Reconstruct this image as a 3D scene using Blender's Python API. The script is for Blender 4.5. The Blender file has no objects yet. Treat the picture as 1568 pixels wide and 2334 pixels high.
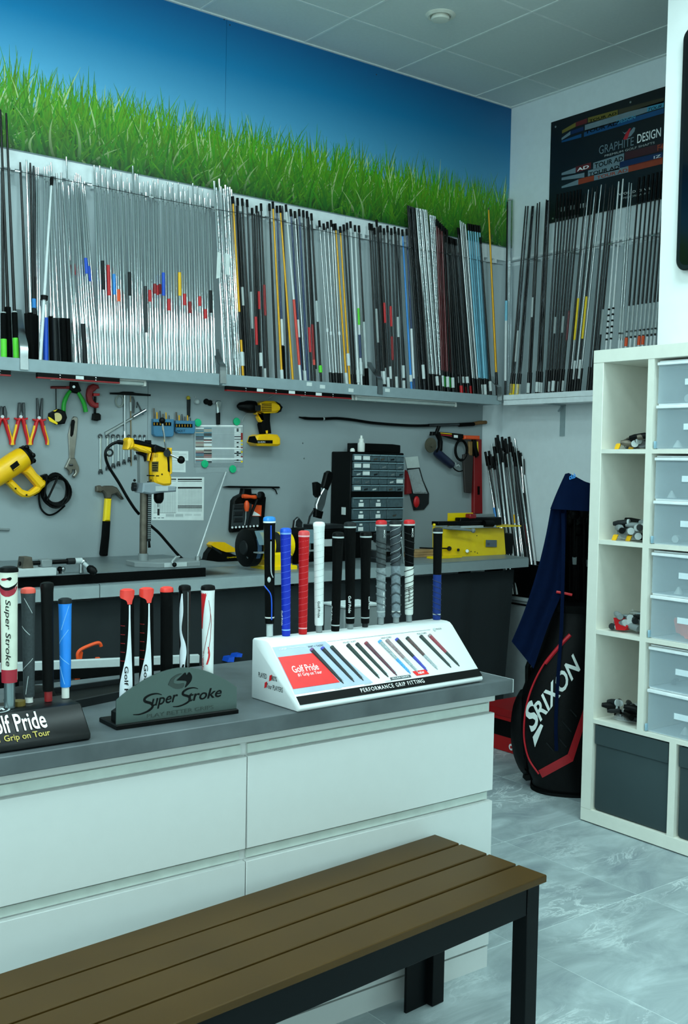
import bpy, bmesh, math, random
from mathutils import Vector, Matrix

random.seed(7)
S = bpy.context.scene
COL = S.collection
PI = math.pi

# ---------------------------------------------------------------- camera
IMG_W, IMG_H, FOC = 1568, 2334, 2443.1
YAW, PITCH, ROLL = math.radians(52.36), math.radians(2.489), math.radians(1.109)
CAM = Vector((0, 0, 1.39))
FW = Vector((math.cos(YAW)*math.cos(PITCH), math.sin(YAW)*math.cos(PITCH), -math.sin(PITCH)))
_r = Vector((math.sin(YAW), -math.cos(YAW), 0)); _u = _r.cross(FW)
RT = _r*math.cos(ROLL) + _u*math.sin(ROLL)
UP = -_r*math.sin(ROLL) + _u*math.cos(ROLL)
cam = bpy.data.objects.new('camera', bpy.data.cameras.new('camera'))
COL.objects.link(cam)
m = Matrix((RT, UP, -FW)).transposed().to_4x4(); m.translation = CAM
cam.matrix_world = m
cam.data.sensor_fit = 'VERTICAL'; cam.data.sensor_height = 36.0
cam.data.lens = 36.0*FOC/IMG_H
cam.data.clip_start = .05
S.camera = cam

# ---------------------------------------------------------------- world, lamps, exposure
S.view_settings.view_transform = 'Standard'; S.view_settings.look = 'None'
S.view_settings.gamma = 1; S.view_settings.use_curve_mapping = False
S.view_settings.exposure = -.20
w = bpy.data.worlds.new('world'); S.world = w; w.use_nodes = True
w.node_tree.nodes['Background'].inputs[0].default_value = (.50, .80, .84, 1)
w.node_tree.nodes['Background'].inputs[1].default_value = .25

def area(name, loc, size, power, target=None, col=(.715, 1, 1), size_y=None):
    d = bpy.data.lights.new(name, 'AREA'); d.energy = power; d.color = col
    d.shape = 'RECTANGLE'; d.size = size; d.size_y = size_y or size
    o = bpy.data.objects.new(name, d); COL.objects.link(o); o.location = loc
    if target is not None:
        o.rotation_euler = (Vector(target)-Vector(loc)).to_track_quat('-Z', 'Y').to_euler()
    return o
# LED ceiling panels over the front part of the shop
for i, (x, y, p) in enumerate([(2.95, 1.9, 34), (1.2, 2.4, 32), (-.4, 2.4, 36), (1.2, .6, 15), (2.9, .1, 22), (-.9, .4, 28), (.6, -1.6, 18), (2.6, -1.9, 20), (-1.2, -2.2, 20)]):
    area('ceiling_led_lamp', (x, y, 3.495), .58, p)
# added soft fill from the left side and behind the camera, no windows built
area('left_fill_light', (-3.1, .2, 2.45), 4.6, 125, (3, 1.0, 2.0), (.735, 1, 1.01), 1.8)
area('front_fill_light', (-.5, -4.6, 1.9), 4.5, 40, (.6, 0, 1.9), (.75, 1, 1), 2.4)

# ---------------------------------------------------------------- geometry helpers
def ray(px, py):
    return FW + RT*((px-IMG_W/2)/FOC) - UP*((py-IMG_H/2)/FOC)
def W(px, py, Y):            # where a sight line meets the plane y = Y
    d = ray(px, py); return CAM + d*(Y/d.y)
def WX(px, py, X):
    d = ray(px, py); return CAM + d*(X/d.x)
def WZ(px, py, Z):
    d = ray(px, py); return CAM + d*((Z-CAM.z)/d.z)

def srgb(h):
    if not isinstance(h, str): return h
    h = h.lstrip('#'); o = []
    for i in (0, 2, 4):
        c = int(h[i:i+2], 16)/255
        o.append(c/12.92 if c <= .04045 else ((c+.055)/1.055)**2.4)
    return tuple(o)

MATS = {}
def M(name, col, rough=.5, metal=0., var=.06, scale=25, bump=0., bscale=None, spec=.5, coat=0., trans=0., alpha=1., emit=0., aniso=None, island=0.):
    if name in MATS: return MATS[name]
    c = srgb(col)
    mt = bpy.data.materials.new(name); mt.use_nodes = True
    nt = mt.node_tree; b = nt.nodes['Principled BSDF']
    b.inputs['Roughness'].default_value = rough; b.inputs['Metallic'].default_value = metal
    b.inputs['Specular IOR Level'].default_value = spec
    b.inputs['Coat Weight'].default_value = coat
    b.inputs['Transmission Weight'].default_value = trans
    b.inputs['Alpha'].default_value = alpha
    tc = nt.nodes.new('ShaderNodeTexCoord')
    n = nt.nodes.new('ShaderNodeTexNoise'); n.inputs['Scale'].default_value = scale; n.inputs['Detail'].default_value = 4
    nt.links.new(tc.outputs['Object'], n.inputs['Vector'])
    r = nt.nodes.new('ShaderNodeValToRGB')
    r.color_ramp.elements[0].position = .3; r.color_ramp.elements[1].position = .7
    r.color_ramp.elements[0].color = (*[x*(1-var) for x in c], 1)
    r.color_ramp.elements[1].color = (*[min(1, x*(1+var)) for x in c], 1)
    nt.links.new(n.outputs['Fac'], r.inputs['Fac'])
    nt.links.new(r.outputs['Color'], b.inputs['Base Color'])
    if bump:
        n2 = nt.nodes.new('ShaderNodeTexNoise'); n2.inputs['Scale'].default_value = bscale or scale*6
        nt.links.new(tc.outputs['Object'], n2.inputs['Vector'])
        bp = nt.nodes.new('ShaderNodeBump'); bp.inputs['Strength'].default_value = bump; bp.inputs['Distance'].default_value = .004
        nt.links.new(n2.outputs['Fac'], bp.inputs['Height']); nt.links.new(bp.outputs['Normal'], b.inputs['Normal'])
    MATS[name] = mt
    return mt

class MB:
    def __init__(s): s.v = []; s.f = []
    def add(s, vs, fs):
        k = len(s.v); s.v += [Vector(v) for v in vs]; s.f += [tuple(i+k for i in f) for f in fs]; return s
    def box(s, a, b):
        x0, x1 = sorted((a[0], b[0])); y0, y1 = sorted((a[1], b[1])); z0, z1 = sorted((a[2], b[2]))
        return s.add([(x0,y0,z0),(x1,y0,z0),(x1,y1,z0),(x0,y1,z0),(x0,y0,z1),(x1,y0,z1),(x1,y1,z1),(x0,y1,z1)],
                     [(0,3,2,1),(4,5,6,7),(0,1,5,4),(1,2,6,5),(2,3,7,6),(3,0,4,7)])
    def obox(s, c, ax, ay, az):      # oriented box, half-axes
        c = Vector(c); ax, ay, az = Vector(ax), Vector(ay), Vector(az)
        if ax.cross(ay).dot(az) < 0: ay = -ay
        vs = [c+ax*i+ay*j+az*k for k in (-1, 1) for i, j in ((-1,-1),(1,-1),(1,1),(-1,1))]
        return s.add(vs, [(0,3,2,1),(4,5,6,7),(0,1,5,4),(1,2,6,5),(2,3,7,6),(3,0,4,7)])
    def lathe(s, o, axis, prof, n=14, ex=None, sx=1., caps=True):   # prof: (r, t) along axis
        o = Vector(o); axis = Vector(axis).normalized()
        a = Vector(ex).normalized() if ex is not None else axis.orthogonal().normalized()
        a = (a-axis*a.dot(axis)).normalized(); b = axis.cross(a)
        vs = []
        for r, t in prof:
            for k in range(n):
                th = 2*PI*k/n; vs.append(o+axis*t+a*(r*math.cos(th))+b*(r*sx*math.sin(th)))
        fs = []
        for i in range(len(prof)-1):
            for k in range(n):
                k2 = (k+1) % n; fs.append((i*n+k, i*n+k2, (i+1)*n+k2, (i+1)*n+k))
        if caps:
            fs.append(tuple(reversed(range(n)))); fs.append(tuple(range((len(prof)-1)*n, len(prof)*n)))
        return s.add(vs, fs)
    def cyl(s, p0, p1, r0, r1=None, n=12):
        p0, p1 = Vector(p0), Vector(p1); d = p1-p0
        return s.lathe(p0, d, [(r0, 0), (r0 if r1 is None else r1, d.length)], n)
    def rod(s, p0, p1, prof, n=12, **k):   # prof: (r, fraction)
        p0, p1 = Vector(p0), Vector(p1); d = p1-p0
        return s.lathe(p0, d, [(r, t*d.length) for r, t in prof], n, **k)
    def tube(s, pts, r, n=7, closed=False):
        pts = [Vector(p) for p in pts]; N = len(pts)
        rs = r if isinstance(r, (list, tuple)) else [r]*N
        vs = []; a = None
        for i, p in enumerate(pts):
            if closed: t = pts[(i+1) % N]-pts[i-1]
            else: t = pts[min(i+1, N-1)]-pts[max(i-1, 0)]
            t = t.normalized() if t.length > 1e-9 else Vector((0, 0, 1))
            if a is None: a = t.orthogonal().normalized()
            a = (a-t*a.dot(t)); a = a.normalized() if a.length > 1e-6 else t.orthogonal().normalized()
            b = t.cross(a)
            for k in range(n):
                th = 2*PI*k/n; vs.append(p+(a*math.cos(th)+b*math.sin(th))*rs[i])
        fs = []
        for i in range(N if closed else N-1):
            j = (i+1) % N
            for k in range(n):
                k2 = (k+1) % n; fs.append((i*n+k, i*n+k2, j*n+k2, j*n+k))
        if not closed: fs += [tuple(reversed(range(n))), tuple(range((N-1)*n, N*n))]
        return s.add(vs, fs)
    def prism(s, pts, d, ch=0.):     # polygon swept along d; far end chamfered by ch
        pts = [Vector(p) for p in pts]; d = Vector(d); nrm = d.normalized(); N = len(pts)
        area = Vector((0, 0, 0))
        for i in range(N): area += pts[i].cross(pts[(i+1) % N])
        if area.dot(d) < 0: pts.reverse()
        rings = [pts]
        if ch > 0:
            ins = []
            for i in range(N):
                e0 = (pts[i]-pts[i-1]).normalized(); e1 = (pts[(i+1) % N]-pts[i]).normalized()
                n0, n1 = nrm.cross(e0), nrm.cross(e1); b = n0+n1
                b = b.normalized() if b.length > 1e-6 else n0
                ins.append(pts[i]+b*(ch/max(.45, b.dot(n0))))
            rings += [[p+d-nrm*ch for p in pts], [p+d for p in ins]]
        else: rings += [[p+d for p in pts]]
        vs = [p for r in rings for p in r]; fs = [tuple(reversed(range(N)))]
        for q in range(len(rings)-1):
            for i in range(N):
                j = (i+1) % N; fs.append((q*N+i, q*N+j, (q+1)*N+j, (q+1)*N+i))
        fs.append(tuple(range((len(rings)-1)*N, len(rings)*N)))
        return s.add(vs, fs)
    def ball(s, c, r, n=12, sc=(1, 1, 1)):
        c = Vector(c); vs = [c+Vector((0, 0, -r*sc[2]))]; m_ = max(4, n//2); fs = []
        for i in range(1, m_):
            ph = -PI/2+PI*i/m_
            for k in range(n):
                th = 2*PI*k/n
                vs.append(c+Vector((r*sc[0]*math.cos(ph)*math.cos(th), r*sc[1]*math.cos(ph)*math.sin(th), r*sc[2]*math.sin(ph))))
        vs.append(c+Vector((0, 0, r*sc[2]))); L = len(vs)-1
        for k in range(n):
            k2 = (k+1) % n; fs.append((0, 1+k2, 1+k)); fs.append((L, L-n+k, L-n+k2))
            for i in range(m_-2): fs.append((1+i*n+k, 1+i*n+k2, 1+(i+1)*n+k2, 1+(i+1)*n+k))
        return s.add(vs, fs)
    def grid(s, rows):               # rows of points -> quad sheet
        n = len(rows[0]); vs = [p for r in rows for p in r]
        return s.add(vs, [(i*n+k, i*n+k+1, (i+1)*n+k+1, (i+1)*n+k) for i in range(len(rows)-1) for k in range(n-1)])
    def mesh(s, name, mat, off=Vector((0, 0, 0)), bevel=0., smooth=40, seg=1):
        me = bpy.data.meshes.new(name)
        me.from_pydata([v-off for v in s.v], [], s.f); me.update()
        if bevel:
            bm = bmesh.new(); bm.from_mesh(me)
            bm.normal_update()
            es = [e for e in bm.edges if len(e.link_faces) == 2 and e.calc_face_angle(0) > .6]
            bmesh.ops.bevel(bm, geom=es, offset=bevel, segments=seg, affect='EDGES', profile=.5)
            bm.to_mesh(me); bm.free()
        if smooth:
            me.polygons.foreach_set('use_smooth', [True]*len(me.polygons))
            me.set_sharp_from_angle(angle=math.radians(smooth))
        if mat: me.materials.append(mat)
        return me
    def build(s, name, mat, parent=None, bevel=0., smooth=40, label=None, kind=None, seg=1):
        if parent is None:
            xs = [v.x for v in s.v]; ys = [v.y for v in s.v]
            off = Vector(((min(xs)+max(xs))/2, (min(ys)+max(ys))/2, min(v.z for v in s.v)))
        else: off = OFF[parent.name]
        o = bpy.data.objects.new(name, s.mesh(name, mat, off, bevel, smooth, seg)); COL.objects.link(o)
        OFF[o.name] = off
        if parent is None: o.location = off
        else: o.parent = parent
        if label: o['label'] = label
        if kind: o['kind'] = kind
        return o
OFF = {}
def tag(o, label, cat, group=None, kind=None):
    o['label'] = label; o['category'] = cat
    if group: o['group'] = group
    if kind: o['kind'] = kind
    return o
def thing(name, label, cat, loc, group=None, kind=None):
    o = bpy.data.objects.new(name, None); COL.objects.link(o); o.empty_display_size = .05
    o.location = Vector(loc); OFF[o.name] = Vector(loc)
    return tag(o, label, cat, group, kind)
def mid(*ps):
    r = Vector((0, 0, 0))
    for p in ps: r += Vector(p)
    return r/len(ps)

def text_mesh(body, bold=0., shear=0., space=1.):
    c = bpy.data.curves.new('lettering', 'FONT'); c.body = body; c.size = 1; c.offset = bold; c.shear = shear
    c.space_character = space; c.resolution_u = 3
    o = bpy.data.objects.new('lettering', c); COL.objects.link(o)
    dg = bpy.context.evaluated_depsgraph_get(); dg.update()
    me = bpy.data.meshes.new_from_object(o.evaluated_get(dg))
    vs = [v.co.copy() for v in me.vertices]; fs = [tuple(p.vertices) for p in me.polygons]
    bpy.data.objects.remove(o); bpy.data.curves.remove(c); bpy.data.meshes.remove(me)
    x0 = min(v.x for v in vs); x1 = max(v.x for v in vs)
    y0 = min(v.y for v in vs); y1 = max(v.y for v in vs)
    return vs, fs, (x0, x1, y0, y1)
def text(body, o, ux, uy, mat, parent, name='lettering', bold=0., shear=0., space=1., lift=.0006):
    """flat lettering filling the box from o along ux (width) and uy (height)"""
    vs, fs, (x0, x1, y0, y1) = text_mesh(body, bold, shear, space)
    o, ux, uy = Vector(o), Vector(ux), Vector(uy); nr = ux.cross(uy).normalized()*lift
    mb = MB().add([o+ux*((v.x-x0)/(x1-x0))+uy*((v.y-y0)/(y1-y0))+nr for v in vs], fs)
    return mb.build(name, mat, parent, smooth=0)
def text_on_rod(body, p0, p1, rad, face, mat, parent, width, bold=0., name='lettering', shear=0., turn=0.):
    """lettering running from p0 to p1 wrapped on a round rod, facing direction `face`"""
    vs, fs, (x0, x1, y0, y1) = text_mesh(body, bold, shear)
    p0, p1 = Vector(p0), Vector(p1); ax = (p1-p0).normalized()
    f = Vector(face); f = (f-ax*f.dot(ax)).normalized(); f = Matrix.Rotation(-turn, 3, ax) @ f
    sd = f.cross(ax)         # upward of the letters when reading along ax
    out = []
    for v in vs:
        t = (v.x-x0)/(x1-x0); a = ((v.y-y0)/(y1-y0)-.5)*width/rad
        out.append(p0+(p1-p0)*t+(f*math.cos(a)+sd*math.sin(a))*(rad+.0006))
    return MB().add(out, fs).build(name, mat, parent, smooth=0)

ORD = 'zeroth first second third fourth fifth sixth seventh eighth ninth tenth eleventh twelfth thirteenth fourteenth fifteenth sixteenth seventeenth eighteenth nineteenth twentieth'.split()
def ordw(n):
    return ORD[n] if n <= 20 else {2: 'twenty-', 3: 'thirty-', 4: 'forty-', 5: 'fifty-'}[n//10]+ORD[n % 10] if n % 10 else {3: 'thirtieth', 4: 'fortieth', 5: 'fiftieth'}[n//10]

XR, YB, ZC = 4.66, 4.51, 3.51      # right wall, back wall, ceiling

# ---------------------------------------------------------------- shared materials
m_white = M('white_lacquer', '#e6e6e0', .35, var=.015)
m_cream = M('offwhite_foil', '#e9e8dc', .4, var=.02)
m_black = M('black_plastic', '#020303', .45, spec=.14)
m_rubber = M('black_rubber', '#030404', .8, bump=.15, bscale=300, spec=.10)
m_dkgrey = M('dark_grey_plastic', '#171b1d', .5, spec=.25)
m_grey = M('grey_plastic', '#7d8586', .5)
m_lgrey = M('light_grey_plastic', '#b4bcbc', .45)
m_yellow = M('tool_yellow', '#ffbe00', .38)
m_lemon = M('bright_yellow_paint', '#ffd200', .35)
m_red = M('red_plastic', '#c8141c', .4)
m_dkred = M('dark_red_paint', '#8e0f14', .45)
m_orange = M('orange_plastic', '#f0521a', .45)
m_green = M('green_plastic', '#19a02c', .4)
m_mint = M('mint_green_magnet', '#0fb87c', .4)
m_blue = M('blue_plastic', '#1250c8', .45)
m_navy = M('navy_cloth', '#03112e', .9, spec=.08, bump=.2, bscale=400)
m_steel = M('brushed_steel', '#b9bdbe', .28, 1.)
m_chrome = M('chrome', '#dfe3e4', .12, 1.)
m_dksteel = M('dark_steel', '#55585a', .38, 1.)
m_iron = M('old_iron', '#6a6258', .5, .8, var=.3)
m_paper = M('printed_paper', '#e2e8e6', .7)
m_ink = M('black_ink', '#060808', .6, spec=.15)
m_ginkl = M('grey_ink', '#7f898c', .6)
m_whiteink = M('white_ink', '#f2f5f4', .5)
m_wood = M('pale_wood', '#a8855a', .6, var=.2)
m_shelfgrey = M('grey_shelf_board', '#96a6ab', .45)
m_clear = M('clear_film', '#e8eef0', .08, trans=.95, spec=.6)
# ================================================================ STRUCTURE
def stone_mat():
    mt = bpy.data.materials.new('marbled_porcelain'); mt.use_nodes = True; nt = mt.node_tree; L = nt.links.new
    b = nt.nodes['Principled BSDF']; b.inputs['Roughness'].default_value = .42; b.inputs['Specular IOR Level'].default_value = .5
    tc = nt.nodes.new('ShaderNodeTexCoord'); oi = nt.nodes.new('ShaderNodeObjectInfo')
    mu = nt.nodes.new('ShaderNodeVectorMath'); mu.operation = 'SCALE'; mu.inputs[0].default_value = (37, 91, 53)
    L(oi.outputs['Random'], mu.inputs['Scale'])
    ad = nt.nodes.new('ShaderNodeVectorMath'); L(tc.outputs['Object'], ad.inputs[0]); L(mu.outputs[0], ad.inputs[1])
    mp = nt.nodes.new('ShaderNodeMapping'); mp.inputs['Scale'].default_value = (1.0, 2.2, 1); mp.inputs['Rotation'].default_value = (0, 0, -.5)
    L(ad.outputs[0], mp.inputs[0])
    n1 = nt.nodes.new('ShaderNodeTexNoise'); n1.inputs['Scale'].default_value = 3.2; n1.inputs['Detail'].default_value = 9; n1.inputs['Roughness'].default_value = .62; n1.inputs['Distortion'].default_value = 1.1
    L(mp.outputs[0], n1.inputs['Vector'])
    r1 = nt.nodes.new('ShaderNodeValToRGB'); e = r1.color_ramp.elements
    e[0].position = .30; e[0].color = (*srgb('#87939a'), 1); e[1].position = .72; e[1].color = (*srgb('#bbc8cb'), 1)
    k = e.new(.5); k.color = (*srgb('#a1aeb1'), 1)
    L(n1.outputs['Fac'], r1.inputs['Fac'])
    n2 = nt.nodes.new('ShaderNodeTexNoise'); n2.inputs['Scale'].default_value = 5; n2.inputs['Detail'].default_value = 9; n2.inputs['Distortion'].default_value = 1.2; n2.inputs['Roughness'].default_value = .68
    L(mp.outputs[0], n2.inputs['Vector'])
    r2 = nt.nodes.new('ShaderNodeValToRGB'); e = r2.color_ramp.elements
    e[0].position = .455; e[0].color = (0, 0, 0, 1); e[1].position = .53; e[1].color = (0, 0, 0, 1); e.new(.5).color = (1, 1, 1, 1)
    L(n2.outputs['Fac'], r2.inputs['Fac'])
    n3 = nt.nodes.new('ShaderNodeTexNoise'); n3.inputs['Scale'].default_value = 2; L(mp.outputs[0], n3.inputs['Vector'])
    r3 = nt.nodes.new('ShaderNodeValToRGB'); r3.color_ramp.elements[0].position = .5; r3.color_ramp.elements[1].position = .66
    L(n3.outputs['Fac'], r3.inputs['Fac'])
    ml = nt.nodes.new('ShaderNodeMath'); ml.operation = 'MULTIPLY'; L(r2.outputs['Color'], ml.inputs[0]); L(r3.outputs['Color'], ml.inputs[1])
    mx = nt.nodes.new('ShaderNodeMix'); mx.data_type = 'RGBA'; L(ml.outputs[0], mx.inputs[0]); L(r1.outputs['Color'], mx.inputs[6]); mx.inputs[7].default_value = (*srgb('#d6e0e1'), 1)
    L(mx.outputs[2], b.inputs['Base Color'])
    return mt
m_tile = stone_mat()
m_grout = M('pale_grout', '#d3dddd', .8)
floor = MB().box((-3.2, -4.8, -.1), (4.8, 4.6, -.0012)).build('floor', m_grout, smooth=0)
tag(floor, 'grey marbled porcelain tile floor with pale joints', 'floor', kind='structure')
tme = MB().box((.0012, .0012, -.004), (.5988, .5988, 0)).mesh('tile', m_tile, bevel=.001, smooth=0)
FO = OFF['floor']
for i in range(-5, 4):
    for j in range(-4, 5):
        x0, y0 = 2.30+.6*i, 2.14+.6*j
        if x0 < -1 or x0+.6 > XR+.05 and x0 > XR or y0+.6 > YB+.4: continue
        o = bpy.data.objects.new('tile', tme); COL.objects.link(o); o.parent = floor; o.location = Vector((x0, y0, 0))-FO
        OFF[o.name] = Vector((x0, y0, 0))

m_wall = M('wall_paint', '#e6eef1', .75, var=.02)
m_wall2 = M('partition_paint', '#f1f3f2', .7, var=.01)
wb = MB().box((-3.2, YB, 0), (XR+.1, YB+.12, ZC+.1)).build('wall_back', m_wall, smooth=0)
tag(wb, 'back wall carrying the mural, shaft rack and tool panel', 'wall', kind='structure')
wr = MB().box((XR, -4.8, 0), (XR+.12, YB, ZC+.1)).build('wall_right', m_wall, smooth=0)
tag(wr, 'pale blue-grey right wall in the far corner', 'wall', kind='structure')
wp = MB().box((3.735, -4.8, 0), (3.86, 2.746, ZC)).build('wall_partition', m_wall2, smooth=0)
tag(wp, 'bright white partition wall behind the cube shelving', 'wall', kind='structure')

for nm, a_, b_ in (('wall_left', (-3.32, -4.8, 0), (-3.2, YB, ZC+.1)), ('wall_front', (-3.2, -4.92, 0), (4.8, -4.8, ZC+.1))):
    tag(MB().box(a_, b_).build(nm, m_wall2, smooth=0), 'white side wall of the shop outside the view' if nm == 'wall_left' else 'white front wall of the shop behind the view', 'wall', kind='structure')
m_ceil = M('ceiling_tile_mineral', '#dbe2e0', .9, var=.02, scale=60, bump=.1)
m_tbar = M('ceiling_grid_white', '#e9eeec', .5)
ceil = MB().box((-3.2, -4.8, ZC+.02), (4.8, 4.65, ZC+.1)).build('ceiling', m_ceil, smooth=0)
tag(ceil, 'suspended ceiling of square white tiles', 'ceiling', kind='structure')
cme = MB().box((.006, .006, .002), (.594, .594, .018)).mesh('ceiling_tile', m_ceil, smooth=0)
CO = OFF['ceiling']
for i in range(-4, 3):
    for j in range(-4, 2):
        x0, y0 = 3.157+.6*i, 3.515+.6*j
        o = bpy.data.objects.new('ceiling_tile', cme); COL.objects.link(o); o.parent = ceil; o.location = Vector((x0, y0, ZC))-CO
for i in range(-4, 4):
    x = 3.157+.6*i; MB().box((x-.0055, 1.1, ZC-.001), (x+.0055, YB, ZC+.019)).build('grid_bar', m_tbar, ceil, smooth=0)
for j in range(-4, 2):
    y = 3.515+.6*j; MB().box((.6, y-.0045, ZC+.0003), (XR, y+.0045, ZC+.0185)).build('grid_bar', m_tbar, ceil, smooth=0)
MB().box((-3, YB-.02, ZC-.004), (XR, YB, ZC+.019)).box((XR-.02, 1, ZC-.004), (XR, YB-.02, ZC+.019)).build('edge_trim', m_tbar, ceil, smooth=0)
v = thing('ceiling_vent', 'round white air valve set in the ceiling tile', 'vent', (3.457, 3.815, ZC-.012))
MB().lathe((3.457, 3.815, ZC+.003), (0, 0, -1), [(.072, 0), (.072, .004), (.058, .012), (.05, .010), (.047, .002)], 28).build('rim', m_cream, v)
MB().lathe((3.457, 3.815, ZC-.002), (0, 0, -1), [(.040, 0), (.044, .012), (.040, .02), (.02, .023)], 28).build('disc', m_cream, v)

# grey tool panels on the back wall
m_panel = M('grey_tool_panel', '#949fa2', .5, var=.03, scale=3)
m_panel2 = M('rack_back_panel', '#c3ced2', .5, var=.03, scale=3)
XSEAM = W(336, 900, YB).x
for x0, x1 in ((-1.5, XSEAM-.001), (XSEAM+.001, W(1097, 1000, YB).x)):
    MB().box((x0, YB-.006, .80), (x1, YB, 1.757)).build('wall_panel', m_panel, wb, smooth=0)
for x0, x1 in ((-1.5, 1.74), (1.742, 2.7), (2.702, 3.65), (3.652, XR)):
    MB().box((x0, YB-.006, 1.78), (x1, YB, 2.60)).build('wall_panel', m_panel2, wb, smooth=0)
MB().box((XR-.006, 2.9, 1.80), (XR, YB-.006, 2.58)).build('wall_panel', m_panel2, wr, smooth=0)
YP = YB-.006           # surface of the tool panel
for px, py in ((444, 905), (222, 1288), (357, 1284), (690, 1010), (1090, 925), (693, 1045), (286, 1280)):
    p = W(px, py, YP); MB().lathe(p, (0, -1, 0), [(.004, 0), (.003, .002)], 8).build('panel_screw', m_steel, wb)

# ================================================================ MURAL
def sky_mat():
    mt = bpy.data.materials.new('mural_sky_print'); mt.use_nodes = True; nt = mt.node_tree; L = nt.links.new
    b = nt.nodes['Principled BSDF']; b.inputs['Roughness'].default_value = .45
    g = nt.nodes.new('ShaderNodeNewGeometry'); s = nt.nodes.new('ShaderNodeSeparateXYZ'); L(g.outputs['Position'], s.inputs[0])
    mr = nt.nodes.new('ShaderNodeMapRange'); mr.inputs['From Min'].default_value = 2.8; mr.inputs['From Max'].default_value = 3.52; L(s.outputs['Z'], mr.inputs['Value'])
    r = nt.nodes.new('ShaderNodeValToRGB'); L(mr.outputs[0], r.inputs['Fac']); e = r.color_ramp.elements
    e[0].position = 0; e[0].color = (*srgb('#8fd6fa'), 1); e[1].position = 1; e[1].color = (*srgb('#006fb0'), 1)
    e.new(.34).color = (*srgb('#62c0f0'), 1); e.new(.68).color = (*srgb('#0092d0'), 1)
    mx = nt.nodes.new('ShaderNodeMapRange'); mx.inputs['From Min'].default_value = 1.6; mx.inputs['From Max'].default_value = 4.6; mx.inputs['To Min'].default_value = 1.0; mx.inputs['To Max'].default_value = .62  # sky colour also darkens towards the right end of the wall
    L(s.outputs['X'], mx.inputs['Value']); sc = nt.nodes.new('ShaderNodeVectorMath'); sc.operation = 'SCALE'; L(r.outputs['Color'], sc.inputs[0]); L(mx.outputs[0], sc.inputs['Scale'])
    L(sc.outputs[0], b.inputs['Base Color']); return mt
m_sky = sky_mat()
MZ = 2.690
mural = thing('wall_mural', 'wide wall mural print of green grass under blue sky', 'mural', (2.7, YB-.004, MZ))
XS2 = W(513, 150, YB).x
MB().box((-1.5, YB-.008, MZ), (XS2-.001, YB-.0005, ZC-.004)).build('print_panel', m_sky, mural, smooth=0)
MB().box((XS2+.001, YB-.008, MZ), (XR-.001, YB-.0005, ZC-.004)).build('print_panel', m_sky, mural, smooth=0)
for px, py in ((524, 57), (511, 44), (858, 170), (473, 15), (1150, 440)):
    MB().lathe(W(px, py, YB-.008), (0, -1, 0), [(.004, 0), (.003, .0015)], 8).build('fixing_screw', m_dksteel, mural)
gm = bpy.data.materials.new('grass_print'); gm.use_nodes = True
at = gm.node_tree.nodes.new('ShaderNodeAttribute'); at.attribute_name = 'blade'
gm.node_tree.links.new(at.outputs['Color'], gm.node_tree.nodes['Principled BSDF'].inputs['Base Color'])
gm.node_tree.nodes['Principled BSDF'].inputs['Roughness'].default_value = .5
gv, gf, gc = [], [], []
rg = random.Random(3)
NB = 5600; SEG = 6
for i in range(NB):
    layer = i/NB                                    # 0 = far back of the printed field
    x = rg.uniform(.9, XR-.02)
    r_ = rg.random()
    if layer < .45: hgt = rg.uniform(.20, .335)+.075*(rg.random()**4)
    elif layer < .8: hgt = rg.uniform(.12, .27)
    else: hgt = rg.uniform(.05, .19)
    base = rg.uniform(-.02, .03)+.03*(1-layer)
    lean = rg.gauss(0, .032)*(1+.5*layer); bend = rg.gauss(.010, .036)
    droop = rg.random() < .10
    wd = rg.uniform(.0034, .0070)*(1 if layer < .45 else 1.15)
    yy = YB-.0083-.0022*layer
    k = len(gv)
    hue = rg.random(); br = rg.uniform(.55, 1.15)
    tipc = Vector((.055+.13*hue, .43, .008))*br if rg.random() > .07 else Vector((.55, .72, .30))
    lowc = Vector((.004, .075+.07*hue, .010))*(.15+.85*rg.random())
    prev = None
    for s_ in range(SEG+1):
        t = s_/SEG
        cx = x+lean*t+bend*t*t*1.5; cz = MZ+base+hgt*t
        if droop and t > .5: cz -= hgt*1.3*(t-.5)**2*2; cx += .11*(1 if bend > 0 else -1)*(t-.5)
        hw = wd*(1-t**2.2)+.0003
        cz = max(cz, MZ+.0005)
        cx = min(cx, XR-.008)
        gv += [(cx-hw, yy, cz), (cx+hw, yy, cz)]
        zz = (cz-MZ)/.34
        c = lowc.lerp(tipc, min(1, max(0, zz*1.25+.02+.25*(t-.5))) if layer < .8 else min(1, t*.7+.06))
        gc += [c, c*(1.0+.12*hue)]
    for s_ in range(SEG): gf.append((k+2*s_, k+2*s_+1, k+2*s_+3, k+2*s_+2))
gme = bpy.data.meshes.new('grass_print'); gme.from_pydata([Vector(v)-OFF[mural.name] for v in gv], [], gf)
ca = gme.color_attributes.new('blade', 'FLOAT_COLOR', 'POINT')
ca.data.foreach_set('color', [c for col in gc for c in (col[0], col[1], col[2], 1.)])
gme.materials.append(gm)
go = bpy.data.objects.new('grass_print', gme); COL.objects.link(go); go.parent = mural; go['kind'] = 'stuff'
MB().box((.6, YB-.0083, MZ), (XR-.004, YB-.008, MZ+.13)).build('grass_ground', M('printed_grass_shade', '#123a14', .5, var=.5, scale=40), mural, smooth=0)

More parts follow.
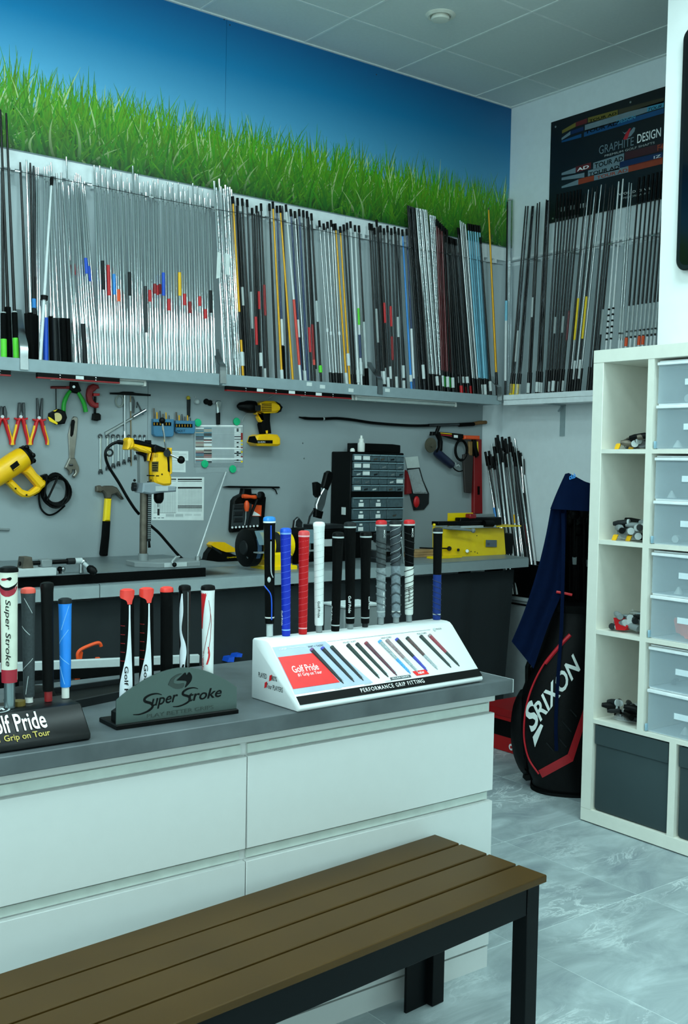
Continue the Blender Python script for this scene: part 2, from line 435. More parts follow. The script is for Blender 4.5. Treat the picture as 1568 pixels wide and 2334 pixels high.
# ================================================================ SHAFT RACKS
ZS = 1.776            # top of rack shelf
rack = thing('shaft_rack', 'long grey wall rack with notched rail and shelf below the mural', 'rack', (2.7, 4.42, 1.755))
MB().box((-1.2, 4.352, ZS-.02), (XR-.175, YB, ZS)).build('shelf', m_shelfgrey, rack, bevel=.002)
lipx = [(-1.2, W(500, 850, 4.345).x), (W(506, 850, 4.345).x, W(1137, 900, 4.345).x)]
for x0, x1 in lipx: MB().box((x0, 4.340, 1.752), (x1-.002, 4.352, 1.806)).build('front_lip', m_shelfgrey, rack, bevel=.0015)
m_rail = M('pale_rail', '#f0f6f8', .45)
def rail_outline(a, b, zb, zt, pitch=.052, tooth=.017):
    pts = [(a, zt), (a, zb+.022)]; x = a+.01
    while x+pitch < b:
        pts += [(x, zb+.022), (x, zb), (x+tooth, zb), (x+tooth, zb+.022)]; x += pitch
    return pts+[(b, zb+.022), (b, zt)]
xa, xb = W(0, 400, YB).x-.6, XR-.03
for k in range(3):
    a = xa+(xb-xa)*k/3+.0008; b = xa+(xb-xa)*(k+1)/3-.0008
    MB().prism([(x, YB-.03, z) for x, z in rail_outline(a, b, 2.588, MZ-.001)], (0, .024, 0)).build('notched_rail', m_rail, rack, smooth=0)
    MB().box((a, YB-.036, MZ-.004), (b, YB-.006, MZ-.001)).build('rail_cap', M('rail_cap_grey', '#7c8a90', .5), rack, smooth=0)
brk = [(48, 388), (213, 419), (353, 447), (495, 474), (620, 494), (733, 522), (848, 545), (940, 562), (1033, 577), (1112, 594)]
wire = []
for px, py in brk:
    e = W(px-8, py+2, 4.415); wl = Vector((e.x+.004, YB-.03, e.z+.012))
    MB().obox((e+wl)/2, (wl-e)/2, (.011, 0, 0), (0, 0, .0022)).build('rail_bracket', m_steel, rack)
    wire.append(Vector((e.x, e.y+.01, e.z+.002)))
wire = [Vector((wire[0].x-1.2, wire[0].y, wire[0].z))]+wire+[Vector((XR-.12, wire[-1].y, wire[-1].z))]
MB().tube(wire, .0014, 5).build('retaining_wire', m_dksteel, rack)
for k, (tx, ty, bx, by) in enumerate([(40, 705, 55, 836), (492, 795, 508, 868), (840, 825, 866, 893), (1121, 858, 1138, 908)]):
    pts = []
    p0 = W(tx, ty, YB-.03); p1 = W(bx, by, 4.338)
    for s_ in range(9):
        t = s_/8; pts.append(Vector((p0.x+(p1.x-p0.x)*(1-(1-t)**2), p0.y+(p1.y-p0.y)*min(1, t*1.25), p0.z+(p1.z+.045-p0.z)*t)))
    pts.append(Vector((p1.x, 4.334, p1.z-.012)))
    wv = Vector((.017, 0, 0)); MB().grid([[p-wv, p+wv] for p in pts]).grid([[p+wv+Vector((0, .003, 0)), p-wv+Vector((0, .003, 0))] for p in pts]).build('strap_bracket', m_steel, rack)
for k, (px, py) in enumerate([(705, 878), (735, 884), (800, 892), (883, 892)]):
    p = W(px, py-2, 4.339); MB().box((p.x-.016, 4.3385, p.z-.008), (p.x+.016, 4.3398, p.z+.010)).build('lip_label', m_paper, rack, smooth=0)

# magnetic tool strips and light strips under the shelf
for k, (x0, y0, x1, y1, lab) in enumerate([(-60, 833, 24, 841, 'short end of a black and red magnetic strip at far left'), (85, 843, 272, 863, 'black and red magnetic tool strip under rack above hanging pliers'), (516, 866, 800, 897, 'long black and red magnetic tool strip under rack above cordless drill')]):
    a = W(x0, y0, 4.334); b = W(x1, y1, 4.334); zt, zb = 1.751, 1.728
    t = thing('magnetic_strip', lab, 'tool strip', ((a.x+b.x)/2, 4.335, zb))
    MB().box((a.x, 4.330, zb+.006), (b.x, 4.350, zt)).build('magnet_bar', m_black, t, smooth=0)
    MB().box((a.x, 4.328, zb), (b.x, 4.350, zb+.006)).build('red_edge', m_dkred, t, smooth=0)
    n = 2 if k != 2 else 4
    for i in range(n):
        x = a.x+(b.x-a.x)*(i+.6)/(n+.3)
        MB().ball((x, 4.327, zb+.017), .004, 8).ball((x, 4.327, zb+.007), .003, 8).build('strip_screw', m_chrome, t)
    for i in range(1 if k < 2 else 3):
        x = a.x+(b.x-a.x)*(.5 if k < 2 else (.25, .72, .5)[i]); MB().box((x-.018, 4.3285, zb+.007), (x+.018, 4.330, zb+.021)).build('strip_label', m_paper, t, smooth=0)
m_tube = M('frosted_light_cover', '#dfeae6', .3, trans=.3)
for k, (x0, x1, lab) in enumerate([(117, 330, 'slim under-shelf strip light above the green-handled pliers'), (690, 802, 'short under-shelf strip light beside the cordless drill wall area'), (806, 1037, 'slim under-shelf strip light above the drawer cabinet')]):
    Yl = 4.385; za = 1.728
    a = W(x0, 860 if k == 0 else 890, Yl).x; b = W(x1, 874 if k == 0 else 913, Yl).x
    t = thing('strip_light', lab, 'light', ((a+b)/2, Yl, za))
    MB().box((a, Yl-.015, za+.018), (b, Yl+.015, 1.755)).build('housing', m_white, t, bevel=.002)
    MB().box((a+.012, Yl-.017, za), (b-.012, Yl+.017, za+.018)).build('diffuser', m_tube, t, bevel=.004)
    for x in (a, b-.012): MB().box((x, Yl-.0175, za-.001), (x+.012, Yl+.0175, za+.02)).build('end_cap', m_white, t, bevel=.002)
pts = [W(802, 899, 4.385)+Vector((0, 0, .002)), W(822, 905, 4.385), W(838, 912, 4.385), W(856, 917, 4.385), W(870, 908, 4.385), W(885, 901, 4.385), W(900, 900, 4.385)]
c = MB().tube(pts, .0022, 6).build('power_lead', m_lgrey); tag(c, 'thin white lead drooping between two under-shelf strip lights', 'cable')

# right-wall rack
rack2 = thing('shaft_rack', 'shorter pale wall rack on the right wall under the black poster', 'rack', (XR-.09, 3.8, 1.78))
XL = XR-.165
MB().box((XL+.012, 2.9, ZS-.02), (XR, YB-.16, ZS+.004)).build('shelf', m_rail, rack2, bevel=.002)
MB().box((XL, 2.9, 1.782), (XL+.012, W(1147, 900, 4.36).y-.01, 1.812)).build('front_lip', m_rail, rack2, bevel=.0015)
MB().box((XL, 2.9, 1.752), (XL+.012, W(1147, 900, 4.36).y-.012, 1.781)).build('front_lip', m_rail, rack2, bevel=.0015)
MB().prism([(XR-.03, y, z) for y, z in rail_outline(2.9, YB-.05, 2.588, 2.625, .060)], (.024, 0, 0)).build('notched_rail', m_rail, rack2, smooth=0)
w2 = []
for px, py in [(1212, 590), (1302, 574), (1394, 556), (1492, 536)]:
    e = WX(px-4, py, XR-.10); wl = Vector((XR-.03, e.y-.004, e.z-.004))
    MB().obox((e+wl)/2, (wl-e)/2, (0, .011, 0), (0, 0, .0022)).build('rail_bracket', m_steel, rack2)
    w2.append(Vector((e.x+.01, e.y, e.z+.003)))
MB().tube([Vector((w2[0].x, YB-.12, w2[0].z))]+w2+[Vector((w2[-1].x, 2.9, w2[-1].z))], .0014, 5).build('retaining_wire', m_dksteel, rack2)
p = WX(1283, 950, XR); MB().box((XR-.004, p.y-.018, 1.578), (XR, p.y+.018, 1.755)).box((XL+.02, p.y-.018, 1.75), (XR, p.y+.018, 1.756)).obox((XR-.02, p.y, 1.735), (.02, 0, .02), (0, .004, 0), (.003, 0, -.003)).build('shelf_bracket', M('painted_bracket', '#9fb0b4', .5), rack2, smooth=0)
# ================================================================ GOLF SHAFTS
rs = random.Random(11)
m_shaftchrome = M('shaft_chrome', '#eceeef', .13, 1., var=.02)
m_shaftsteel = M('shaft_satin_steel', '#b4b8b9', .3, 1., var=.04)
m_graph = M('shaft_black_graphite', '#050607', .28, spec=.4)
m_graph2 = M('shaft_grey_graphite', '#262b2e', .3, .2)
m_gold = M('shaft_gold', '#e0a11c', .3, .35)
m_wht = M('shaft_white', '#dfe3e4', .3)
m_sky2 = M('shaft_light_blue', '#7cc4de', .3, coat=.3)
m_bluesh = M('shaft_bright_blue', '#1f86d8', .3, coat=.3)
m_navysh = M('shaft_navy', '#16305c', .3, coat=.3)
m_mar = M('shaft_maroon', '#5a0d16', .28, coat=.4)
m_salmon = M('shaft_salmon_red', '#e2483c', .35)
m_foil = M('crinkled_clear_wrap', '#b9c0c2', .16, .9, bump=.7, bscale=70)
m_foilb = M('black_shafts_in_wrap', '#22262a', .18, .4, bump=.7, bscale=80)
m_sticker = M('paper_sticker', '#d5dcdc', .6)
m_limegrip = M('lime_label', '#5fd832', .5)
RODS = {}
def rodmesh(kind, mat, r0, r1):
    key = (kind, mat.name, r0, r1)
    if key not in RODS:
        mb = MB()
        if kind == 'step':
            prof = []; n = 13
            for i in range(n):
                t0 = .30+.62*i/n; r = r0+(r1-r0)*i/(n-1)
                prof += [(r, 0 if i == 0 else t0+.0006), (r, t0+.62/n if i < n-1 else 1)]
            mb.rod((0, 0, 0), (0, 0, 1), prof, 10)
        elif kind == 'wrap':
            prof = [((r0+(r1-r0)*i/14)*(1+.22*math.sin(i*2.4)), i/14) for i in range(15)]
            mb.rod((0, 0, 0), (0, 0, 1), prof, 9)
        else: mb.rod((0, 0, 0), (0, 0, 1), [(r0, 0), (r0*.97+r1*.03, .3), (r1, .97), (r1*.8, 1)], 10)
        RODS[key] = mb.mesh('golf_shaft', mat)
    return RODS[key]
def bandmesh(mat, r, t0, t1):
    key = ('b', mat.name, round(r, 4), round(t0, 3), round(t1, 3))
    if key not in RODS: RODS[key] = MB().rod((0, 0, 0), (0, 0, 1), [(r, t0), (r, t1)], 10).mesh('band', mat)
    return RODS[key]
NSH = [0]
def shaft(bot, top, kind, mat, label, group, r0=.0075, r1=.0048, bands=(), name='golf_shaft'):
    bot, top = Vector(bot), Vector(top); d = top-bot
    o = bpy.data.objects.new(name, rodmesh(kind, mat, r0, r1)); COL.objects.link(o)
    o.location = bot; o.rotation_mode = 'QUATERNION'; o.rotation_quaternion = d.to_track_quat('Z', 'Y'); o.scale = (1, 1, d.length)
    tag(o, label, 'golf shaft' if name == 'golf_shaft' else 'golf club', group); NSH[0] += 1
    for b in bands:
        t0, t1, bm_, nm = b[:4]; rr = b[4] if len(b) > 4 else (r0+(r1-r0)*max(0, (t0-.3)/.7)+.0009)
        c = bpy.data.objects.new(nm, bandmesh(bm_, rr, t0, t1)); COL.objects.link(c); c.parent = o
        if bm_ is not mat and nm != 'tip_cap': c['label'] = BL.get(bm_.name, '')+' '+nm.replace('_', ' ')
    return o
BL = {}
for mm, nm in ((m_red, 'red'), (m_blue, 'blue'), (m_black, 'black'), (m_sticker, 'white paper'), (m_limegrip, 'lime green'), (m_rubber, 'black rubber'), (m_dkgrey, 'dark grey'), (m_yellow, 'yellow'), (m_navysh, 'navy blue'), (m_salmon, 'salmon red'), (m_wht, 'white'), (m_graph, 'black'), (m_dkred, 'dark red'), (m_sky2, 'light blue'), (m_green, 'green'), (m_lgrey, 'silver grey'), (m_ink, 'black printed'), (m_bluesh, 'bright blue'), (m_orange, 'orange'), (m_mar, 'maroon'), (m_lemon, 'yellow'), (m_shaftchrome, 'chrome'), (m_gold, 'gold'), (m_dksteel, 'dark steel')): BL[mm.name] = nm

def run(bay, group, rows):
    """rows: (top px, bottom px x, style key, description, bands, depth step)"""
    rows = sorted(rows, key=lambda q: q[2])
    for i, q in enumerate(rows):
        tx, ty, bx, kind, mat, desc, bands = q[:7]; dep = q[7] if len(q) > 7 else rs.random()
        r0, r1 = q[8] if len(q) > 8 else (.0070, .0046)
        yb_, yt_ = 4.372+.055*dep, 4.440+.026*dep
        if ty < 999: top = W(tx, ty, yt_)
        by = 836+.0735*(bx-220); b = W(bx, by, yb_); b.z = ZS+.0005
        shaft(b, top, kind, mat, f'{desc}, {ordw(i+1)} from left in {bay}', group, r0, r1, bands)

def z1(x, y): return (.2551*x, 340+.2551*y)          # reading frames used when measuring the photograph
def z3(x, y): return (360+.2551*x, 380+.2551*y)
def z4(x, y): return (700+.3061*x, 440+.3061*y)

# clubs with grips at the far left
run('the far-left trio', 'gripped clubs at the rack left end', [
    (4, 383, 9, 'plain', m_graph, 'black club with a long lime grip label', [(.0, .26, m_rubber, 'grip', .0125), (.02, .13, m_limegrip, 'grip_label', .0129), (.262, .267, m_lgrey, 'ring', .011)], .1),
    (1, 250, 23, 'plain', m_graph, 'long black club with an all-black grip', [(.0, .23, m_rubber, 'grip', .0125)], .5),
    (14, 258, 38, 'plain', m_graph, 'long black club with a shorter lime grip label', [(.0, .21, m_rubber, 'grip', .0125), (.02, .11, m_limegrip, 'grip_label', .0129), (.212, .216, m_lgrey, 'ring', .011)], .1)])
# mixed group with grips, px 46-230
R = []
def add(zf, tx, ty, bx, *a):
    x, y = zf(tx, ty); R.append((x, y, zf(bx, 0)[0])+a)
GR = (.0, .26, m_rubber, 'grip', .0115)
add(z1, 180, 118, 262, 'plain', m_graph, 'black club with black grip', [GR], .1)
add(z1, 235, 95, 285, 'plain', m_shaftchrome, 'bronze-tinted chrome club with black grip', [GR], .0)
add(z1, 270, 123, 312, 'plain', m_graph, 'black club with blue collar above grip', [GR, (.29, .335, m_bluesh, 'collar', .0112)], .4)
add(z1, 300, 150, 328, 'plain', m_graph2, 'dark grey club with black grip', [(.26, .45, m_graph, 'sleeve'), GR], .9)
add(z1, 340, 165, 360, 'step', m_shaftchrome, 'bright stepped steel shaft', [], .6)
add(z1, 322, 165, 338, 'step', m_shaftchrome, 'bright stepped steel shaft', [], .9)
add(z1, 396, 162, 410, 'step', m_shaftchrome, 'steel club with a royal blue grip', [(.0, .25, m_blue, 'grip', .0115)], .2)
add(z1, 418, 158, 470, 'step', m_shaftchrome, 'steel club with black cord grip', [GR], .5)
add(z1, 438, 150, 500, 'step', m_shaftchrome, 'steel club with speckled grey grip', [(.0, .25, m_dkgrey, 'grip', .0112)], .2)
add(z1, 455, 120, 545, 'step', m_shaftchrome, 'steel club with grey cord grip', [(.0, .25, m_graph2, 'grip', .0115)], .8)
add(z1, 464, 250, 356, 'plain', m_wht, 'pale crossing rod with clamp ring', [(.955, 1.0, m_black, 'tip_cap', .0075), (.35, .372, m_black, 'clamp_ring', .016)], -.25)
add(z1, 505, 215, 580, 'step', m_shaftsteel, 'steel club with black grip', [GR], .1)
add(z1, 545, 210, 622, 'step', m_shaftsteel, 'steel club with dotted black grip', [GR], .3)
add(z1, 592, 70, 660, 'step', m_shaftchrome, 'extra long stepped steel shaft', [], .9)
for k, (tx, ty, bx) in enumerate([(560, 300, 690), (610, 330, 720), (650, 285, 745), (668, 235, 765), (680, 215, 790), (696, 226, 815), (715, 240, 835), (735, 300, 862), (752, 290, 885), (640, 300, 675), (720, 260, 800)]):
    bd = [[], [(.52, .58, m_red, 'band')], [], [(.02, .24, m_dkgrey, 'grip', .0105)], [], [], [(.50, .58, m_blue, 'band')], [(.48, .56, m_blue, 'band')], [], [], []][k]
    ds = {1: 'polished steel shaft with red band', 3: 'steel shaft with dark grey grip', 6: 'polished steel shaft with blue band', 7: 'leaning steel shaft with blue band'}.get(k, 'polished stepped steel shaft')
    add(z1, tx, ty, bx, 'step', m_shaftchrome, ds, bd, (k % 3)/2.4)
run('the leftmost steel bay', 'shafts in the leftmost steel bay', R)
# second bay
R = []
tops = [(840, 145), (890, 150), (940, 185), (990, 160), (1030, 220), (1080, 215), (1135, 260), (1185, 150), (1225, 225), (1280, 295), (1320, 290)]
bd2 = {1: (.40, .54, m_dkgrey, 'dark grey'), 2: (.38, .53, m_red, 'red'), 3: (.38, .48, m_bluesh, 'blue'), 4: (.36, .42, m_orange, 'orange'), 6: (.40, .52, m_dkgrey, 'dark grey'), 9: (.22, .46, m_graph2, 'long grey'), 10: (.38, .44, m_red, 'red')}
for k, (tx, ty) in enumerate(tops):
    b = bd2.get(k); add(z1, tx, ty, tx+62-k*3.0, 'step', m_shaftchrome, f'steel shaft with {b[3]} band' if b else 'plain stepped steel shaft', [(b[0], b[1], b[2], 'band')] if b else [], .1)
    add(z1, tx+22, ty+rs.uniform(30, 110), tx+84-k*3.2, 'step', m_shaftchrome, 'plain stepped steel shaft of the back row', [], .9)
add(z1, 1100, 300, 1130, 'step', m_shaftchrome, 'plain stepped steel shaft of the back row', [], .6)
run('the second steel bay', 'shafts in the second steel bay', R)
# third bay
R = []
tops = [(1365, 280, 0), (1385, 300, 0), (1410, 270, 0)]
for k, (tx, ty, _) in enumerate(tops): add(z1, tx, ty, tx+34, 'step', m_shaftchrome, 'steel shaft with dark red band' if k != 1 else 'steel shaft with red band', [(.42, .47, m_dkred if k != 1 else m_red, 'band')], k/3)
t3 = [(40, 160), (85, 140), (130, 150), (180, 145), (220, 180), (265, 180), (310, 150), (350, 180), (395, 205), (445, 240)]
b3 = {0: (.42, .54, m_blue, 'blue'), 1: (.34, .40, m_red, 'red'), 3: (.42, .54, m_yellow, 'thin yellow'), 4: (.38, .44, m_red, 'red'), 5: (.34, .40, m_dkred, 'dark red'), 7: (.38, .43, m_red, 'red'), 8: (.32, .37, m_red, 'red'), 9: (.36, .48, m_dkgrey, 'dark grey')}
for k, (tx, ty) in enumerate(t3):
    b = b3.get(k); add(z3, tx, ty, tx+18+k*3.2, 'step', m_shaftchrome, f'steel shaft with {b[3]} band' if b else 'plain stepped steel shaft', [(b[0], b[1], b[2], 'band')] if b else [], .1)
    add(z3, tx+21, ty+rs.uniform(40, 100), tx+40+k*3.2, 'step', m_shaftchrome, 'plain stepped steel shaft of the back row', [], .9)
run('the third steel bay', 'shafts in the third steel bay', R)
# wrapped silver cluster
R = []
for k, (tx, ty, bx) in enumerate([(500, 130, 602), (518, 190, 618), (545, 110, 636), (560, 180, 654), (585, 200, 672), (600, 165, 690), (620, 185, 706), (640, 185, 722), (655, 205, 738)]):
    add(z3, tx, ty, bx, 'wrap' if k in (1, 4, 6) else 'step', m_foil if k in (1, 4, 6) else m_shaftchrome, 'silver shaft in crinkled clear wrap' if k in (1, 4, 6) else 'tall bright steel shaft', [], (k % 3)/2.2, (.0080, .0062))
run('the wrapped silver cluster', 'shafts in the wrapped silver cluster', R)
p = W(497, 600, 4.36); MB()
t = thing('paper_tag', 'pale paper tag stuck on the wrapped silver shafts', 'tag', W(508, 633, 4.36))
MB().prism([W(*z3(*q), 4.366) for q in ((530, 760), (560, 770), (555, 990), (520, 1000))], (0, -.0015, 0)).prism([W(*z3(*q), 4.366) for q in ((600, 770), (640, 790), (640, 970), (610, 965))], (0, -.0015, 0)).build('tag_sheet', m_paper, t, smooth=0)
# black graphite bay
R = []
TB = lambda ln=.05: (.96, 1.0, m_black, 'tip_cap', .0066)
ST = lambda a=.05: (a, a+.075, m_sticker, 'sticker', .0092)
FE = (.0, .10, m_graph, 'butt_section', .0088)
for tx, ty, bx, mt, ds, bands, dep in [
    (668, 265, 765, m_gold, 'bronze gold shaft with paper sticker', [TB(), ST(.09), (.23, .38, m_graph, 'dark_section')], .2),
    (710, 280, 800, m_graph, 'black shaft with white print', [TB(), (.42, .52, m_lgrey, 'printed_section')], .5), (752, 285, 838, m_graph, 'black shaft', [TB()], .1), (795, 295, 865, m_graph2, 'dark grey shaft', [TB(), (.3, .5, m_lgrey, 'printed_section')], .6),
    (840, 370, 895, m_graph, 'black shaft with red section', [TB(), (.22, .38, m_red, 'printed_section')], .1), (880, 350, 925, m_graph, 'black shaft with white sticker', [TB(), ST(.10), (.42, .52, m_red, 'printed_section')], .4),
    (920, 330, 985, m_graph, 'black shaft with maroon section', [TB(), (.38, .55, m_dkred, 'printed_section')], .1), (735, 420, 815, m_graph2, 'thin grey shaft', [], .9), (900, 400, 960, m_graph2, 'thin grey shaft', [ST(.02)], .9), (862, 420, 905, m_graph2, 'thin grey shaft', [], 1.), (700, 350, 780, m_graph, 'black shaft', [ST(.1)], .9)]:
    add(z3, tx, ty, bx, 'plain', mt, ds, bands, dep, (.0062, .0042))
run('the first black graphite bay', 'shafts in the first graphite bay', R)
R = []
for tx, ty, bx, mt, ds, bands, dep in [
    (995, 330, 1060, m_graph, 'black shaft', [TB()], .9), (1025, 312, 1112, m_gold, 'gold shaft with black tip', [TB(), ST(.01)], .2), (1062, 350, 1128, m_navysh, 'navy shaft with white band', [TB(), (.0, .22, m_rubber, 'grip', .0108), (.225, .37, m_wht, 'white_section')], .3),
    (1090, 348, 1210, m_gold, 'gold shaft with black tip', [TB()], .1), (1112, 350, 1170, m_graph2, 'dark grey shaft', [], .9), (1142, 340, 1280, m_wht, 'white shaft fading to salmon red', [TB(), (.12, .48, m_salmon, 'red_section')], .1), (1185, 380, 1290, m_navysh, 'navy shaft with white print', [TB(), (.28, .38, m_wht, 'printed_section')], .4),
    (1222, 398, 1320, m_shaftsteel, 'thin steel shaft', [TB(), ST(.02)], .6), (1260, 380, 1345, m_navysh, 'navy shaft', [TB()], .5), (1297, 390, 1378, m_graph, 'black shaft with red print', [TB(), (.2, .34, m_red, 'printed_section')], .2), (1330, 398, 1405, m_graph, 'black shaft with red and orange print', [TB(), (.16, .36, m_dkred, 'printed_section'), (.13, .16, m_salmon, 'band')], .3), (1370, 418, 1462, m_graph, 'black shaft with lime band', [TB(), (.09, .13, m_limegrip, 'band', .0095), (.38, .50, m_lgrey, 'printed_section')], .1),
    (1240, 470, 1300, m_graph2, 'thin grey shaft', [ST(.03)], 1.), (1345, 450, 1420, m_graph2, 'thin grey shaft', [ST(.04)], 1.)]:
    add(z3, tx, ty, bx, 'plain', mt, ds, bands, dep, (.0062, .0042))
run('the gold and navy bay', 'shafts in the gold and navy bay', R)
R = []
for tx, ty, bx, mt, ds, bands, dep in [
    (90, 205, 182, m_shaftsteel, 'thin steel shaft with black butt', [TB(), FE, (.34, .36, m_wht, 'band')], .3), (122, 228, 204, m_shaftsteel, 'thin steel shaft with black butt', [TB(), FE, (.33, .35, m_wht, 'band')], .5), (150, 215, 224, m_shaftsteel, 'thin steel shaft with black butt', [TB(), FE], .2), (178, 202, 243, m_shaftsteel, 'thin steel shaft with black butt', [TB(), FE], .6),
    (196, 230, 262, m_shaftsteel, 'thin steel shaft with white band', [TB(), FE, (.33, .35, m_wht, 'band')], .1),
    (210, 228, 298, m_gold, 'gold shaft with sticker', [TB(), ST(.03)], .3), (245, 250, 322, m_gold, 'gold shaft with white sticker', [TB(), ST(.15)], .1), (271, 235, 345, m_graph, 'black shaft', [TB(), FE], .4), (296, 222, 362, m_graph, 'black shaft', [TB(), FE], .8), (322, 212, 385, m_wht, 'white shaft', [TB(), ST(.05)], .1), (355, 240, 408, m_wht, 'white shaft with lime print', [TB(), ST(.1), (.2, .34, m_navysh, 'printed_section'), (.40, .50, m_limegrip, 'printed_section')], .2), (372, 300, 428, m_lgrey, 'silver grey shaft', [FE], .7), (385, 243, 450, m_graph, 'black shaft turning grey below', [TB(), (.14, .42, m_lgrey, 'grey_section'), (.0, .14, m_rubber, 'grip', .0108)], .1)]:
    add(z4, tx, ty, bx, 'plain', mt, ds, bands, dep, (.0058, .0040))
run('the thin steel and gold bay', 'shafts in the thin steel bay', R)
R = []
for tx, ty, bx, mt, ds, bands, dep in [
    (463, 225, 528, m_graph, 'black shaft', [TB()], .3), (480, 230, 548, m_graph2, 'grey printed shaft', [TB(), (.3, .5, m_lgrey, 'printed_section')], .8), (516, 200, 578, m_graph, 'black shaft with sticker', [TB(), ST(.05)], .1), (545, 243, 608, m_graph, 'black shaft with red section', [TB(), (.42, .54, m_red, 'printed_section'), ST(.02)], .2), (571, 263, 628, m_graph2, 'grey shaft with sticker', [TB(), ST(.09)], .5), (597, 243, 648, m_graph, 'black shaft with red print', [TB(), (.40, .52, m_red, 'printed_section'), (.2, .34, m_dkred, 'band')], .2), (626, 263, 668, m_graph2, 'grey shaft', [TB(), ST(.03)], .4), (651, 252, 695, m_graph, 'black shaft with white print', [TB(), (.34, .46, m_lgrey, 'printed_section')], .1), (680, 262, 722, m_graph2, 'grey shaft with stickers', [TB(), ST(.1), ST(.01)], .5), (708, 272, 780, m_bluesh, 'bright blue shaft', [TB(), (.08, .12, m_sticker, 'sticker', .0092)], .1), (740, 268, 800, m_navysh, 'blue shaft with white lower part', [TB(), (.10, .40, m_wht, 'white_section')], .2), (500, 260, 560, m_graph2, 'grey shaft', [TB(), ST(.06)], 1.), (660, 290, 740, m_graph2, 'grey shaft', [], 1.), (530, 250, 590, m_graph, 'black shaft', [ST(.08)], .9)]:
    add(z4, tx, ty, bx, 'plain', mt, ds, bands, dep, (.0062, .0042))
run('the black and blue bay', 'shafts in the black and blue bay', R)
R = []
for k in range(7): add(z4, 748+11*k, 92+4*k, 845+11*k, 'wrap' if k % 2 else 'plain', m_foilb if k % 2 else m_graph, 'black shaft in clear wrap' if k % 2 else 'tall black shaft', [ST(.09)] if k == 3 else ([] if k % 3 else [FE]), (k % 3)/2.2, (.0064, .0056))
for k in range(9): add(z4, 812+9.5*k, 112+2*k, 918+10*k, 'wrap' if k % 2 else 'plain', m_foil if k % 2 else m_shaftsteel, 'silver shaft in crinkled clear wrap' if k % 2 else 'tall pale steel shaft', [(.0, .12, m_graph, 'butt_section', .0088), (.06, .11, m_sticker, 'sticker', .0096)] if k in (2, 6) else [(.0, .12, m_graph, 'butt_section', .0088)], (k % 3)/2.2, (.0070, .0062))
for k in range(4): add(z4, 915+12*k, 165+3*k, 1000+9*k, 'wrap', m_foil, 'silver shaft in crinkled clear wrap', [(.0, .12, m_graph, 'butt_section', .0088)], k/4, (.0070, .0060))
for k in range(7): add(z4, 962+13*k, 195+13*k, 1012+13*k, 'plain', m_mar if k not in (4, 6) else m_graph, 'glossy maroon shaft' if k not in (4, 6) else 'black shaft among maroon ones', [TB(), (.0, .15, m_graph, 'butt_section', .0088), (.06, .12, m_green if k in (1, 4) else m_sticker, 'sticker', .0096)], (k % 3)/2.2, (.0062, .0044))
for k in range(9): add(z4, 1030+13*k, 320+4*k-(90 if k > 6 else 0), 1102+17*k, 'plain', m_graph if k % 2 else m_graph2, 'black shaft' if k % 2 else 'dark grey shaft', [TB(), (.0, .15, m_graph, 'butt_section', .0088)]+([(.03, .08, m_red, 'sticker', .0096)] if k in (3, 5, 7) else [(.1, .14, m_sticker, 'sticker', .0096)] if k in (2, 4, 6) else []), (k % 3)/2.2, (.0062, .0044))
for k in range(4): add(z4, 1138+13*k, 205+9*k, 1246+11*k, 'plain', m_shaftsteel, 'pale satin steel shaft', [(.0, .12, m_graph, 'butt_section', .0088)], (k % 3)/2.4, (.0066, .0052))
for k in range(6): add(z4, 1197+17*k, 228+3*k, 1292+13*k, 'plain', m_sky2, 'light blue shaft', [TB(), (.0, .125, m_graph, 'butt_section', .0088)]+([(.03, .09, m_sticker, 'sticker', .0094)] if k % 2 else []), (k % 3)/2.2, (.0060, .0044))
add(z4, 1290, 330, 1372, 'plain', m_graph, 'black shaft', [TB(), (.06, .12, m_sticker, 'sticker', .0094)], .2)
run('the crowded bay near the corner', 'shafts in the crowded corner bay', R)
R = []
add(z4, 1350, 110, 1418, 'plain', m_gold, 'lone tall gold shaft beside the corner', [(.0, .15, m_graph, 'butt_section', .0085), (.84, 1.0, m_dksteel, 'tip_section', .0042)], .2)
x, y = R[0][:2]; q = R[0]
top = W(x, y, 4.445); b = W(q[2], 905, 4.375); b.z = ZS+.0005
shaft(b, top, 'plain', m_gold, 'lone gold shaft standing alone beside the room corner', None, bands=q[6])

# right-wall shafts, leaning towards the shop front
def z5(x, y): return (1120+.3256*x, 180+.3256*y)
def runr(bay, group, rows):
    rows = sorted(rows, key=lambda q: q[2])
    for i, (tx, ty, bx, kind, mat, desc, bands, dep) in enumerate(rows):
        px, py = z5(tx, ty); top = WX(px, py, XR-.045-.02*(1-dep))
        bpx = z5(bx, 0)[0]; b = WX(bpx, 897-.06*(bpx-1150), XR-.145+.06*dep); b.z = ZS+.0045
        shaft(b, top, kind, mat, f'{desc}, {ordw(i+1)} from left in {bay}', group, .0058, .0043, bands)
BUTT = (.0, .14, m_graph, 'butt_section', .0088)
STK = (.035, .085, m_sticker, 'sticker', .0096)
R = []
R.append((112, 860, 97, 'plain', m_graph, 'black shaft turning pale blue below', [(.1, .45, m_wht, 'pale_section', .0078), (.40, .5, m_sky2, 'blue_section', .0080)], .3))
for k, (tx, bx) in enumerate([(240, 132), (256, 146), (284, 176), (294, 190)]): R.append((tx, 890, bx, 'wrap' if k % 2 else 'plain', m_foilb if k % 2 else m_graph, 'black shaft in crinkled wrap' if k % 2 else 'black shaft', [BUTT, (.03, .085, m_lemon if k < 3 else m_sticker, 'sticker', .0096), (.2, .36, m_lgrey, 'printed_section') if k == 1 else STK], k/4))
R.append((322, 870, 255, 'plain', m_graph, 'black shaft', [BUTT, STK, (.42, .52, m_lgrey, 'printed_section')], .3)); R.append((338, 862, 268, 'plain', m_graph, 'black shaft', [BUTT], .8))
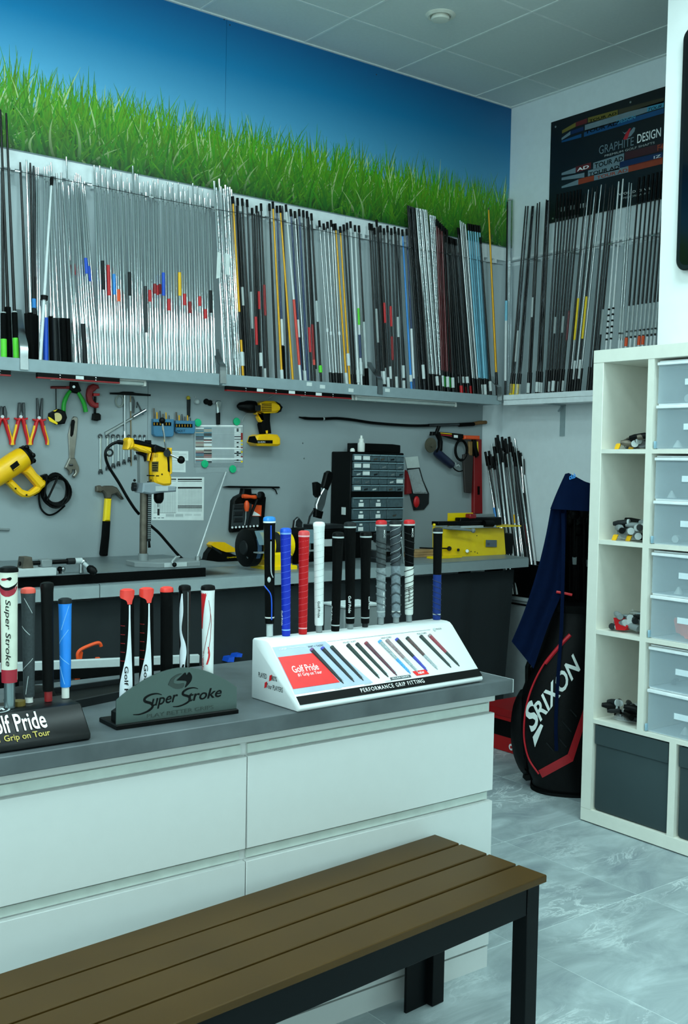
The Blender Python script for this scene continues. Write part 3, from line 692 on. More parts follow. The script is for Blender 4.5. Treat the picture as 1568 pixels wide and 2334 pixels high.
for k, (tx, bx) in enumerate([(385, 315), (395, 330), (408, 345)]): R.append((tx, 845+5*k, bx, 'wrap' if k == 1 else 'plain', m_foilb if k == 1 else m_graph, 'black shaft in crinkled wrap' if k == 1 else 'tall black shaft', [BUTT, STK], k/3))
for k in range(8): R.append((462+23*k, 808-5*k, 380+15.5*k, 'plain', m_graph if k % 3 else m_graph2, 'black shaft with black cap' if k % 3 else 'dark grey shaft', [(.88, 1., m_black, 'tip_cap', .0062), BUTT]+([STK] if k % 2 else [])+([(.32, .40, m_lgrey, 'printed_section')] if k in (2, 5) else [(.28, .42, m_mar, 'printed_section')] if k == 7 else []), (k % 3)/2.2))
runr('the right-wall black group', 'black shafts on the right wall', R)
R = []
for k, (tx, ty, bx, c) in enumerate([(660, 800, 528, 1), (680, 775, 543, 0), (708, 760, 560, 1), (726, 790, 578, 0), (742, 750, 596, 1), (770, 740, 612, 0)]): R.append((tx, ty, bx, 'plain', m_graph if c else m_shaftsteel, 'thin black shaft with yellow print' if k in (1, 4) else ('thin black shaft' if c else 'thin steel shaft'), [BUTT]+([(.28, .48, m_lemon, 'printed_section')] if k in (1, 4) else [])+([(.09, .18, m_sticker, 'sticker', .0096)] if k in (2, 4) else []), (k % 3)/2.4))
for k, (tx, ty, bx) in enumerate([(800, 735, 672), (830, 760, 690), (848, 742, 706), (864, 760, 724)]): R.append((tx, ty, bx, 'plain', m_graph if k % 2 else m_graph2, 'thin black shaft' if k % 2 else 'thin grey shaft', [BUTT]+([(.30, .42, m_lgrey, 'printed_section')] if k == 3 else []), (k % 2)/1.5))
runr('the right-wall middle group', 'thin shafts on the right wall', R)
R = []
STR = [(.40-.028*i, .408-.028*i, m_ink, 'printed_ring') for i in range(6)]
for k, (tx, ty, bx) in enumerate([(892, 718, 778), (922, 700, 808)]): R.append((tx, ty, bx, 'plain', m_wht, 'white shaft with printed rings', STR, .2))
for k, (tx, ty, bx) in enumerate([(965, 725, 872), (982, 730, 890)]): R.append((tx, ty, bx, 'plain', m_shaftsteel, 'steel shaft with white lower half', [(.0, .26, m_wht, 'white_section'), (.27, .41, m_lgrey, 'printed_section')]+STR[:5], .4))
for k, (tx, ty, bx) in enumerate([(1035, 690, 915), (1068, 682, 945), (1100, 672, 975), (1132, 662, 1003), (1162, 655, 1030), (1192, 648, 1058), (1222, 640, 1085), (1250, 632, 1110)]):
    R.append((tx, ty, bx, 'plain', m_graph, 'black shaft with ringed white lower half', [(.0, .26, m_wht, 'white_section'), (.27, .41, m_lgrey, 'printed_section')]+STR[:5]+[(.88, 1., m_black, 'tip_cap', .0064)]+([(.225, .265, m_orange, 'orange_band', .0085)] if k in (0, 3, 4) else []), .3))
runr('the ringed white group', 'white lower shafts on the right wall', R)
# tall clear tube in the corner
t = thing('clear_shaft_tube', 'tall clear plastic tube standing in the room corner', 'tube', W(1154, 900, 4.40))
pb = W(1158, 900, 4.40); pb.z = ZS+.006; pt = W(1163, 455, 4.46)
MB().rod(pb, pt, [(.015, 0), (.015, 1)], 14, caps=False).build('tube_wall', m_clear, t); MB().rod(pt-Vector((0, 0, .004)), pt+Vector((0, 0, .004)), [(.016, 0), (.016, 1)], 14).build('tube_cap', m_lgrey, t)

# loose bundle in the corner behind the bench
LB = 'thin shafts leaning in the corner bundle'
rb = random.Random(5)
tops = [(1106, 1030), (1110, 1040), (1114, 1028), (1120, 1010), (1126, 1018), (1130, 998), (1134, 992), (1139, 1006), (1144, 996), (1149, 1004), (1152, 1000), (1157, 1012), (1160, 996), (1164, 1008), (1168, 1018), (1173, 1000), (1176, 1022), (1181, 1028), (1186, 1032), (1190, 1040), (1117, 1036), (1128, 1030), (1137, 1026), (1146, 1028), (1155, 1030), (1163, 1034), (1171, 1032), (1183, 1042), (1124, 1040), (1142, 1022), (1150, 1034), (1194, 1046)]
for k, (px, py) in enumerate(tops):
    dep = rb.random(); top = W(px, py, 4.485-.09*dep)
    if top.x > XR-.02: top = WX(px, py, XR-.02)
    fx = (px-1104)/92
    b = W(1152+84*fx+rb.uniform(-8, 8), 1345, 4.30-.12*dep-.06*fx); b.z = .682
    b.x = min(b.x, XR-.03)
    mt = [m_shaftchrome, m_graph, m_shaftsteel, m_graph2, m_wht][[0, 1, 0, 2, 1, 0, 3, 1, 0, 4][k % 10]]
    bd = [(.90, 1., m_black, 'tip_cap', .0078)] if k % 4 != 3 else []
    if k == 0: bd = bd+[(.45, .60, m_bluesh, 'blue_section', .0085)]
    if k in (13, 18): bd = bd+[(.30, .48, m_red, 'red_section', .0078)]
    lab = {0: 'shaft with bright blue section at left of the corner bundle', 13: 'shaft with a red section in the middle of the corner bundle', 18: 'shaft with a red section at right of the corner bundle', 15: 'bare bronze-tipped shaft standing tallest at right in corner bundle'}.get(k)
    kindn = {m_shaftchrome.name: 'bright chrome', m_graph.name: 'black', m_shaftsteel.name: 'satin steel', m_graph2.name: 'dark grey', m_wht.name: 'white'}[mt.name]
    shaft(b, top, 'step' if mt is m_shaftchrome else 'plain', mt, lab or f'{kindn} shaft, {ordw(1+sorted(tops).index((px, py)))} tip from left in the tangled corner bundle', LB, .0068, .0046, bd)
# ================================================================ TOOLS ON THE WALL PANEL
def a1(x, y): return (.2551*x, 840+.2551*y)
def a2(x, y): return (300+.2551*x, 840+.2551*y)
def a3(x, y): return (640+.3827*x, 880+.3827*y)
def a5(x, y): return (960+.1658*x, 940+.1658*y)
def wp_(zf, q, off): return W(*zf(*q), YP-off)
def plate(zf, pts, w0, w1, ch=0., mb=None):
    return (mb or MB()).prism([wp_(zf, q, w0) for q in pts], (0, -(w1-w0), 0), ch)
def wtube(zf, pts, off, r, n=7, mb=None, closed=False):
    if not isinstance(off, (list, tuple)): off = [off]*len(pts)
    return (mb or MB()).tube([wp_(zf, q, o) for q, o in zip(pts, off)], r, n, closed)
def smooth_line(pts, k=4):
    out = []
    P = [pts[0]]+list(pts)+[pts[-1]]
    for i in range(1, len(P)-2):
        for s_ in range(k):
            t = s_/k; q = []
            for c in range(len(pts[0])):
                p0, p1, p2, p3 = P[i-1][c], P[i][c], P[i+1][c], P[i+2][c]
                q.append(.5*((2*p1)+(-p0+p2)*t+(2*p0-5*p1+4*p2-p3)*t*t+(-p0+3*p1-3*p2+p3)*t**3))
            out.append(tuple(q))
    out.append(tuple(pts[-1])); return out

# three pairs of insulated pliers
def pliers(name, label, cx, top, joint, foot, spread, jaw):
    t = thing(name, label, 'pliers', wp_(a1, (cx, foot), 0), 'insulated pliers on the tool panel')
    j = MB()
    for sg in (-1, 1):
        if jaw == 'needle': q = [(cx+sg*2, joint+30), (cx+sg*26, joint+20), (cx+sg*26, joint-60), (cx+sg*28, top), (cx+sg*17, top), (cx+sg*3, joint-50)]
        elif jaw == 'combi': q = [(cx+sg*2, joint+30), (cx+sg*34, joint+20), (cx+sg*32, joint-70), (cx+sg*26, top), (cx+sg*8, top), (cx+sg*6, joint-50), (cx+sg*14, joint-30)]
        else: q = [(cx+sg*2, joint+30), (cx+sg*34, joint+20), (cx+sg*34, joint-40), (cx+sg*18, top), (cx+sg*3, top+8)]
        plate(a1, q, .004, .016, .003, j)
    j.build('jaws', m_dksteel, t)
    MB().cyl(wp_(a1, (cx, joint), .002), wp_(a1, (cx, joint), .019), .007, n=12).build('pivot', m_steel, t)
    for sg in (-1, 1):
        ln = smooth_line([(cx+sg*-12, joint+10), (cx+sg*20, joint+30), (cx+sg*spread*.62, joint+115), (cx+sg*spread, foot-40), (cx+sg*spread, foot)])
        n = len(ln); wtube(a1, ln, .011, [.0065+.0022*math.sin(PI*min(1, i/n+.15)) for i in range(n)], 9).build('handle', m_red, t)
        wtube(a1, [(x+sg*9, y+3) for x, y in ln[n//2-2:]], .0125, .0064, 8).build('handle_inlay', m_yellow, t, label='yellow outer half of the handle')
        MB().obox(wp_(a1, (cx+sg*40, joint+22), .011), (.009, 0, .003*sg), (0, .009, 0), (0, 0, .004)).build('finger_guard', m_red, t, bevel=.002)
pliers('pliers', 'red and yellow side cutting pliers at far left of the panel', 22, 335, 430, 680, 72, 'cut')
pliers('pliers', 'red and yellow combination pliers in the middle of three', 187, 305, 430, 680, 62, 'combi')
pliers('pliers', 'red and yellow long needle nose pliers beside the tape measure', 350, 265, 440, 680, 66, 'needle')

t = thing('tape_measure', 'round black and yellow tape measure hung on panel', 'tape measure', wp_(a1, (500, 500), 0))
plate(a1, [(430, 400), (500, 362), (560, 385), (576, 440), (555, 495), (490, 500), (425, 450)], .0, .034, .005).build('case', m_black, t)
plate(a1, [(428, 430), (452, 440), (515, 488), (510, 502), (440, 470)], .034, .037, .001).build('side_trim', m_lemon, t, label='yellow lower trim')
plate(a1, [(512, 366), (470, 378), (490, 385)], .034, .036).build('side_trim', m_lemon, t)
MB().cyl(wp_(a1, (512, 435), .033), wp_(a1, (512, 435), .038), .0195, n=24).build('dial_plate', M('pale_gold', '#c2ae74', .4, .4), t)
wtube(a1, [(500, 175), (502, 362)], .012, .0025, 5).build('hanging_cord', m_black, t)

t = thing('red_magnet_bar', 'short dark red magnetic bar holding tape measure cord', 'tool holder', wp_(a1, (540, 180), 0))
plate(a1, [(450, 158), (612, 158), (612, 182), (450, 180)], .001, .016, .002).build('bar', m_dkred, t); plate(a1, [(455, 162), (590, 160), (590, 166), (455, 168)], .016, .018).build('bar_edge', m_black, t)

t = thing('crimping_pliers', 'black crimping pliers with spread bright green handles', 'pliers', wp_(a1, (660, 395), 0))
plate(a1, [(625, 105), (680, 105), (700, 160), (715, 200), (680, 225), (640, 215), (615, 185)], .004, .022, .004).build('head', m_black, t)
MB().cyl(wp_(a1, (660, 163), .004), wp_(a1, (660, 163), .026), .006, n=12).build('pivot', m_steel, t)
for q in ([(628, 200), (600, 240), (572, 310), (566, 395)], [(690, 205), (722, 255), (752, 320), (766, 388)]):
    ln = smooth_line(q); wtube(a1, ln, .014, [.007+.003*min(1, i/6) for i in range(len(ln))], 9).build('handle', m_green, t)
t = thing('pipe_cutter', 'red c-shaped pipe cutter with black knob hung on panel', 'pipe cutter', wp_(a1, (845, 470), 0))
plate(a1, [(770, 190), (785, 155), (820, 138), (865, 150), (876, 178), (850, 185), (838, 200), (820, 210), (812, 240), (816, 280), (835, 305), (868, 308), (868, 350), (840, 355), (800, 335), (772, 290), (764, 240)], .003, .024, .005).build('frame', m_dkred, t)
plate(a1, [(822, 222), (878, 224), (876, 244), (824, 248)], .004, .022, .002).build('slide', m_red, t)
wtube(a1, [(850, 250), (848, 400)], .012, .006, 8).build('screw', m_black, t)
plate(a1, [(822, 405), (835, 398), (868, 400), (884, 415), (884, 460), (850, 468), (816, 460)], .002, .026, .004).build('knob', m_black, t)

t = thing('adjustable_wrench', 'worn steel adjustable wrench hanging jaw down', 'wrench', wp_(a1, (640, 975), 0))
plate(a1, [(640, 445), (655, 428), (682, 432), (692, 450), (686, 560), (660, 800), (655, 850), (628, 850), (616, 800), (606, 590)], .002, .010, .003).build('handle', M('worn_steel', '#a39d94', .33, .95, var=.15), t)
plate(a1, [(640, 460), (660, 455), (670, 475), (654, 590), (640, 612), (628, 600), (630, 500)], .010, .0125, .001).build('handle_slot', m_black, t)
plate(a1, [(612, 800), (660, 800), (695, 880), (698, 920), (682, 945), (655, 978), (640, 960), (664, 930), (660, 905), (636, 905), (634, 930), (608, 950), (602, 915), (572, 885)], .002, .018, .003).build('jaw', M('worn_steel', '#a39d94', .33, .95, var=.15), t)
MB().cyl(wp_(a1, (618, 862), .021), wp_(a1, (650, 862), .021), .005, n=10).build('adjuster', m_dksteel, t)

t = thing('tool_bar', 'black horizontal tee bar at upper left of the panel', 'tool holder', wp_(a1, (1160, 240), 0))
plate(a1, [(980, 216), (1060, 214), (1090, 206), (1180, 208), (1200, 218), (1340, 232), (1338, 246), (1190, 240), (980, 230)], .002, .014, .003).build('bar', m_black, t)
t = thing('hex_rod', 'bright steel rod hanging from the black tee bar', 'tool', wp_(a1, (1113, 600), 0))
wtube(a1, [(1113, 238), (1115, 615)], .009, .0048, 8).build('rod', m_steel, t); wtube(a1, [(1113, 560), (1115, 620)], .009, .0056, 8).build('socket_tip', m_chrome, t)
t = thing('tee_rod', 'long thin bronze rod hanging from the black tee bar', 'tool', wp_(a1, (1168, 870), 0))
wtube(a1, [(1166, 242), (1170, 600), (1172, 870)], .006, .0026, 7).build('rod', M('bronze_rod', '#8a7458', .35, .9), t); wtube(a1, [(1166, 300), (1168, 380)], .006, .0045, 7).build('sleeve', m_lgrey, t)
t = thing('key_cluster', 'dark hex keys hanging beside the thin bronze rod', 'hex keys', wp_(a1, (1185, 400), 0))
for dx in (0, 12): wtube(a1, [(1178+dx, 250), (1190+dx, 290), (1186+dx, 400)], .007, .0022, 6).build('hex_key', m_dksteel, t)
pts = [(1068+34*math.cos(k*PI/10), 292+50*math.sin(k*PI/10)) for k in range(20)]
tag(wtube(a1, pts, .008, .0028, 6, closed=True).build('rubber_ring', M('translucent_rubber', '#8b938a', .5)), 'pale rubber ring hanging behind the bright steel rod', 'ring')
t = thing('socket_wrench', 'long chrome wrench slanting up to a fat socket end', 'wrench', wp_(a1, (940, 590), 0))
plate(a1, [(930, 570), (1190, 425), (1200, 440), (1000, 560), (940, 600)], .002, .009, .002).build('handle', m_steel, t)
wtube(a1, [(1190, 435), (1300, 372)], .012, .0085, 10).build('socket', m_chrome, t); wtube(a1, [(1280, 410), (1225, 300), (1222, 350)], .006, .003, 6).build('hook', m_dksteel, t)

xs = [896, 960, 1010, 1056, 1106, 1152, 1206, 1250, 1290]; bots = [932, 900, 880, 862, 845, 825, 805, 790, 775]
for k, (x, yb) in enumerate(zip(xs, bots)):
    t = thing('combination_wrench', f'chrome combination wrench, {ordw(k+1)} from left in the hanging set', 'wrench', wp_(a1, (x, yb), 0), 'combination wrench set on the panel')
    wd = 16-1.1*k; yt = 606
    plate(a1, [(x-wd*.55, yt), (x+wd*.55, yt), (x+wd*.5, yb-25), (x-wd*.5, yb-25)], .004, .009, .002).build('shank', m_chrome, t)
    ring = [wp_(a1, (x+wd*.95*math.cos(a*PI/8), yt-2+wd*.95*math.sin(a*PI/8)), .0065) for a in range(16)]
    MB().tube(ring, .0030, 6, True).build('ring_end', m_dksteel, t)
    plate(a1, [(x-wd*.6, yb-34), (x+wd*.6, yb-34), (x+wd*1.2, yb-8), (x+wd*1.0, yb+14), (x+wd*.42, yb-6), (x-wd*.42, yb-6), (x-wd*1.0, yb+14), (x-wd*1.2, yb-8)], .003, .011, .002).build('open_end', m_dksteel, t)

# heat gun with coiled lead
t = thing('heat_gun', 'yellow heat gun with looped handle hung at panel left', 'heat gun', wp_(a1, (150, 1150), 0))
A = wp_(a1, (-75, 985), .05); Bp = wp_(a1, (225, 782), .05); ax = (Bp-A)
MB().rod(A, Bp, [(.030, 0), (.046, .04), (.048, .3), (.049, .72), (.046, .93), (.040, 1)], 22).build('barrel', m_yellow, t)
MB().rod(A+ax*.985, A+ax*1.10, [(.043, 0), (.045, .3), (.038, 1)], 20).rod(A+ax*1.09, A+ax*1.16, [(.026, 0), (.026, 1)], 14).build('rear_cap', m_black, t)
for a_ in range(5):
    th = a_*2*PI/5; o_ = ax.normalized().orthogonal().normalized(); o2 = ax.normalized().cross(o_)
    c_ = A+ax*1.11+(o_*math.cos(th)+o2*math.sin(th))*.036; MB().ball(c_, .012, 8).build('cap_lobe', m_black, t)
plate(a1, [(175, 925), (240, 850), (300, 935), (385, 1010), (382, 1045), (330, 1085), (285, 1030), (215, 950)], .026, .070, .010).build('handle', m_yellow, t)
plate(a1, [(40, 1020), (85, 985), (180, 1080), (240, 1100), (330, 1030), (370, 1055), (330, 1105), (285, 1130), (240, 1150), (180, 1146), (140, 1120)], .030, .064, .008).build('handle_loop', m_yellow, t)
plate(a1, [(88, 870), (152, 822), (180, 868), (120, 918)], .1005, .1015).build('maker_plate', m_black, t, smooth=0); plate(a1, [(120, 905), (176, 862), (179, 867), (122, 911)], .1015, .102).build('plate_line', m_yellow, t, smooth=0)
for q in ((70, 1005), (140, 1072), (238, 1130)): MB().cyl(wp_(a1, q, .062), wp_(a1, q, .069), .004, n=8).build('screw_hole', m_black, t)
plate(a1, [(285, 1130), (345, 1095), (352, 1105), (300, 1138)], .035, .055, .003).build('lead_gland', m_black, t)
c = thing('coiled_cable', 'black cable coiled and hung beside the yellow heat gun', 'cable', wp_(a1, (490, 1310), 0))
ln = [(352, 1098), (350, 1180), (372, 1260), (430, 1308), (500, 1290), (580, 1225)]
rr = random.Random(4)
for lp in range(6):
    cx, cy, rx, ry = 505+rr.uniform(-16, 16), 1095+rr.uniform(-14, 14), 118+rr.uniform(-26, 10), 138+rr.uniform(-26, 14)
    wtube(a1, [(cx+rx*math.cos(k*PI/14), cy+ry*math.sin(k*PI/14)) for k in range(28)], .012+.007*lp, .0042, 6, closed=True).build('loop', m_black, c)
wtube(a1, smooth_line(ln, 5), .012, .0042, 6).build('loose_end', m_black, c)
for a_, b_ in (((395, 1150), (420, 960)), ((420, 1180), (520, 965)), ((380, 985), (460, 1000))): wtube(a1, [a_, b_], .062, .0045, 6).build('cable_strand', m_black, c)
plate(a1, [(355, 955), (400, 940), (425, 975), (380, 995)], .03, .06, .005).build('plug', m_black, c)

t = thing('claw_hammer', 'claw hammer with yellow and black grip hung on panel', 'hammer', wp_(a1, (920, 1672), 0))
plate(a1, [(848, 1052), (880, 1042), (900, 1056), (930, 1046), (990, 1046), (1030, 1062), (1065, 1115), (1092, 1165), (1080, 1172), (1020, 1118), (985, 1130), (978, 1165), (932, 1162), (922, 1118), (900, 1098), (880, 1108), (848, 1098)], .006, .030, .006).build('head', m_iron, t)
plate(a1, [(932, 1160), (982, 1162), (970, 1362), (916, 1362)], .008, .030, .006).build('shaft_sleeve', m_lemon, t)
plate(a1, [(915, 1362), (971, 1362), (962, 1500), (946, 1668), (930, 1674), (892, 1672), (886, 1655), (905, 1500)], .007, .033, .007).build('grip', m_rubber, t)

# small drill-bit cases
for k, (x0, x1, y0, y1, lab) in enumerate([(1352, 1532, 450, 612, 'larger blue-grey drill bit case left of the second one'), (1552, 1722, 465, 585, 'smaller blue-grey drill bit case with printed side')]):
    t = thing('drill_bit_case', lab, 'bit case', wp_(a1, ((x0+x1)/2, y1), 0), 'blue drill bit cases')
    plate(a1, [(x0, y0), (x1, y0+4), (x1, y1-22), (x1-14, y1), (x0+18, y1-4), (x0, y1-24)], .0, .026, .003).build('case_body', M('case_blue', '#41789a', .45), t)
    plate(a1, [(x0+14, y0+28), (x1-4, y0+30), (x1-4, y0+62), (x0+14, y0+60)], .026, .028).build('slot', m_black, t, smooth=0)
    for i in range(6):
        x = x0+25+(x1-x0-45)*i/5; h = [95, 60, 72, 45, 58, 32][i]*(1 if k == 0 else .8)
        wtube(a1, [(x, y0+6), (x-2, y0-h)], .013, .0028+.0012*(5-i)/5, 7).build('drill_bit', [m_iron, m_gold, m_dksteel][i % 3], t)
        MB().cyl(wp_(a1, (x, y0+34), .027), wp_(a1, (x, y0+56), .027), .002, n=6).build('bit_shank', m_gold, t)
    if k: text('MADE IT', wp_(a1, (x0+28, y1-16), .0262), (.044, 0, .003), (0, 0, .011), m_ink, t)
t = thing('screwdriver', 'small dark file with yellow tip hanging above bit case', 'file', wp_(a2, (505, 430), 0))
plate(a2, [(492, 275), (520, 275), (516, 430), (496, 430)], .003, .013, .002).build('blade', m_dkgrey, t); MB().ball(wp_(a2, (506, 262), .009), .010, 10).build('end_knob', M('mustard', '#b39a1a', .5), t)
tag(MB().ball(wp_(a2, (586, 297), .013), .0125, 12).ball(wp_(a2, (572, 298), .006), .009, 10).build('ball_magnet', m_lgrey), 'shiny grey ball magnet left of the black magnets', 'magnet')
for k, (q, lab) in enumerate((((662, 296), 'round black magnet, left of the touching pair'), ((694, 308), 'round black magnet, lower right of the touching pair'))):
    tag(MB().lathe(wp_(a2, q, 0), (0, -1, 0), [(.0135, 0), (.0145, .008), (.012, .013)], 18).build('round_magnet', m_black), lab, 'magnet', 'black round magnets')
t = thing('ratchet', 'chrome ratchet with black grip hung over the chart', 'ratchet', wp_(a2, (768, 500), 0))
plate(a2, [(740, 295), (755, 285), (785, 288), (793, 302), (785, 345), (780, 400), (756, 400), (752, 345)], .004, .020, .004).build('head', m_chrome, t)
plate(a2, [(754, 398), (782, 398), (780, 500), (756, 500)], .004, .020, .005).build('grip', m_black, t); MB().cyl(wp_(a2, (735, 300), .004), wp_(a2, (735, 300), .02), .008, n=12).build('socket', m_dksteel, t)

# cordless drill
t = thing('cordless_drill', 'yellow and black cordless drill hung on the panel', 'drill', wp_(a2, (1150, 700), 0))
plate(a2, [(1090, 312), (1145, 292), (1215, 294), (1262, 320), (1278, 352), (1268, 388), (1225, 400), (1130, 404), (1096, 380)], .006, .075, .012).build('motor_housing', m_yellow, t)
MB().lathe(wp_(a2, (1098, 345), .040), wp_(a2, (940, 335), .040)-wp_(a2, (1098, 345), .040), [(.030, 0), (.031, .02), (.030, .045), (.024, .062), (.019, .085), (.008, .098)], 20).build('chuck', m_black, t)
plate(a2, [(1225, 300), (1262, 318), (1280, 350), (1270, 388), (1240, 400), (1262, 350)], .004, .078, .008).build('rear_bumper', m_black, t)
plate(a2, [(1100, 330), (1150, 326), (1150, 378), (1104, 380)], .075, .079, .001).build('gear_band', m_dkgrey, t)
for k in range(5): plate(a2, [(1162, 316+15*k), (1250, 314+15*k), (1250, 321+15*k), (1162, 323+15*k)], .0755, .077).build('vent_slot', m_black, t, smooth=0)
plate(a2, [(1088, 392), (1120, 396), (1150, 420), (1142, 455), (1168, 460), (1160, 474), (1132, 480), (1118, 462), (1105, 430), (1120, 416), (1086, 408)], .024, .056, .006).build('trigger', m_yellow, t)
plate(a2, [(1128, 400), (1205, 398), (1202, 470), (1215, 580), (1140, 586), (1122, 500), (1136, 455)], .018, .062, .010).build('grip', m_rubber, t)
plate(a2, [(1028, 660), (1045, 605), (1075, 590), (1160, 586), (1235, 592), (1262, 625), (1262, 682), (1235, 694), (1060, 692)], .002, .078, .010).build('battery', m_yellow, t)
plate(a2, [(1036, 655), (1050, 608), (1100, 602), (1118, 640), (1258, 640), (1258, 670), (1100, 668)], .078, .081, .001).build('battery_band', m_black, t)
text('LI-ION', wp_(a2, (1128, 664), .0812), (.042, 0, .001), (0, 0, .0085), m_whiteink, t)
plate(a2, [(1196, 555), (1214, 552), (1214, 580), (1200, 580)], .062, .065).build('lamp', m_yellow, t)
wtube(a2, [(985, 478), (1005, 430), (1030, 404), (1080, 402)], .004, .0018, 5).build('hook_wire', m_lgrey, t)
c = wtube(a2, smooth_line([(1205, 285), (1230, 262), (1272, 238), (1330, 215), (1385, 198), (1440, 196)]), [.01]*21, .0016, 5).build('wire', m_lgrey); tag(c, 'thin pale wire running from the drill up to the light', 'cable')

# chart in a sleeve, four green magnets, paper tables
t = thing('shaft_chart', 'coloured chart in clear sleeve held by four green magnets', 'chart', wp_(a2, (775, 930), 0))
plate(a2, [(550, 500), (1000, 500), (1000, 880), (558, 880)], .001, .002).build('sleeve', M('clear_sleeve', '#8d989b', .25), t, smooth=0)
plate(a2, [(565, 860), (968, 866), (962, 918), (570, 936)], .0005, .0009).build('lower_sheet', M('sleeve_grey', '#9aa5a8', .4), t, smooth=0)
plate(a2, [(566, 503), (992, 505), (992, 845), (566, 845)], .002, .0026).build('sheet', M('grey_sheet', '#a9b3b6', .5), t, smooth=0)
rc = random.Random(8)
cols = [m_ginkl, M('print_navy', '#3b4a63', .6), M('print_brick', '#8c4a44', .6), M('print_teal', '#3f7487', .6), M('print_brown', '#4a3b39', .6), m_whiteink, m_dkgrey, M('print_sand', '#a89f90', .6)]
y = 530
while y < 842:
    h = rc.choice((7, 9, 11)); st = y in ()
    a_, b_ = rc.sample(cols, 2)
    plate(a2, [(572, y), (645, y), (645, y+h), (572, y+h)], .0027, .0029).build('printed_row', a_, t, smooth=0)
    plate(a2, [(645, y), (716, y), (716, y+h), (645, y+h)], .0027, .0029).build('printed_row', b_, t, smooth=0)
    plate(a2, [(722, y+h-2), (915, y+h-2), (915, y+h), (722, y+h)], .0027, .0029).build('printed_row', m_ginkl, t, smooth=0)
    plate(a2, [(918, y), (975, y), (975, y+h-3), (918, y+h-3)], .0027, .0029).build('printed_row', m_whiteink if rc.random() < .75 else m_dkgrey, t, smooth=0)
    y += h+3
for yy in (504, 705, 798): plate(a2, [(566, yy), (992, yy+2), (992, yy+16), (566, yy+14)], .003, .0033).build('white_bar', m_whiteink, t, smooth=0)
for yy, h, c_ in ((575, 62, m_dkred), (640, 14, m_lemon), (672, 12, m_lemon), (702, 10, m_dkred), (738, 14, m_lemon), (782, 10, m_dkred), (825, 14, m_lemon)): plate(a2, [(976, yy), (992, yy), (992, yy+h), (976, yy+h)], .003, .0034).build('colour_tab', c_, t, smooth=0)
for yy in (535, 550, 655, 695, 740, 768, 812): plate(a2, [(938, yy), (956, yy), (956, yy+12), (938, yy+12)], .003, .0034).build('dark_mark', m_dkgrey, t, smooth=0)
for q, nm in (((588, 484), 'upper left'), ((935, 474), 'upper right'), ((650, 852), 'lower left'), ((900, 898), 'lower right')):
    tag(MB().lathe(wp_(a2, q, .003), (0, -1, 0), [(.0185, 0), (.0195, .003), (.018, .0075), (.0, .0085)], 24, caps=False).build('green_magnet', m_mint), f'round mint green magnet at {nm} of the chart', 'magnet', 'green magnets on the chart')
def ptable(lab, cat, corners, rows, heads=()):
    t = thing('paper_sheet', lab, cat, mid(*[wp_(a2, q, 0) for q in corners[2:]]))
    plate(a2, corners, .0005, .0011).build('sheet', m_paper, t, smooth=0)
    mb = MB()
    for (x0, y0, x1, y1) in rows: plate(a2, [(x0, y0), (x1, y0), (x1, y1), (x0, y1)], .0011, .0013, 0, mb)
    mb.build('printed_lines', m_ginkl, t, smooth=0, kind='stuff')
    if heads:
        mb = MB()
        for (x0, y0, x1, y1) in heads: plate(a2, [(x0, y0), (x1, y0), (x1, y1), (x0, y1)], .0011, .0014, 0, mb)
        mb.build('printed_headings', m_dkgrey, t, smooth=0, kind='stuff')
ptable('small white printed paper behind the drill press handle, upper', 'paper', [(300, 735), (506, 738), (506, 822), (300, 826)], [(345, 752, 420, 755), (340, 764, 490, 767), (330, 780, 495, 782), (330, 795, 495, 797)])
ptable('small white printed paper behind the drill press, lower', 'paper', [(290, 826), (482, 828), (482, 928), (290, 922)], [(320, 842+12*k, 466, 844+12*k) for k in range(6)])
rows = [(195+2*0, y, 395, y+2) for y in range(1076, 1290, 11)]+[(412, y, 628, y+2) for y in range(1076, 1280, 11)]
rows += [(x, 1075, x+1.6, 1290) for x in range(200, 396, 15)]+[(x, 1075, x+1.6, 1275) for x in range(415, 630, 13)]
rows += [(305, 1300+7*k, 380, 1303+7*k) for k in range(4)]+[(390, 1300+7*k, 460, 1303+7*k) for k in range(4)]+[(475, 1302, 540, 1304), (475, 1312, 540, 1314), (555, 1302, 620, 1304), (555, 1312, 620, 1314), (195, 1330, 220, 1338), (232, 1330, 255, 1338), (265, 1330, 290, 1338)]
ptable('large white printed table sheet behind the drill chuck', 'paper', [(182, 970), (648, 970), (642, 1356), (180, 1354)], rows, [(320, 984, 398, 994), (412, 984, 628, 996), (330, 1004, 396, 1007), (412, 1004, 628, 1010), (325, 1058, 400, 1070), (412, 1058, 628, 1072), (412, 1225, 628, 1233), (412, 1240, 628, 1247), (195, 1290, 395, 1292)])

# black bar, socket set, pliers, hose saw, blister pack
t = thing('magnet_rail', 'thin black rail above the black tool case', 'tool holder', wp_(a2, (1060, 1070), 0))
plate(a2, [(810, 1056), (860, 1048), (1310, 1054), (1318, 1068), (860, 1064)], .002, .014, .002).build('bar', m_black, t); wtube(a2, [(1255, 1066), (1285, 1085), (1300, 1122)], .008, .003, 6).build('hook', m_black, t)
t = thing('tool_case', 'black open-front tool case with orange drivers on panel', 'tool case', wp_(a2, (1010, 1460), 0))
plate(a2, [(880, 1180), (905, 1145), (960, 1118), (970, 1070), (1040, 1072), (1045, 1118), (1140, 1120), (1172, 1150), (1150, 1440), (990, 1450), (870, 1462), (864, 1440)], .0, .035, .006).build('shell', m_black, t)
plate(a2, [(905, 1215), (1040, 1200), (1130, 1230), (1140, 1400), (890, 1410)], .035, .037, .001).build('window', M('smoked_plastic', '#33393b', .25), t)
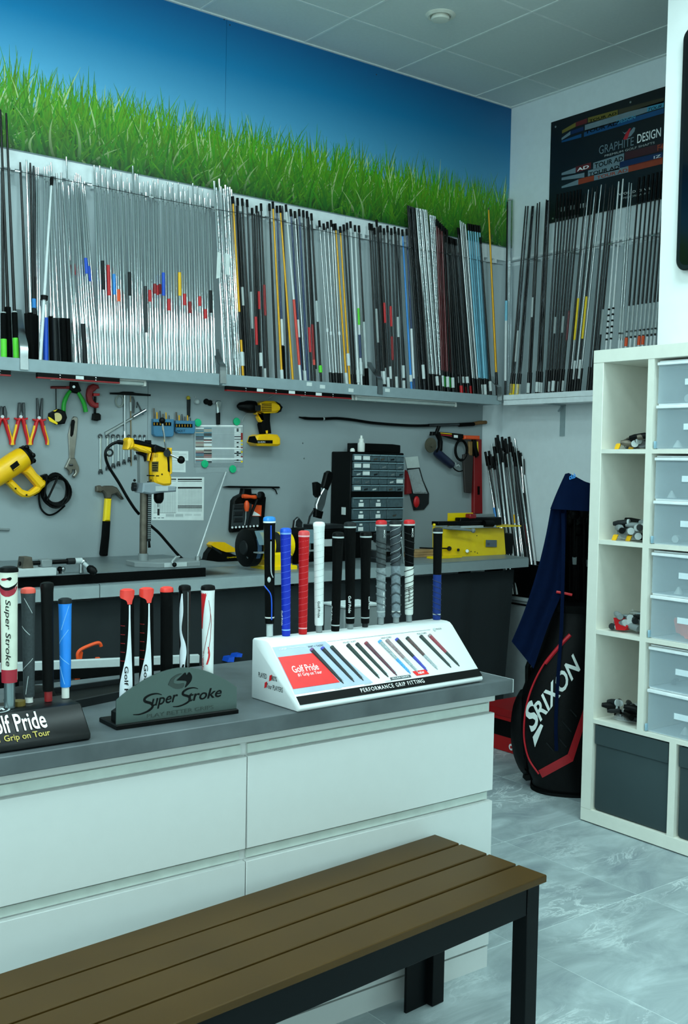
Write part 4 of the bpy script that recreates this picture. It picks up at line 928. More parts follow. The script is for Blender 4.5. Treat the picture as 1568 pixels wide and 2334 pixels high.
for k in range(3): plate(a2, [(912, 1218+58*k), (992, 1216+58*k), (990, 1256+58*k), (906, 1258+58*k)], .037, .042, .003).build('tray', m_dkgrey, t)
plate(a2, [(1075, 1215), (1160, 1222), (1155, 1320), (1070, 1318)], .037, .039).build('orange_card', m_orange, t, smooth=0); plate(a2, [(1085, 1270), (1150, 1310), (1140, 1316), (1072, 1314)], .039, .040).build('card_flash', m_whiteink, t, smooth=0)
for k in range(8): MB().cyl(wp_(a2, (900+32*k, 1420-2*k), .034), wp_(a2, (900+32*k, 1420-2*k), .046), .0055, n=10).build('socket', m_steel, t)
MB().rod(wp_(a2, (990, 1140), .055), wp_(a2, (1115, 1150), .055), [(.0095, 0), (.011, .2), (.008, .6), (.0105, .9), (.008, 1)], 12).build('screwdriver_handle', m_orange, t)
MB().rod(wp_(a2, (1028, 1180), .052), wp_(a2, (1028, 1275), .052), [(.006, 0), (.013, .25), (.014, .6), (.009, 1)], 12).build('bulb_handle', m_orange, t)
wtube(a2, [(1020, 1275), (1018, 1340), (1008, 1400)], .05, .003, 6).build('bit_shaft', m_steel, t)
t = thing('headlamp', 'black round-headed inspection tool lying over the tool case', 'tool', wp_(a2, (1130, 1430), 0))
MB().lathe(wp_(a2, (1140, 1135), .05), (0, -1, 0), [(.012, 0), (.021, .008), (.021, .02), (.017, .023)], 22).build('head', m_black, t); MB().lathe(wp_(a2, (1138, 1132), .073), (0, -1, 0), [(.014, 0), (.012, .002)], 20).build('lens', m_dksteel, t)
wtube(a2, [(1120, 1170), (1085, 1260), (1058, 1340), (1040, 1420)], .06, [.009, .007, .0055, .0045], 8).build('stem', m_black, t)

t = thing('long_saw', 'long black flexible saw with brown handle along the panel', 'saw', wp_(a3, (660, 240), 0))
wtube(a3, smooth_line([(108, 185), (160, 193), (255, 195), (330, 192), (420, 200), (540, 218), (680, 230), (800, 236), (900, 234), (1058, 230)]), .014, [.003, .004, .005]+[.0075]*34, 8).build('blade_sheath', m_black, t)
wtube(a3, [(250, 195), (258, 195)], .014, .0085, 8).build('collar', m_lgrey, t); wtube(a3, [(880, 233), (1060, 229)], .0145, .0085, 9).build('steel_tube', m_dksteel, t)
wtube(a3, [(1060, 231), (1150, 226)], .0145, .011, 10).build('rubber_grip', m_rubber, t); wtube(a3, [(1148, 224), (1180, 218), (1222, 216)], .0145, [.010, .0115, .0105], 10).build('handle', M('brown_handle', '#7a5428', .5, var=.2), t)

t = thing('angle_grinder', 'dark blue angle grinder with worn disc hung on panel', 'angle grinder', wp_(a5, (260, 780), 0))
MB().lathe(wp_(a5, (130, 450), .055), (0, -1, 0), [(.010, -.006), (.041, -.004), (.042, 0), (.041, .004), (.012, .007), (.010, .013)], 28).build('disc', M('worn_disc', '#4a4638', .8, var=.25), t)
plate(a5, [(120, 265), (230, 270), (268, 400), (262, 520), (210, 600), (190, 560), (225, 480), (225, 380), (190, 310), (110, 320)], .030, .052, .004).build('guard', m_black, t)
MB().rod(wp_(a5, (205, 545), .035), wp_(a5, (430, 735), .035), [(.020, 0), (.025, .15), (.024, .6), (.022, .95), (.016, 1)], 18).build('body', M('tool_navy', '#101a38', .45), t)
MB().rod(wp_(a5, (200, 300), .045), wp_(a5, (245, 190), .05), [(.009, 0), (.011, .5), (.010, 1)], 12).build('side_handle', m_black, t)
wtube(a5, smooth_line([(430, 745), (470, 790), (520, 812), (570, 800)]), .03, .0035, 6).build('lead', m_black, t)
t = thing('hanging_coil', 'small black cable loop hung beside the red level', 'cable', wp_(a5, (520, 690), 0))
for dr in (0, 14): wtube(a5, [(548+(72+dr)*math.cos(k*PI/12), 520+(130+dr)*math.sin(k*PI/12)) for k in range(24)], .03+dr*.0006, .005, 6, closed=True).build('loop', m_black, t)
wtube(a5, [(470, 690), (480, 740), (510, 720), (530, 745)], .03, .004, 6).build('plug', m_lgrey, t)
t = thing('spirit_level', 'tall dark red spirit level standing upright on the panel', 'level', wp_(a5, (750, 1380), 0))
plate(a5, [(690, 370), (795, 370), (808, 1390), (690, 1390)], .001, .024, .003).build('body', m_dkred, t)
plate(a5, [(700, 400), (780, 400), (785, 560), (700, 545)], .024, .027, .001).build('top_label', m_lemon, t); plate(a5, [(700, 430), (740, 430), (742, 600), (700, 600)], .027, .0285).build('label_print', m_ink, t, smooth=0)
plate(a5, [(772, 1015), (800, 1015), (800, 1130), (774, 1130)], .024, .027).build('vial', m_black, t)
t = thing('hacksaw_blades', 'yellow and black printed blade card slanting to orange bar', 'blades', wp_(a5, (400, 380), 0))
plate(a5, [(232, 268), (430, 285), (566, 300), (566, 352), (520, 392), (380, 356), (236, 310)], .024, .034, .002).build('card', m_black, t)
for k in range(2): plate(a5, [(245, 276+22*k), (420, 292+26*k), (420, 304+26*k), (245, 288+22*k)], .034, .035).build('card_print', m_yellow if k == 0 else m_red, t, smooth=0)
plate(a5, [(448, 310), (502, 314), (502, 350), (448, 346)], .034, .035).build('card_flash', m_whiteink, t, smooth=0)
t = thing('folding_saw', 'orange topped brown-bladed saw hung over the red level', 'saw', wp_(a5, (625, 1105), 0))
plate(a5, [(568, 315), (775, 322), (775, 375), (568, 368)], .026, .046, .004).build('orange_grip', m_orange, t)
plate(a5, [(560, 580), (640, 560), (700, 600), (678, 1100), (660, 1110), (585, 1100)], .028, .040, .003).build('sheath', M('dark_brown_sheath', '#2b2320', .55), t)
plate(a5, [(638, 400), (690, 400), (688, 600), (640, 590)], .030, .042, .004).build('wood_handle', M('oak_handle', '#7d5a2c', .5, var=.2), t)
plate(a5, [(690, 370), (700, 470), (740, 620), (780, 590), (750, 480), (740, 375)], .028, .044, .005).build('bow', m_black, t)

t = thing('blister_pack', 'blister pack with an orange part hung beside drawer cabinet', 'blister pack', wp_(a3, (800, 750), 0))
plate(a3, [(738, 425), (815, 418), (826, 485), (752, 490)], .004, .006).build('card', M('pale_card', '#c3ccc8', .6), t, smooth=0)
plate(a3, [(752, 490), (824, 486), (845, 560), (880, 640), (878, 700), (850, 735), (790, 740), (765, 640)], .003, .012, .004).build('backing', m_dkgrey, t)
MB().ball(wp_(a3, (812, 570), .018), .03, 14, (1, .35, 1.6)).build('black_part', m_black, t); MB().ball(wp_(a3, (808, 690), .024), .022, 14, (1, .5, 1.5)).build('orange_part', m_red, t)
plate(a3, [(756, 500), (822, 492), (842, 560), (874, 640), (790, 640)], .03, .036, .008).build('blister', M('clear_blister', '#cfd8da', .1, alpha=.35, bump=.3), t)
c = plate(a3, [(738, 500), (765, 560), (770, 640), (735, 645)], .003, .02, .003).build('red_tool', m_dkred); tag(c, 'sliver of a red tool between drawer cabinet and blister pack', 'tool')
rod = MB().cyl(W(515, 1076, YP-.012), WZ(445, 1283, .957), .0031, .0031, 9).build('white_rod', m_wht); tag(rod, 'thin white rod leaning from chart down to the bench', 'rod')

t = thing('hook_peg', 'short grey peg sticking out at far left of the panel', 'peg', W(12, 1209, YP))
MB().prism([W(*q, YP) for q in ((-14, 1203), (20, 1204), (20, 1209), (-14, 1208))], (0, -.012, 0), .002).build('peg_bar', m_grey, t)
# ================================================================ WORKBENCH ALONG THE BACK WALL
ZB = .912
m_benchtop = M('bench_top_grey', '#7d898c', .4, var=.08, scale=8)
m_benchedge = M('bench_edge_steel', '#93a0a2', .45, var=.04)
def yf(x): return 3.845+(x-1.756)*.050
xe = 4.335
bench = thing('workbench', 'long grey workbench with black skirt under the tool panel', 'workbench', (2.6, 4.25, 0))
for a, b in ((-1.0, 1.778), (1.782, xe)):
    MB().prism([(a, yf(a)+.004, ZB-.004), (b, yf(b)+.004, ZB-.004), (b, YB-.008, ZB-.004), (a, YB-.008, ZB-.004)], (0, 0, .004)).build('worktop', m_benchtop, bench, smooth=0)
    MB().prism([(a, yf(a), ZB-.052), (b, yf(b), ZB-.052), (b, YB-.008, ZB-.052), (a, YB-.008, ZB-.052)], (0, 0, .0475)).build('front_edge', m_benchedge, bench, smooth=0)
m_skirt = M('charcoal_skirt_cloth', '#161e21', .9, var=.12, scale=6, bump=.15)
rows = []
rk = random.Random(2)
for j in range(13):
    z = .845-.80*j/12; r = []
    for i in range(121):
        x = -1.0+(4.27+1.0)*i/120
        f = .012*math.sin(x*9)+.010*math.sin(x*23+1)+.006*math.sin(x*41)
        r.append((x-.06*(j/12)*(1 if i > 112 else 0), yf(x)+.045-f*(.3+j/12), z))
    rows.append(r)
MB().grid(rows).grid([[(x, y+.004, z) for x, y, z in reversed(r)] for r in rows]).build('skirt', m_skirt, bench, smooth=80)
for x in (-.9, 1.5, 3.0, 4.22): MB().box((x, 4.35, 0), (x+.05, 4.40, ZB-.053)).build('leg', m_dkgrey, bench, smooth=0)
tag(MB().prism([(-1.0, yf(-1)+.035, ZB+.0005), (2.285, yf(2.285)+.035, ZB+.0005), (2.285, YB-.01, ZB+.0005), (-1.0, YB-.01, ZB+.0005)], (0, 0, .036)).build('rubber_slab', m_rubber, smooth=0), 'black rubber slab on the left half of workbench', 'slab')
tag(MB().prism([(-1.0, yf(-1)+.040, ZB+.037), (2.45, yf(2.45)+.040, ZB+.037), (2.40, YB-.01, ZB+.037), (-1.0, YB-.01, ZB+.037)], (0, 0, .006)).build('steel_plate', M('grey_steel_plate', '#717c7f', .4, .2, var=.08, scale=6), bevel=.001), 'large grey steel plate lying on the black rubber slab', 'plate')
ZP = ZB+.0435

# drill press
def a6(x, y): return (240+.15424*x, 980+.15424*y)
YD = WZ(*a6(560, 1930), ZP+.02).y
def dp(q, off=0.): return W(*a6(*q), YD-off)
def dpl(pts, w0, w1, ch=0., mb=None): return (mb or MB()).prism([dp(q, w0) for q in pts], (0, -(w1-w0), 0), ch)
dr = thing('drill_press', 'yellow corded drill clamped in a grey bench drill stand', 'drill press', (dp((560, 1930)).x, YD, ZP))
b0 = dp((560, 1930)); bx0 = WZ(*a6(400, 1965), ZP).x; bx1 = WZ(*a6(1130, 1975), ZP).x
MB().prism([(b0.x-.055, YD+.05, ZP+.0005), (b0.x-.06, YD-.04, ZP+.0005), (b0.x+.01, YD-.125, ZP+.0005), (b0.x+.20, YD-.125, ZP+.0005), (b0.x+.25, YD+.0, ZP+.0005), (b0.x+.22, YD+.05, ZP+.0005)], (0, 0, .020), .003).build('base_plate', m_grey, dr)
MB().box((b0.x+.03, YD-.130, ZP+.001), (b0.x+.135, YD-.1255, ZP+.019)).build('base_front_label', m_lgrey, dr, smooth=0)
MB().tube([(b0.x+.06, YD-.155, ZP+.012), (b0.x+.065, YD-.13, ZP+.022), (b0.x+.12, YD-.06, ZP+.034), (b0.x+.16, YD-.02, ZP+.032)], .004, 7).build('clamp_lever', m_lgrey, dr); MB().ball((b0.x+.06, YD-.16, ZP+.014), .010, 10).build('lever_knob', m_black, dr)
MB().cyl((b0.x+.215, YD-.08, ZP+.02), (b0.x+.215, YD-.08, ZP+.036), .012, n=12).build('base_bolt', m_steel, dr)
pt = dp((560, 780)); MB().cyl((b0.x, YD, ZP+.02), (b0.x, YD, pt.z), .0165, n=18).build('column', m_iron, dr)
MB().cyl((b0.x, YD, ZP+.0195), (b0.x, YD, ZP+.05), .021, n=18).build('column_foot', m_grey, dr)
q0 = dp((600, 1640)); q1 = dp((600, 935)); MB().box((b0.x+.008, YD-.020, q0.z), (b0.x+.024, YD-.012, q1.z+.05)).build('rack_bar', m_dkgrey, dr, smooth=0)
for k in range(22): MB().box((b0.x+.009, YD-.0215, q0.z+.012+k*.0085), (b0.x+.023, YD-.020, q0.z+.016+k*.0085)).build('rack_tooth', m_grey, dr, smooth=0)
dpl([(470, 340), (600, 340), (600, 800), (470, 800)], -.03, .0, .003).build('back_plate', m_grey, dr)
dpl([(445, 780), (600, 765), (740, 815), (930, 830), (930, 905), (700, 920), (560, 945), (430, 920)], -.03, .045, .006).build('clamp_arm', M('cast_grey', '#88939a', .45), dr)
dpl([(740, 830), (925, 832), (925, 900), (740, 905)], .045, .047).build('arm_face', m_lgrey, dr, smooth=0)
for q in ((405, 820), (400, 860)): MB().cyl(dp(q, -.01), dp((q[0]+40, q[1]), -.01), .013, n=12).build('clamp_knob', m_dkgrey, dr)
MB().cyl(dp((432, 745), .0), dp((432, 745), .02), .006, n=10).build('clamp_screw', m_black, dr)
dpl([(598, 455), (622, 335), (690, 320), (790, 322), (815, 360), (850, 640), (872, 690), (872, 795), (845, 815), (740, 822), (650, 795), (612, 745), (600, 600)], -.036, .036, .010).build('motor_housing', m_yellow, dr)
dpl([(835, 262), (880, 265), (882, 640), (848, 660)], -.034, .034, .005).build('rear_strip', m_yellow, dr)
dpl([(612, 255), (640, 215), (760, 265), (832, 278), (848, 618), (806, 620), (800, 360), (762, 322), (690, 318), (628, 335)], -.030, .0375, .004).build('rubber_side', m_black, dr)
dpl([(352, 200), (450, 225), (618, 262), (628, 335), (600, 460), (575, 455), (590, 350), (440, 312), (352, 262)], -.022, .022, .007).build('handle', m_yellow, dr)
dpl([(352, 140), (450, 150), (590, 190), (645, 215), (760, 268), (690, 320), (618, 262), (450, 225), (352, 205)], -.019, .019, .006).build('handle_top', m_black, dr)
dpl([(580, 150), (645, 152), (648, 205), (575, 200)], -.012, .012, .003).build('lock_switch', m_black, dr)
dpl([(285, 115), (345, 128), (358, 200), (352, 262), (310, 285), (268, 296), (248, 282), (262, 210), (258, 150)], -.026, .026, .008).build('handle_end', m_yellow, dr)
dpl([(440, 320), (585, 350), (582, 450), (560, 465), (545, 390), (460, 355)], -.010, .010, .004).build('trigger', m_black, dr)
for k in range(5): dpl([(690+20*k, 345+4*abs(2-k)), (698+20*k, 345+4*abs(2-k)), (692+20*k, 405), (684+20*k, 405)], .036, .037).build('vent_slot', M('dull_ochre', '#a57a08', .5), dr, smooth=0)
dpl([(685, 468), (785, 466), (780, 618), (688, 618)], .0362, .0372).build('rating_plate', M('olive_plate', '#5a4a08', .5), dr, smooth=0)
for k in range(4): dpl([(695, 485+34*k), (775-10*(k % 2), 484+34*k), (775-10*(k % 2), 498+34*k), (695, 499+34*k)], .0372, .0376).build('plate_print', m_ink, dr, smooth=0)
dpl([(610, 665), (725, 668), (725, 684), (612, 682)], .0362, .0372).build('gear_slot', m_black, dr, smooth=0); dpl([(748, 670), (795, 672), (790, 686), (748, 686)], .0362, .0372).build('gear_slot', m_black, dr, smooth=0)
for q in ((380, 242), (675, 742), (838, 655)): MB().cyl(dp(q, .018 if q[0] < 500 else .034), dp(q, .024 if q[0] < 500 else .0385), .0035, n=8).build('housing_screw', m_black, dr)
ca = dp((790, 905)); cb = dp((788, 1085)); MB().rod(ca, cb, [(.020, 0), (.0215, .1), (.0215, .62), (.017, .86), (.010, 1)], 20).build('chuck', m_black, dr)
MB().cyl(cb, dp((788, 1140)), .0045, n=8).build('bit_shank', m_steel, dr); MB().cyl(dp((787, 1165)), dp((785, 1262)), .0048, n=8).build('drill_bit', m_dkgrey, dr)
MB().cyl(dp((915, 345), -.03), dp((915, 345), .05), .0155, n=20).cyl(dp((930, 340), .05), dp((930, 340), .056), .006, n=10).build('feed_hub', m_dkgrey, dr)
MB().cyl(dp((940, 360), .04), dp((1110, 432), .05), .0042, n=8).build('feed_lever', m_steel, dr); MB().ball(dp((1120, 442), .05), .0165, 14).build('lever_ball', m_black, dr)
lb = Vector(dp((0, 0))); p1 = W(369.4, 958.6, YD-.05)
MB().cyl(dp((900, 300), .04), p1, .0042, n=8).build('feed_lever', m_chrome, dr); MB().ball(p1, .0135, 14).build('lever_ball', m_black, dr)
cord = smooth_line([(262, 188), (190, 180), (110, 205), (40, 260), (5, 330), (10, 430), (50, 540), (110, 640), (200, 780), (320, 990), (430, 1160), (500, 1245)], 4)
MB().tube([dp(q, -.005-.03*min(1, i/30)) for i, q in enumerate(cord)], [.0095 if i < 5 else .0062 for i in range(len(cord))], 8).build('power_cord', m_black, dr)
MB().tube([dp(q, -.035) for q in smooth_line([(630, 1380), (700, 1440), (800, 1530), (930, 1680), (1060, 1830), (1150, 1915), (1215, 1965)])], .0062, 8).build('power_cord', m_black, dr)
dpl([(630, 1500), (645, 1600), (662, 1735), (630, 1740)], -.03, -.022, .001).build('cord_tab', m_black, dr)
c = MB().tube([dp((62+48*math.cos(k*PI/10), 335+48*math.sin(k*PI/10)), .012) for k in range(20)], .004, 6, True).build('cord_ring', m_dkgrey, dr)

# clamp vise / shaft jig at the left end
def a8(x, y): return (.19133*x, 1240+.19133*y)
YV = WZ(110, 1313, ZP).y+.05
def vp(q, off=0.): return W(*a8(*q), YV-off)
vz = ZP
jig = thing('shaft_clamp_jig', 'steel shaft clamp with lever on a pale base block', 'clamp', (vp((400, 300)).x, YV, vz))
x0 = vp((205, 330)).x; x1 = vp((612, 330)).x
MB().box((x0-.10, YV-.05, vz+.0005), (x1, YV+.05, vz+.030)).build('base_block', m_lgrey, jig, bevel=.002)
zc = vp((500, 225)).z; zb_ = vz+.030
MB().cyl((vp((230, 0)).x, YV, zc), (vp((870, 0)).x, YV, zc+.002), .0085, n=12).build('clamped_bar', m_black, jig)
MB().prism([(vp((235, 0)).x, YV-.03, zb_), (vp((365, 0)).x, YV-.03, zb_), (vp((345, 0)).x, YV-.03, zc+.026), (vp((255, 0)).x, YV-.03, zc+.026)], (0, .06, 0), .004).build('fixed_jaw', m_iron, jig)
MB().box((vp((475, 0)).x, YV-.022, zb_), (vp((600, 0)).x, YV+.022, zc+.014)).build('moving_jaw', m_grey, jig, bevel=.003)
MB().cyl((vp((800, 0)).x, YV, zc+.002), (vp((890, 0)).x, YV, zc+.002), .0125, n=14).build('sleeve', m_dkgrey, jig); MB().cyl((vp((888, 0)).x, YV, zc+.002), (vp((975, 0)).x, YV, zc+.002), .012, n=14).build('ferrule', m_lgrey, jig)
e0 = vp((985, 215)); e1 = vp((1050, 275), .03); e2 = vp((1140, 345), .055)
MB().ball(e0, .015, 12).build('lever_joint', m_steel, jig); MB().cyl(e0, e1, .008, n=10).build('lever_neck', m_lgrey, jig); MB().rod(e1, e2, [(.010, 0), (.0165, .3), (.016, .7), (.010, 1)], 14).build('lever_grip', m_black, jig)
MB().cyl((vp((970, 0)).x, YV, ZP+.001), (vp((970, 0)).x, YV, zc), .009, n=10).build('support_post', m_steel, jig)
for q, lab, mt in (((940, 382), 'small black bolt knob standing on the steel plate edge', m_black), ((1062, 400), 'small bright bolt knob standing on the steel plate edge', m_steel)):
    p = WZ(*a8(q[0], q[1]+22), ZP); p.y = max(p.y, yf(p.x)+.058); o = MB().cyl(p, p+Vector((0, 0, .012)), .005, n=10).ball(p+Vector((0, 0, .017)), .011, 12).build('bolt_knob', mt); tag(o, lab, 'bolt')

# battery charger
YC = WZ(505, 1281, ZB).y+.01
ch = thing('battery_charger', 'black battery charger with a yellow battery slotted on top', 'charger', (W(505, 1281, YC).x, YC, ZB))
def cpt(px, py, off=0.): return W(px, py, YC-off)
MB().prism([cpt(q[0], q[1]) for q in ((470, 1280), (474, 1262), (486, 1246), (505, 1255), (545, 1268), (547, 1281))], (0, .11, 0), .012).build('charger_body', m_black, ch)
MB().prism([cpt(*q) for q in ((481, 1242), (487, 1236), (512, 1236), (538, 1251), (538, 1258), (506, 1259), (484, 1248))], (0, .09, 0), .008).build('battery', m_yellow, ch)
MB().prism([cpt(q[0], q[1], .002) for q in ((482, 1243), (506, 1259), (505, 1264), (484, 1250))], (0, .002, 0)).build('battery_edge', m_dkgrey, ch, smooth=0)
a = cpt(517, 1272.5, .001); text('CHARGER', a, cpt(544, 1270.5, .001)-a, (0, 0, .006), m_lemon, ch)
MB().tube([cpt(470, 1276, -.03), cpt(455, 1275, -.03), cpt(445, 1283, -.03)], .003, 6).build('lead', m_black, ch)

# bench grinder
pg = WZ(612, 1301, ZB); GX, GY = pg.x+.085, pg.y+.085
gr = thing('bench_grinder', 'yellow and black two-wheel bench grinder behind the grips', 'grinder', (GX, GY, ZB))
MB().prism([(GX-.075, GY-.08, ZB), (GX+.075, GY-.08, ZB), (GX+.075, GY+.08, ZB), (GX-.075, GY+.08, ZB)], (0, 0, .018), .003).build('foot_plate', m_lemon, gr)
MB().prism([(GX-.055, GY-.066, ZB+.018), (GX+.055, GY-.066, ZB+.018), (GX+.055, GY+.06, ZB+.018), (GX-.055, GY+.06, ZB+.018)], (0, 0, .06), .01).build('pedestal', m_lemon, gr)
GZ = ZB+.105
MB().rod((GX-.085, GY, GZ), (GX+.085, GY, GZ), [(.045, 0), (.062, .06), (.062, .94), (.045, 1)], 26).build('motor', m_lemon, gr)
MB().rod((GX-.03, GY, GZ), (GX+.07, GY, GZ), [(.0628, 0), (.0628, .36)], 26).build('motor_band', m_dkgrey, gr)
text('400', (GX+.012, GY-.064, GZ-.012), (.045, 0, 0), (0, 0, .016), m_lemon, gr)
MB().box((GX+.01, GY-.0685, ZB+.024), (GX+.052, GY-.066, ZB+.064)).build('switch_plate', m_black, gr, bevel=.004)
for sg in (-1, 1):
    wx = GX+sg*.135
    g = MB().rod((wx-.028, GY, GZ-.005), (wx+.028, GY, GZ-.005), [(.074, 0), (.086, .1), (.086, .9), (.074, 1)], 30).build('wheel_guard', m_black, gr)
    MB().rod((wx+sg*.022, GY, GZ-.005), (wx+sg*.034, GY, GZ-.005), [(.035, 0), (.030, 1)], 20).build('guard_boss', m_dkgrey, gr)
    MB().rod((wx-.010, GY-.012, GZ-.005), (wx+.010, GY-.012, GZ-.005), [(.076, 0), (.076, 1)], 28).build('grinding_wheel', M('grinding_stone', '#5c6466', .9, bump=.3) if sg > 0 else M('blue_stone', '#31506e', .9, bump=.3), gr)
    MB().obox((wx, GY-.10, GZ+.045), (.024, 0, 0), (0, .02, .03), (0, .0012, -.0008)).build('eye_shield', M('shield_plastic', '#7f9aa4', .15, alpha=.5), gr)
    MB().obox((wx, GY-.098, GZ-.02), (.026, 0, 0), (0, .022, 0), (0, 0, .003)).build('tool_rest', m_grey, gr)
    MB().cyl((wx+.01*sg-.03, GY-.05, GZ-.045), (wx+.01*sg-.033, GY-.05, GZ-.045), .005, n=8).build('guard_bolt', m_chrome, gr)

# spring clamp on a gooseneck, mini mirror clamp
YQ = 4.30
cl = thing('spring_clamp', 'spring clamp with black jaws held up on a gooseneck', 'clamp', (W(700, 1255, YQ).x, YQ, ZB))
pts = [WZ(697, 1262, ZB+.0)] ; pts = [W(698, 1262, YQ), W(698, 1230, YQ), W(701, 1200, YQ), W(706, 1178, YQ), W(716, 1162, YQ)]; pts[0].z = ZB
MB().tube(pts, .005, 8).build('gooseneck', m_dkgrey, cl)
MB().cyl(pts[0], pts[0]+Vector((0, 0, .012)), .035, n=20).build('base', m_black, cl)
MB().prism([W(*q, YQ) for q in ((716, 1150), (724, 1128), (734, 1112), (743, 1116), (736, 1150), (728, 1168), (716, 1164))], (0, -.02, 0), .004).build('clamp_body', m_steel, cl)
MB().prism([W(*q, YQ+.002) for q in ((730, 1110), (738, 1078), (745, 1073), (754, 1078), (752, 1095), (742, 1118))], (0, -.026, 0), .006).build('rubber_grip', m_black, cl)
MB().prism([W(*q, YQ+.002) for q in ((711, 1100), (718, 1098), (726, 1103), (726, 1128), (718, 1134), (713, 1128))], (0, -.026, 0), .006).build('rubber_grip', m_black, cl)
MB().prism([W(*q, YQ+.002) for q in ((714, 1158), (732, 1166), (728, 1182), (713, 1178))], (0, -.024, 0), .005).build('jaw_pad', m_black, cl)
t = thing('hand_clamp', 'small grey metal clamp standing behind the blue grip', 'clamp', (W(673, 1200, 4.32).x, 4.32, ZB))
MB().prism([W(*q, 4.32) for q in ((664, 1215), (668, 1186), (676, 1178), (685, 1190), (684, 1216), (672, 1222))], (0, -.02, 0), .004).build('clamp_plate', m_dksteel, t); MB().lathe(W(675, 1203, 4.30), (0, -1, 0), [(.009, 0), (.006, .006)], 12).build('clamp_bolt', m_steel, t)
p = W(674, 1220, 4.31); MB().cyl((p.x, 4.31, ZB), p, .006, n=8).build('stem', m_dkgrey, t)

# black drawer cabinets
YF = 4.335
xl = W(798, 1130, YF).x; xr = W(919, 1130, YF).x; zt = W(860, 1031, YF).z
cabs = thing('drawer_cabinet', 'tall black cabinet of small clear parts drawers', 'drawer cabinet', ((xl+xr)/2, 4.42, ZB))
m_smoke = M('smoked_clear_drawer', '#46585e', .22, var=.15, scale=60)
MB().box((xl, YF, ZB), (xr, YB-.009, zt)).build('carcass', m_black, cabs, bevel=.004)
def zz(y): return W(860, 960+.1403*y, YF).z
fr = lambda x: xl+(xr-xl)*(x-425)/(1255-425)*.985+.001
rl = random.Random(12)
for (y0, y1), nc, lbl in [((545, 655), 6, (0, 1)), ((668, 782), 6, (0, 1)), ((792, 900), 6, (1,)), ((912, 1026), 6, (5,)), ((1036, 1140), 6, (0,)), ((1235, 1400), 3, ()), ((1415, 1590), 3, ()), ((1612, 1790), 3, ())]:
    for c_ in range(nc):
        xa_, xb_ = xl+.008+(xr-xl-.016)*c_/nc+.0015, xl+.008+(xr-xl-.016)*(c_+1)/nc-.0015
        z1_, z0_ = zz(y0), zz(y1)
        d = MB().box((xa_, YF-.012, z0_), (xb_, YF+.004, z1_)).build('drawer', m_smoke, cabs, bevel=.0015)
        MB().box((xa_, YF-.018, z1_-.006), (xb_, YF-.012, z1_)).build('drawer_lip', M('drawer_lip_plastic', '#78929a', .3), d, smooth=0)
        cx = (xa_+xb_)/2; hh = z1_-z0_
        if nc == 6 and c_ in lbl: MB().box((xa_+.004, YF-.0135, z0_+hh*.2), (xb_-.006, YF-.012, z0_+hh*.78)).build('drawer_label', m_paper, d, smooth=0)
        elif nc == 3 and c_ < 2: MB().box((cx-.018, YF-.0135, z0_+hh*.1), (cx+.014, YF-.012, z0_+hh*.45)).box((cx-.01, YF-.0135, z0_+hh*.58), (cx+.008, YF-.012, z0_+hh*.75)).build('drawer_label', m_paper, d, smooth=0)
        elif rl.random() < .6: MB().obox((cx+rl.uniform(-.008, .008), YF-.0130, z0_+hh*.32), (.012, 0, .002), (0, .0006, 0), (0, 0, .004)).build('drawer_contents', rl.choice([m_lgrey, m_steel, m_iron, m_dkgrey]), d, smooth=0)
MB().box((xl-.001, YF+.035, zz(1520)), (xl, YF+.07, zz(1400))).build('side_sticker', m_paper, cabs, smooth=0)
k = thing('black_case', 'long low black case lying on top of drawer cabinet', 'case', ((xl+xr)/2+.02, 4.42, zt))
MB().prism([(xl+.075, 4.37, zt+.0005), (xr+.004, 4.37, zt+.0005), (xr+.004, 4.37, zt+.042), (xr-.05, 4.37, zt+.046), (xl+.075, 4.37, zt+.046)], (0, .10, 0), .006).build('case_body', m_black, k, bevel=.002)
MB().box((xl+.10, 4.3695, zt+.018), (xl+.115, 4.37, zt+.032)).build('latch', m_dkgrey, k)
bt = thing('dropper_bottle', 'small white dropper bottle standing on drawer cabinet', 'bottle', (W(823, 1027, 4.355).x, 4.355, zt))
bx_ = W(823, 1027, 4.355).x
MB().lathe((bx_, 4.355, zt+.0005), (0, 0, 1), [(.017, 0), (.019, .003), (.019, .044), (.012, .050)], 18).build('bottle_body', m_white, bt)
MB().lathe((bx_, 4.355, zt+.049), (0, 0, 1), [(.0135, 0), (.013, .018), (.007, .022), (.0055, .036)], 16).build('cap', m_white, bt)
t = thing('bottle_cap', 'small white cap lying beside the dropper bottle', 'cap', (bx_-.045, 4.37, zt)); MB().lathe((bx_-.045, 4.37, zt+.0005), (0, 0, 1), [(.013, 0), (.012, .012), (.006, .018)], 14).build('cap_body', m_white, t)

# black boxed unit, vise and odds behind the grips
YK = 4.22
t = thing('black_unit', 'black boxy power unit with grey top behind black grips', 'appliance', (W(720, 1275, YK).x, YK+.08, ZB))
x0, x1 = W(728, 1250, YK).x, W(800, 1250, YK).x; z1_ = W(740, 1206, YK).z
MB().box((x0, YK, ZB), (x1, YK+.16, z1_)).build('housing', m_black, t, bevel=.006); MB().box((x0-.03, YK-.004, z1_), (x1-.05, YK+.10, z1_+.022)).build('top_plate', m_dksteel, t, bevel=.003)
MB().box((x0+.02, YK-.002, z1_-.085), (x0+.075, YK, z1_-.05)).build('rating_label', m_lgrey, t, smooth=0)
v = thing('bench_vise', 'grey iron bench vise bolted to the workbench edge', 'vise', (W(880, 1290, 4.10).x, 4.12, ZB))
vx = W(872, 1280, 4.10).x
MB().box((vx-.055, 4.08, ZB), (vx+.055, 4.20, ZB+.025)).build('base', m_dksteel, v, bevel=.004); MB().cyl((vx, 4.14, ZB+.024), (vx, 4.14, ZB+.055), .045, n=22).build('swivel', m_dkgrey, v)
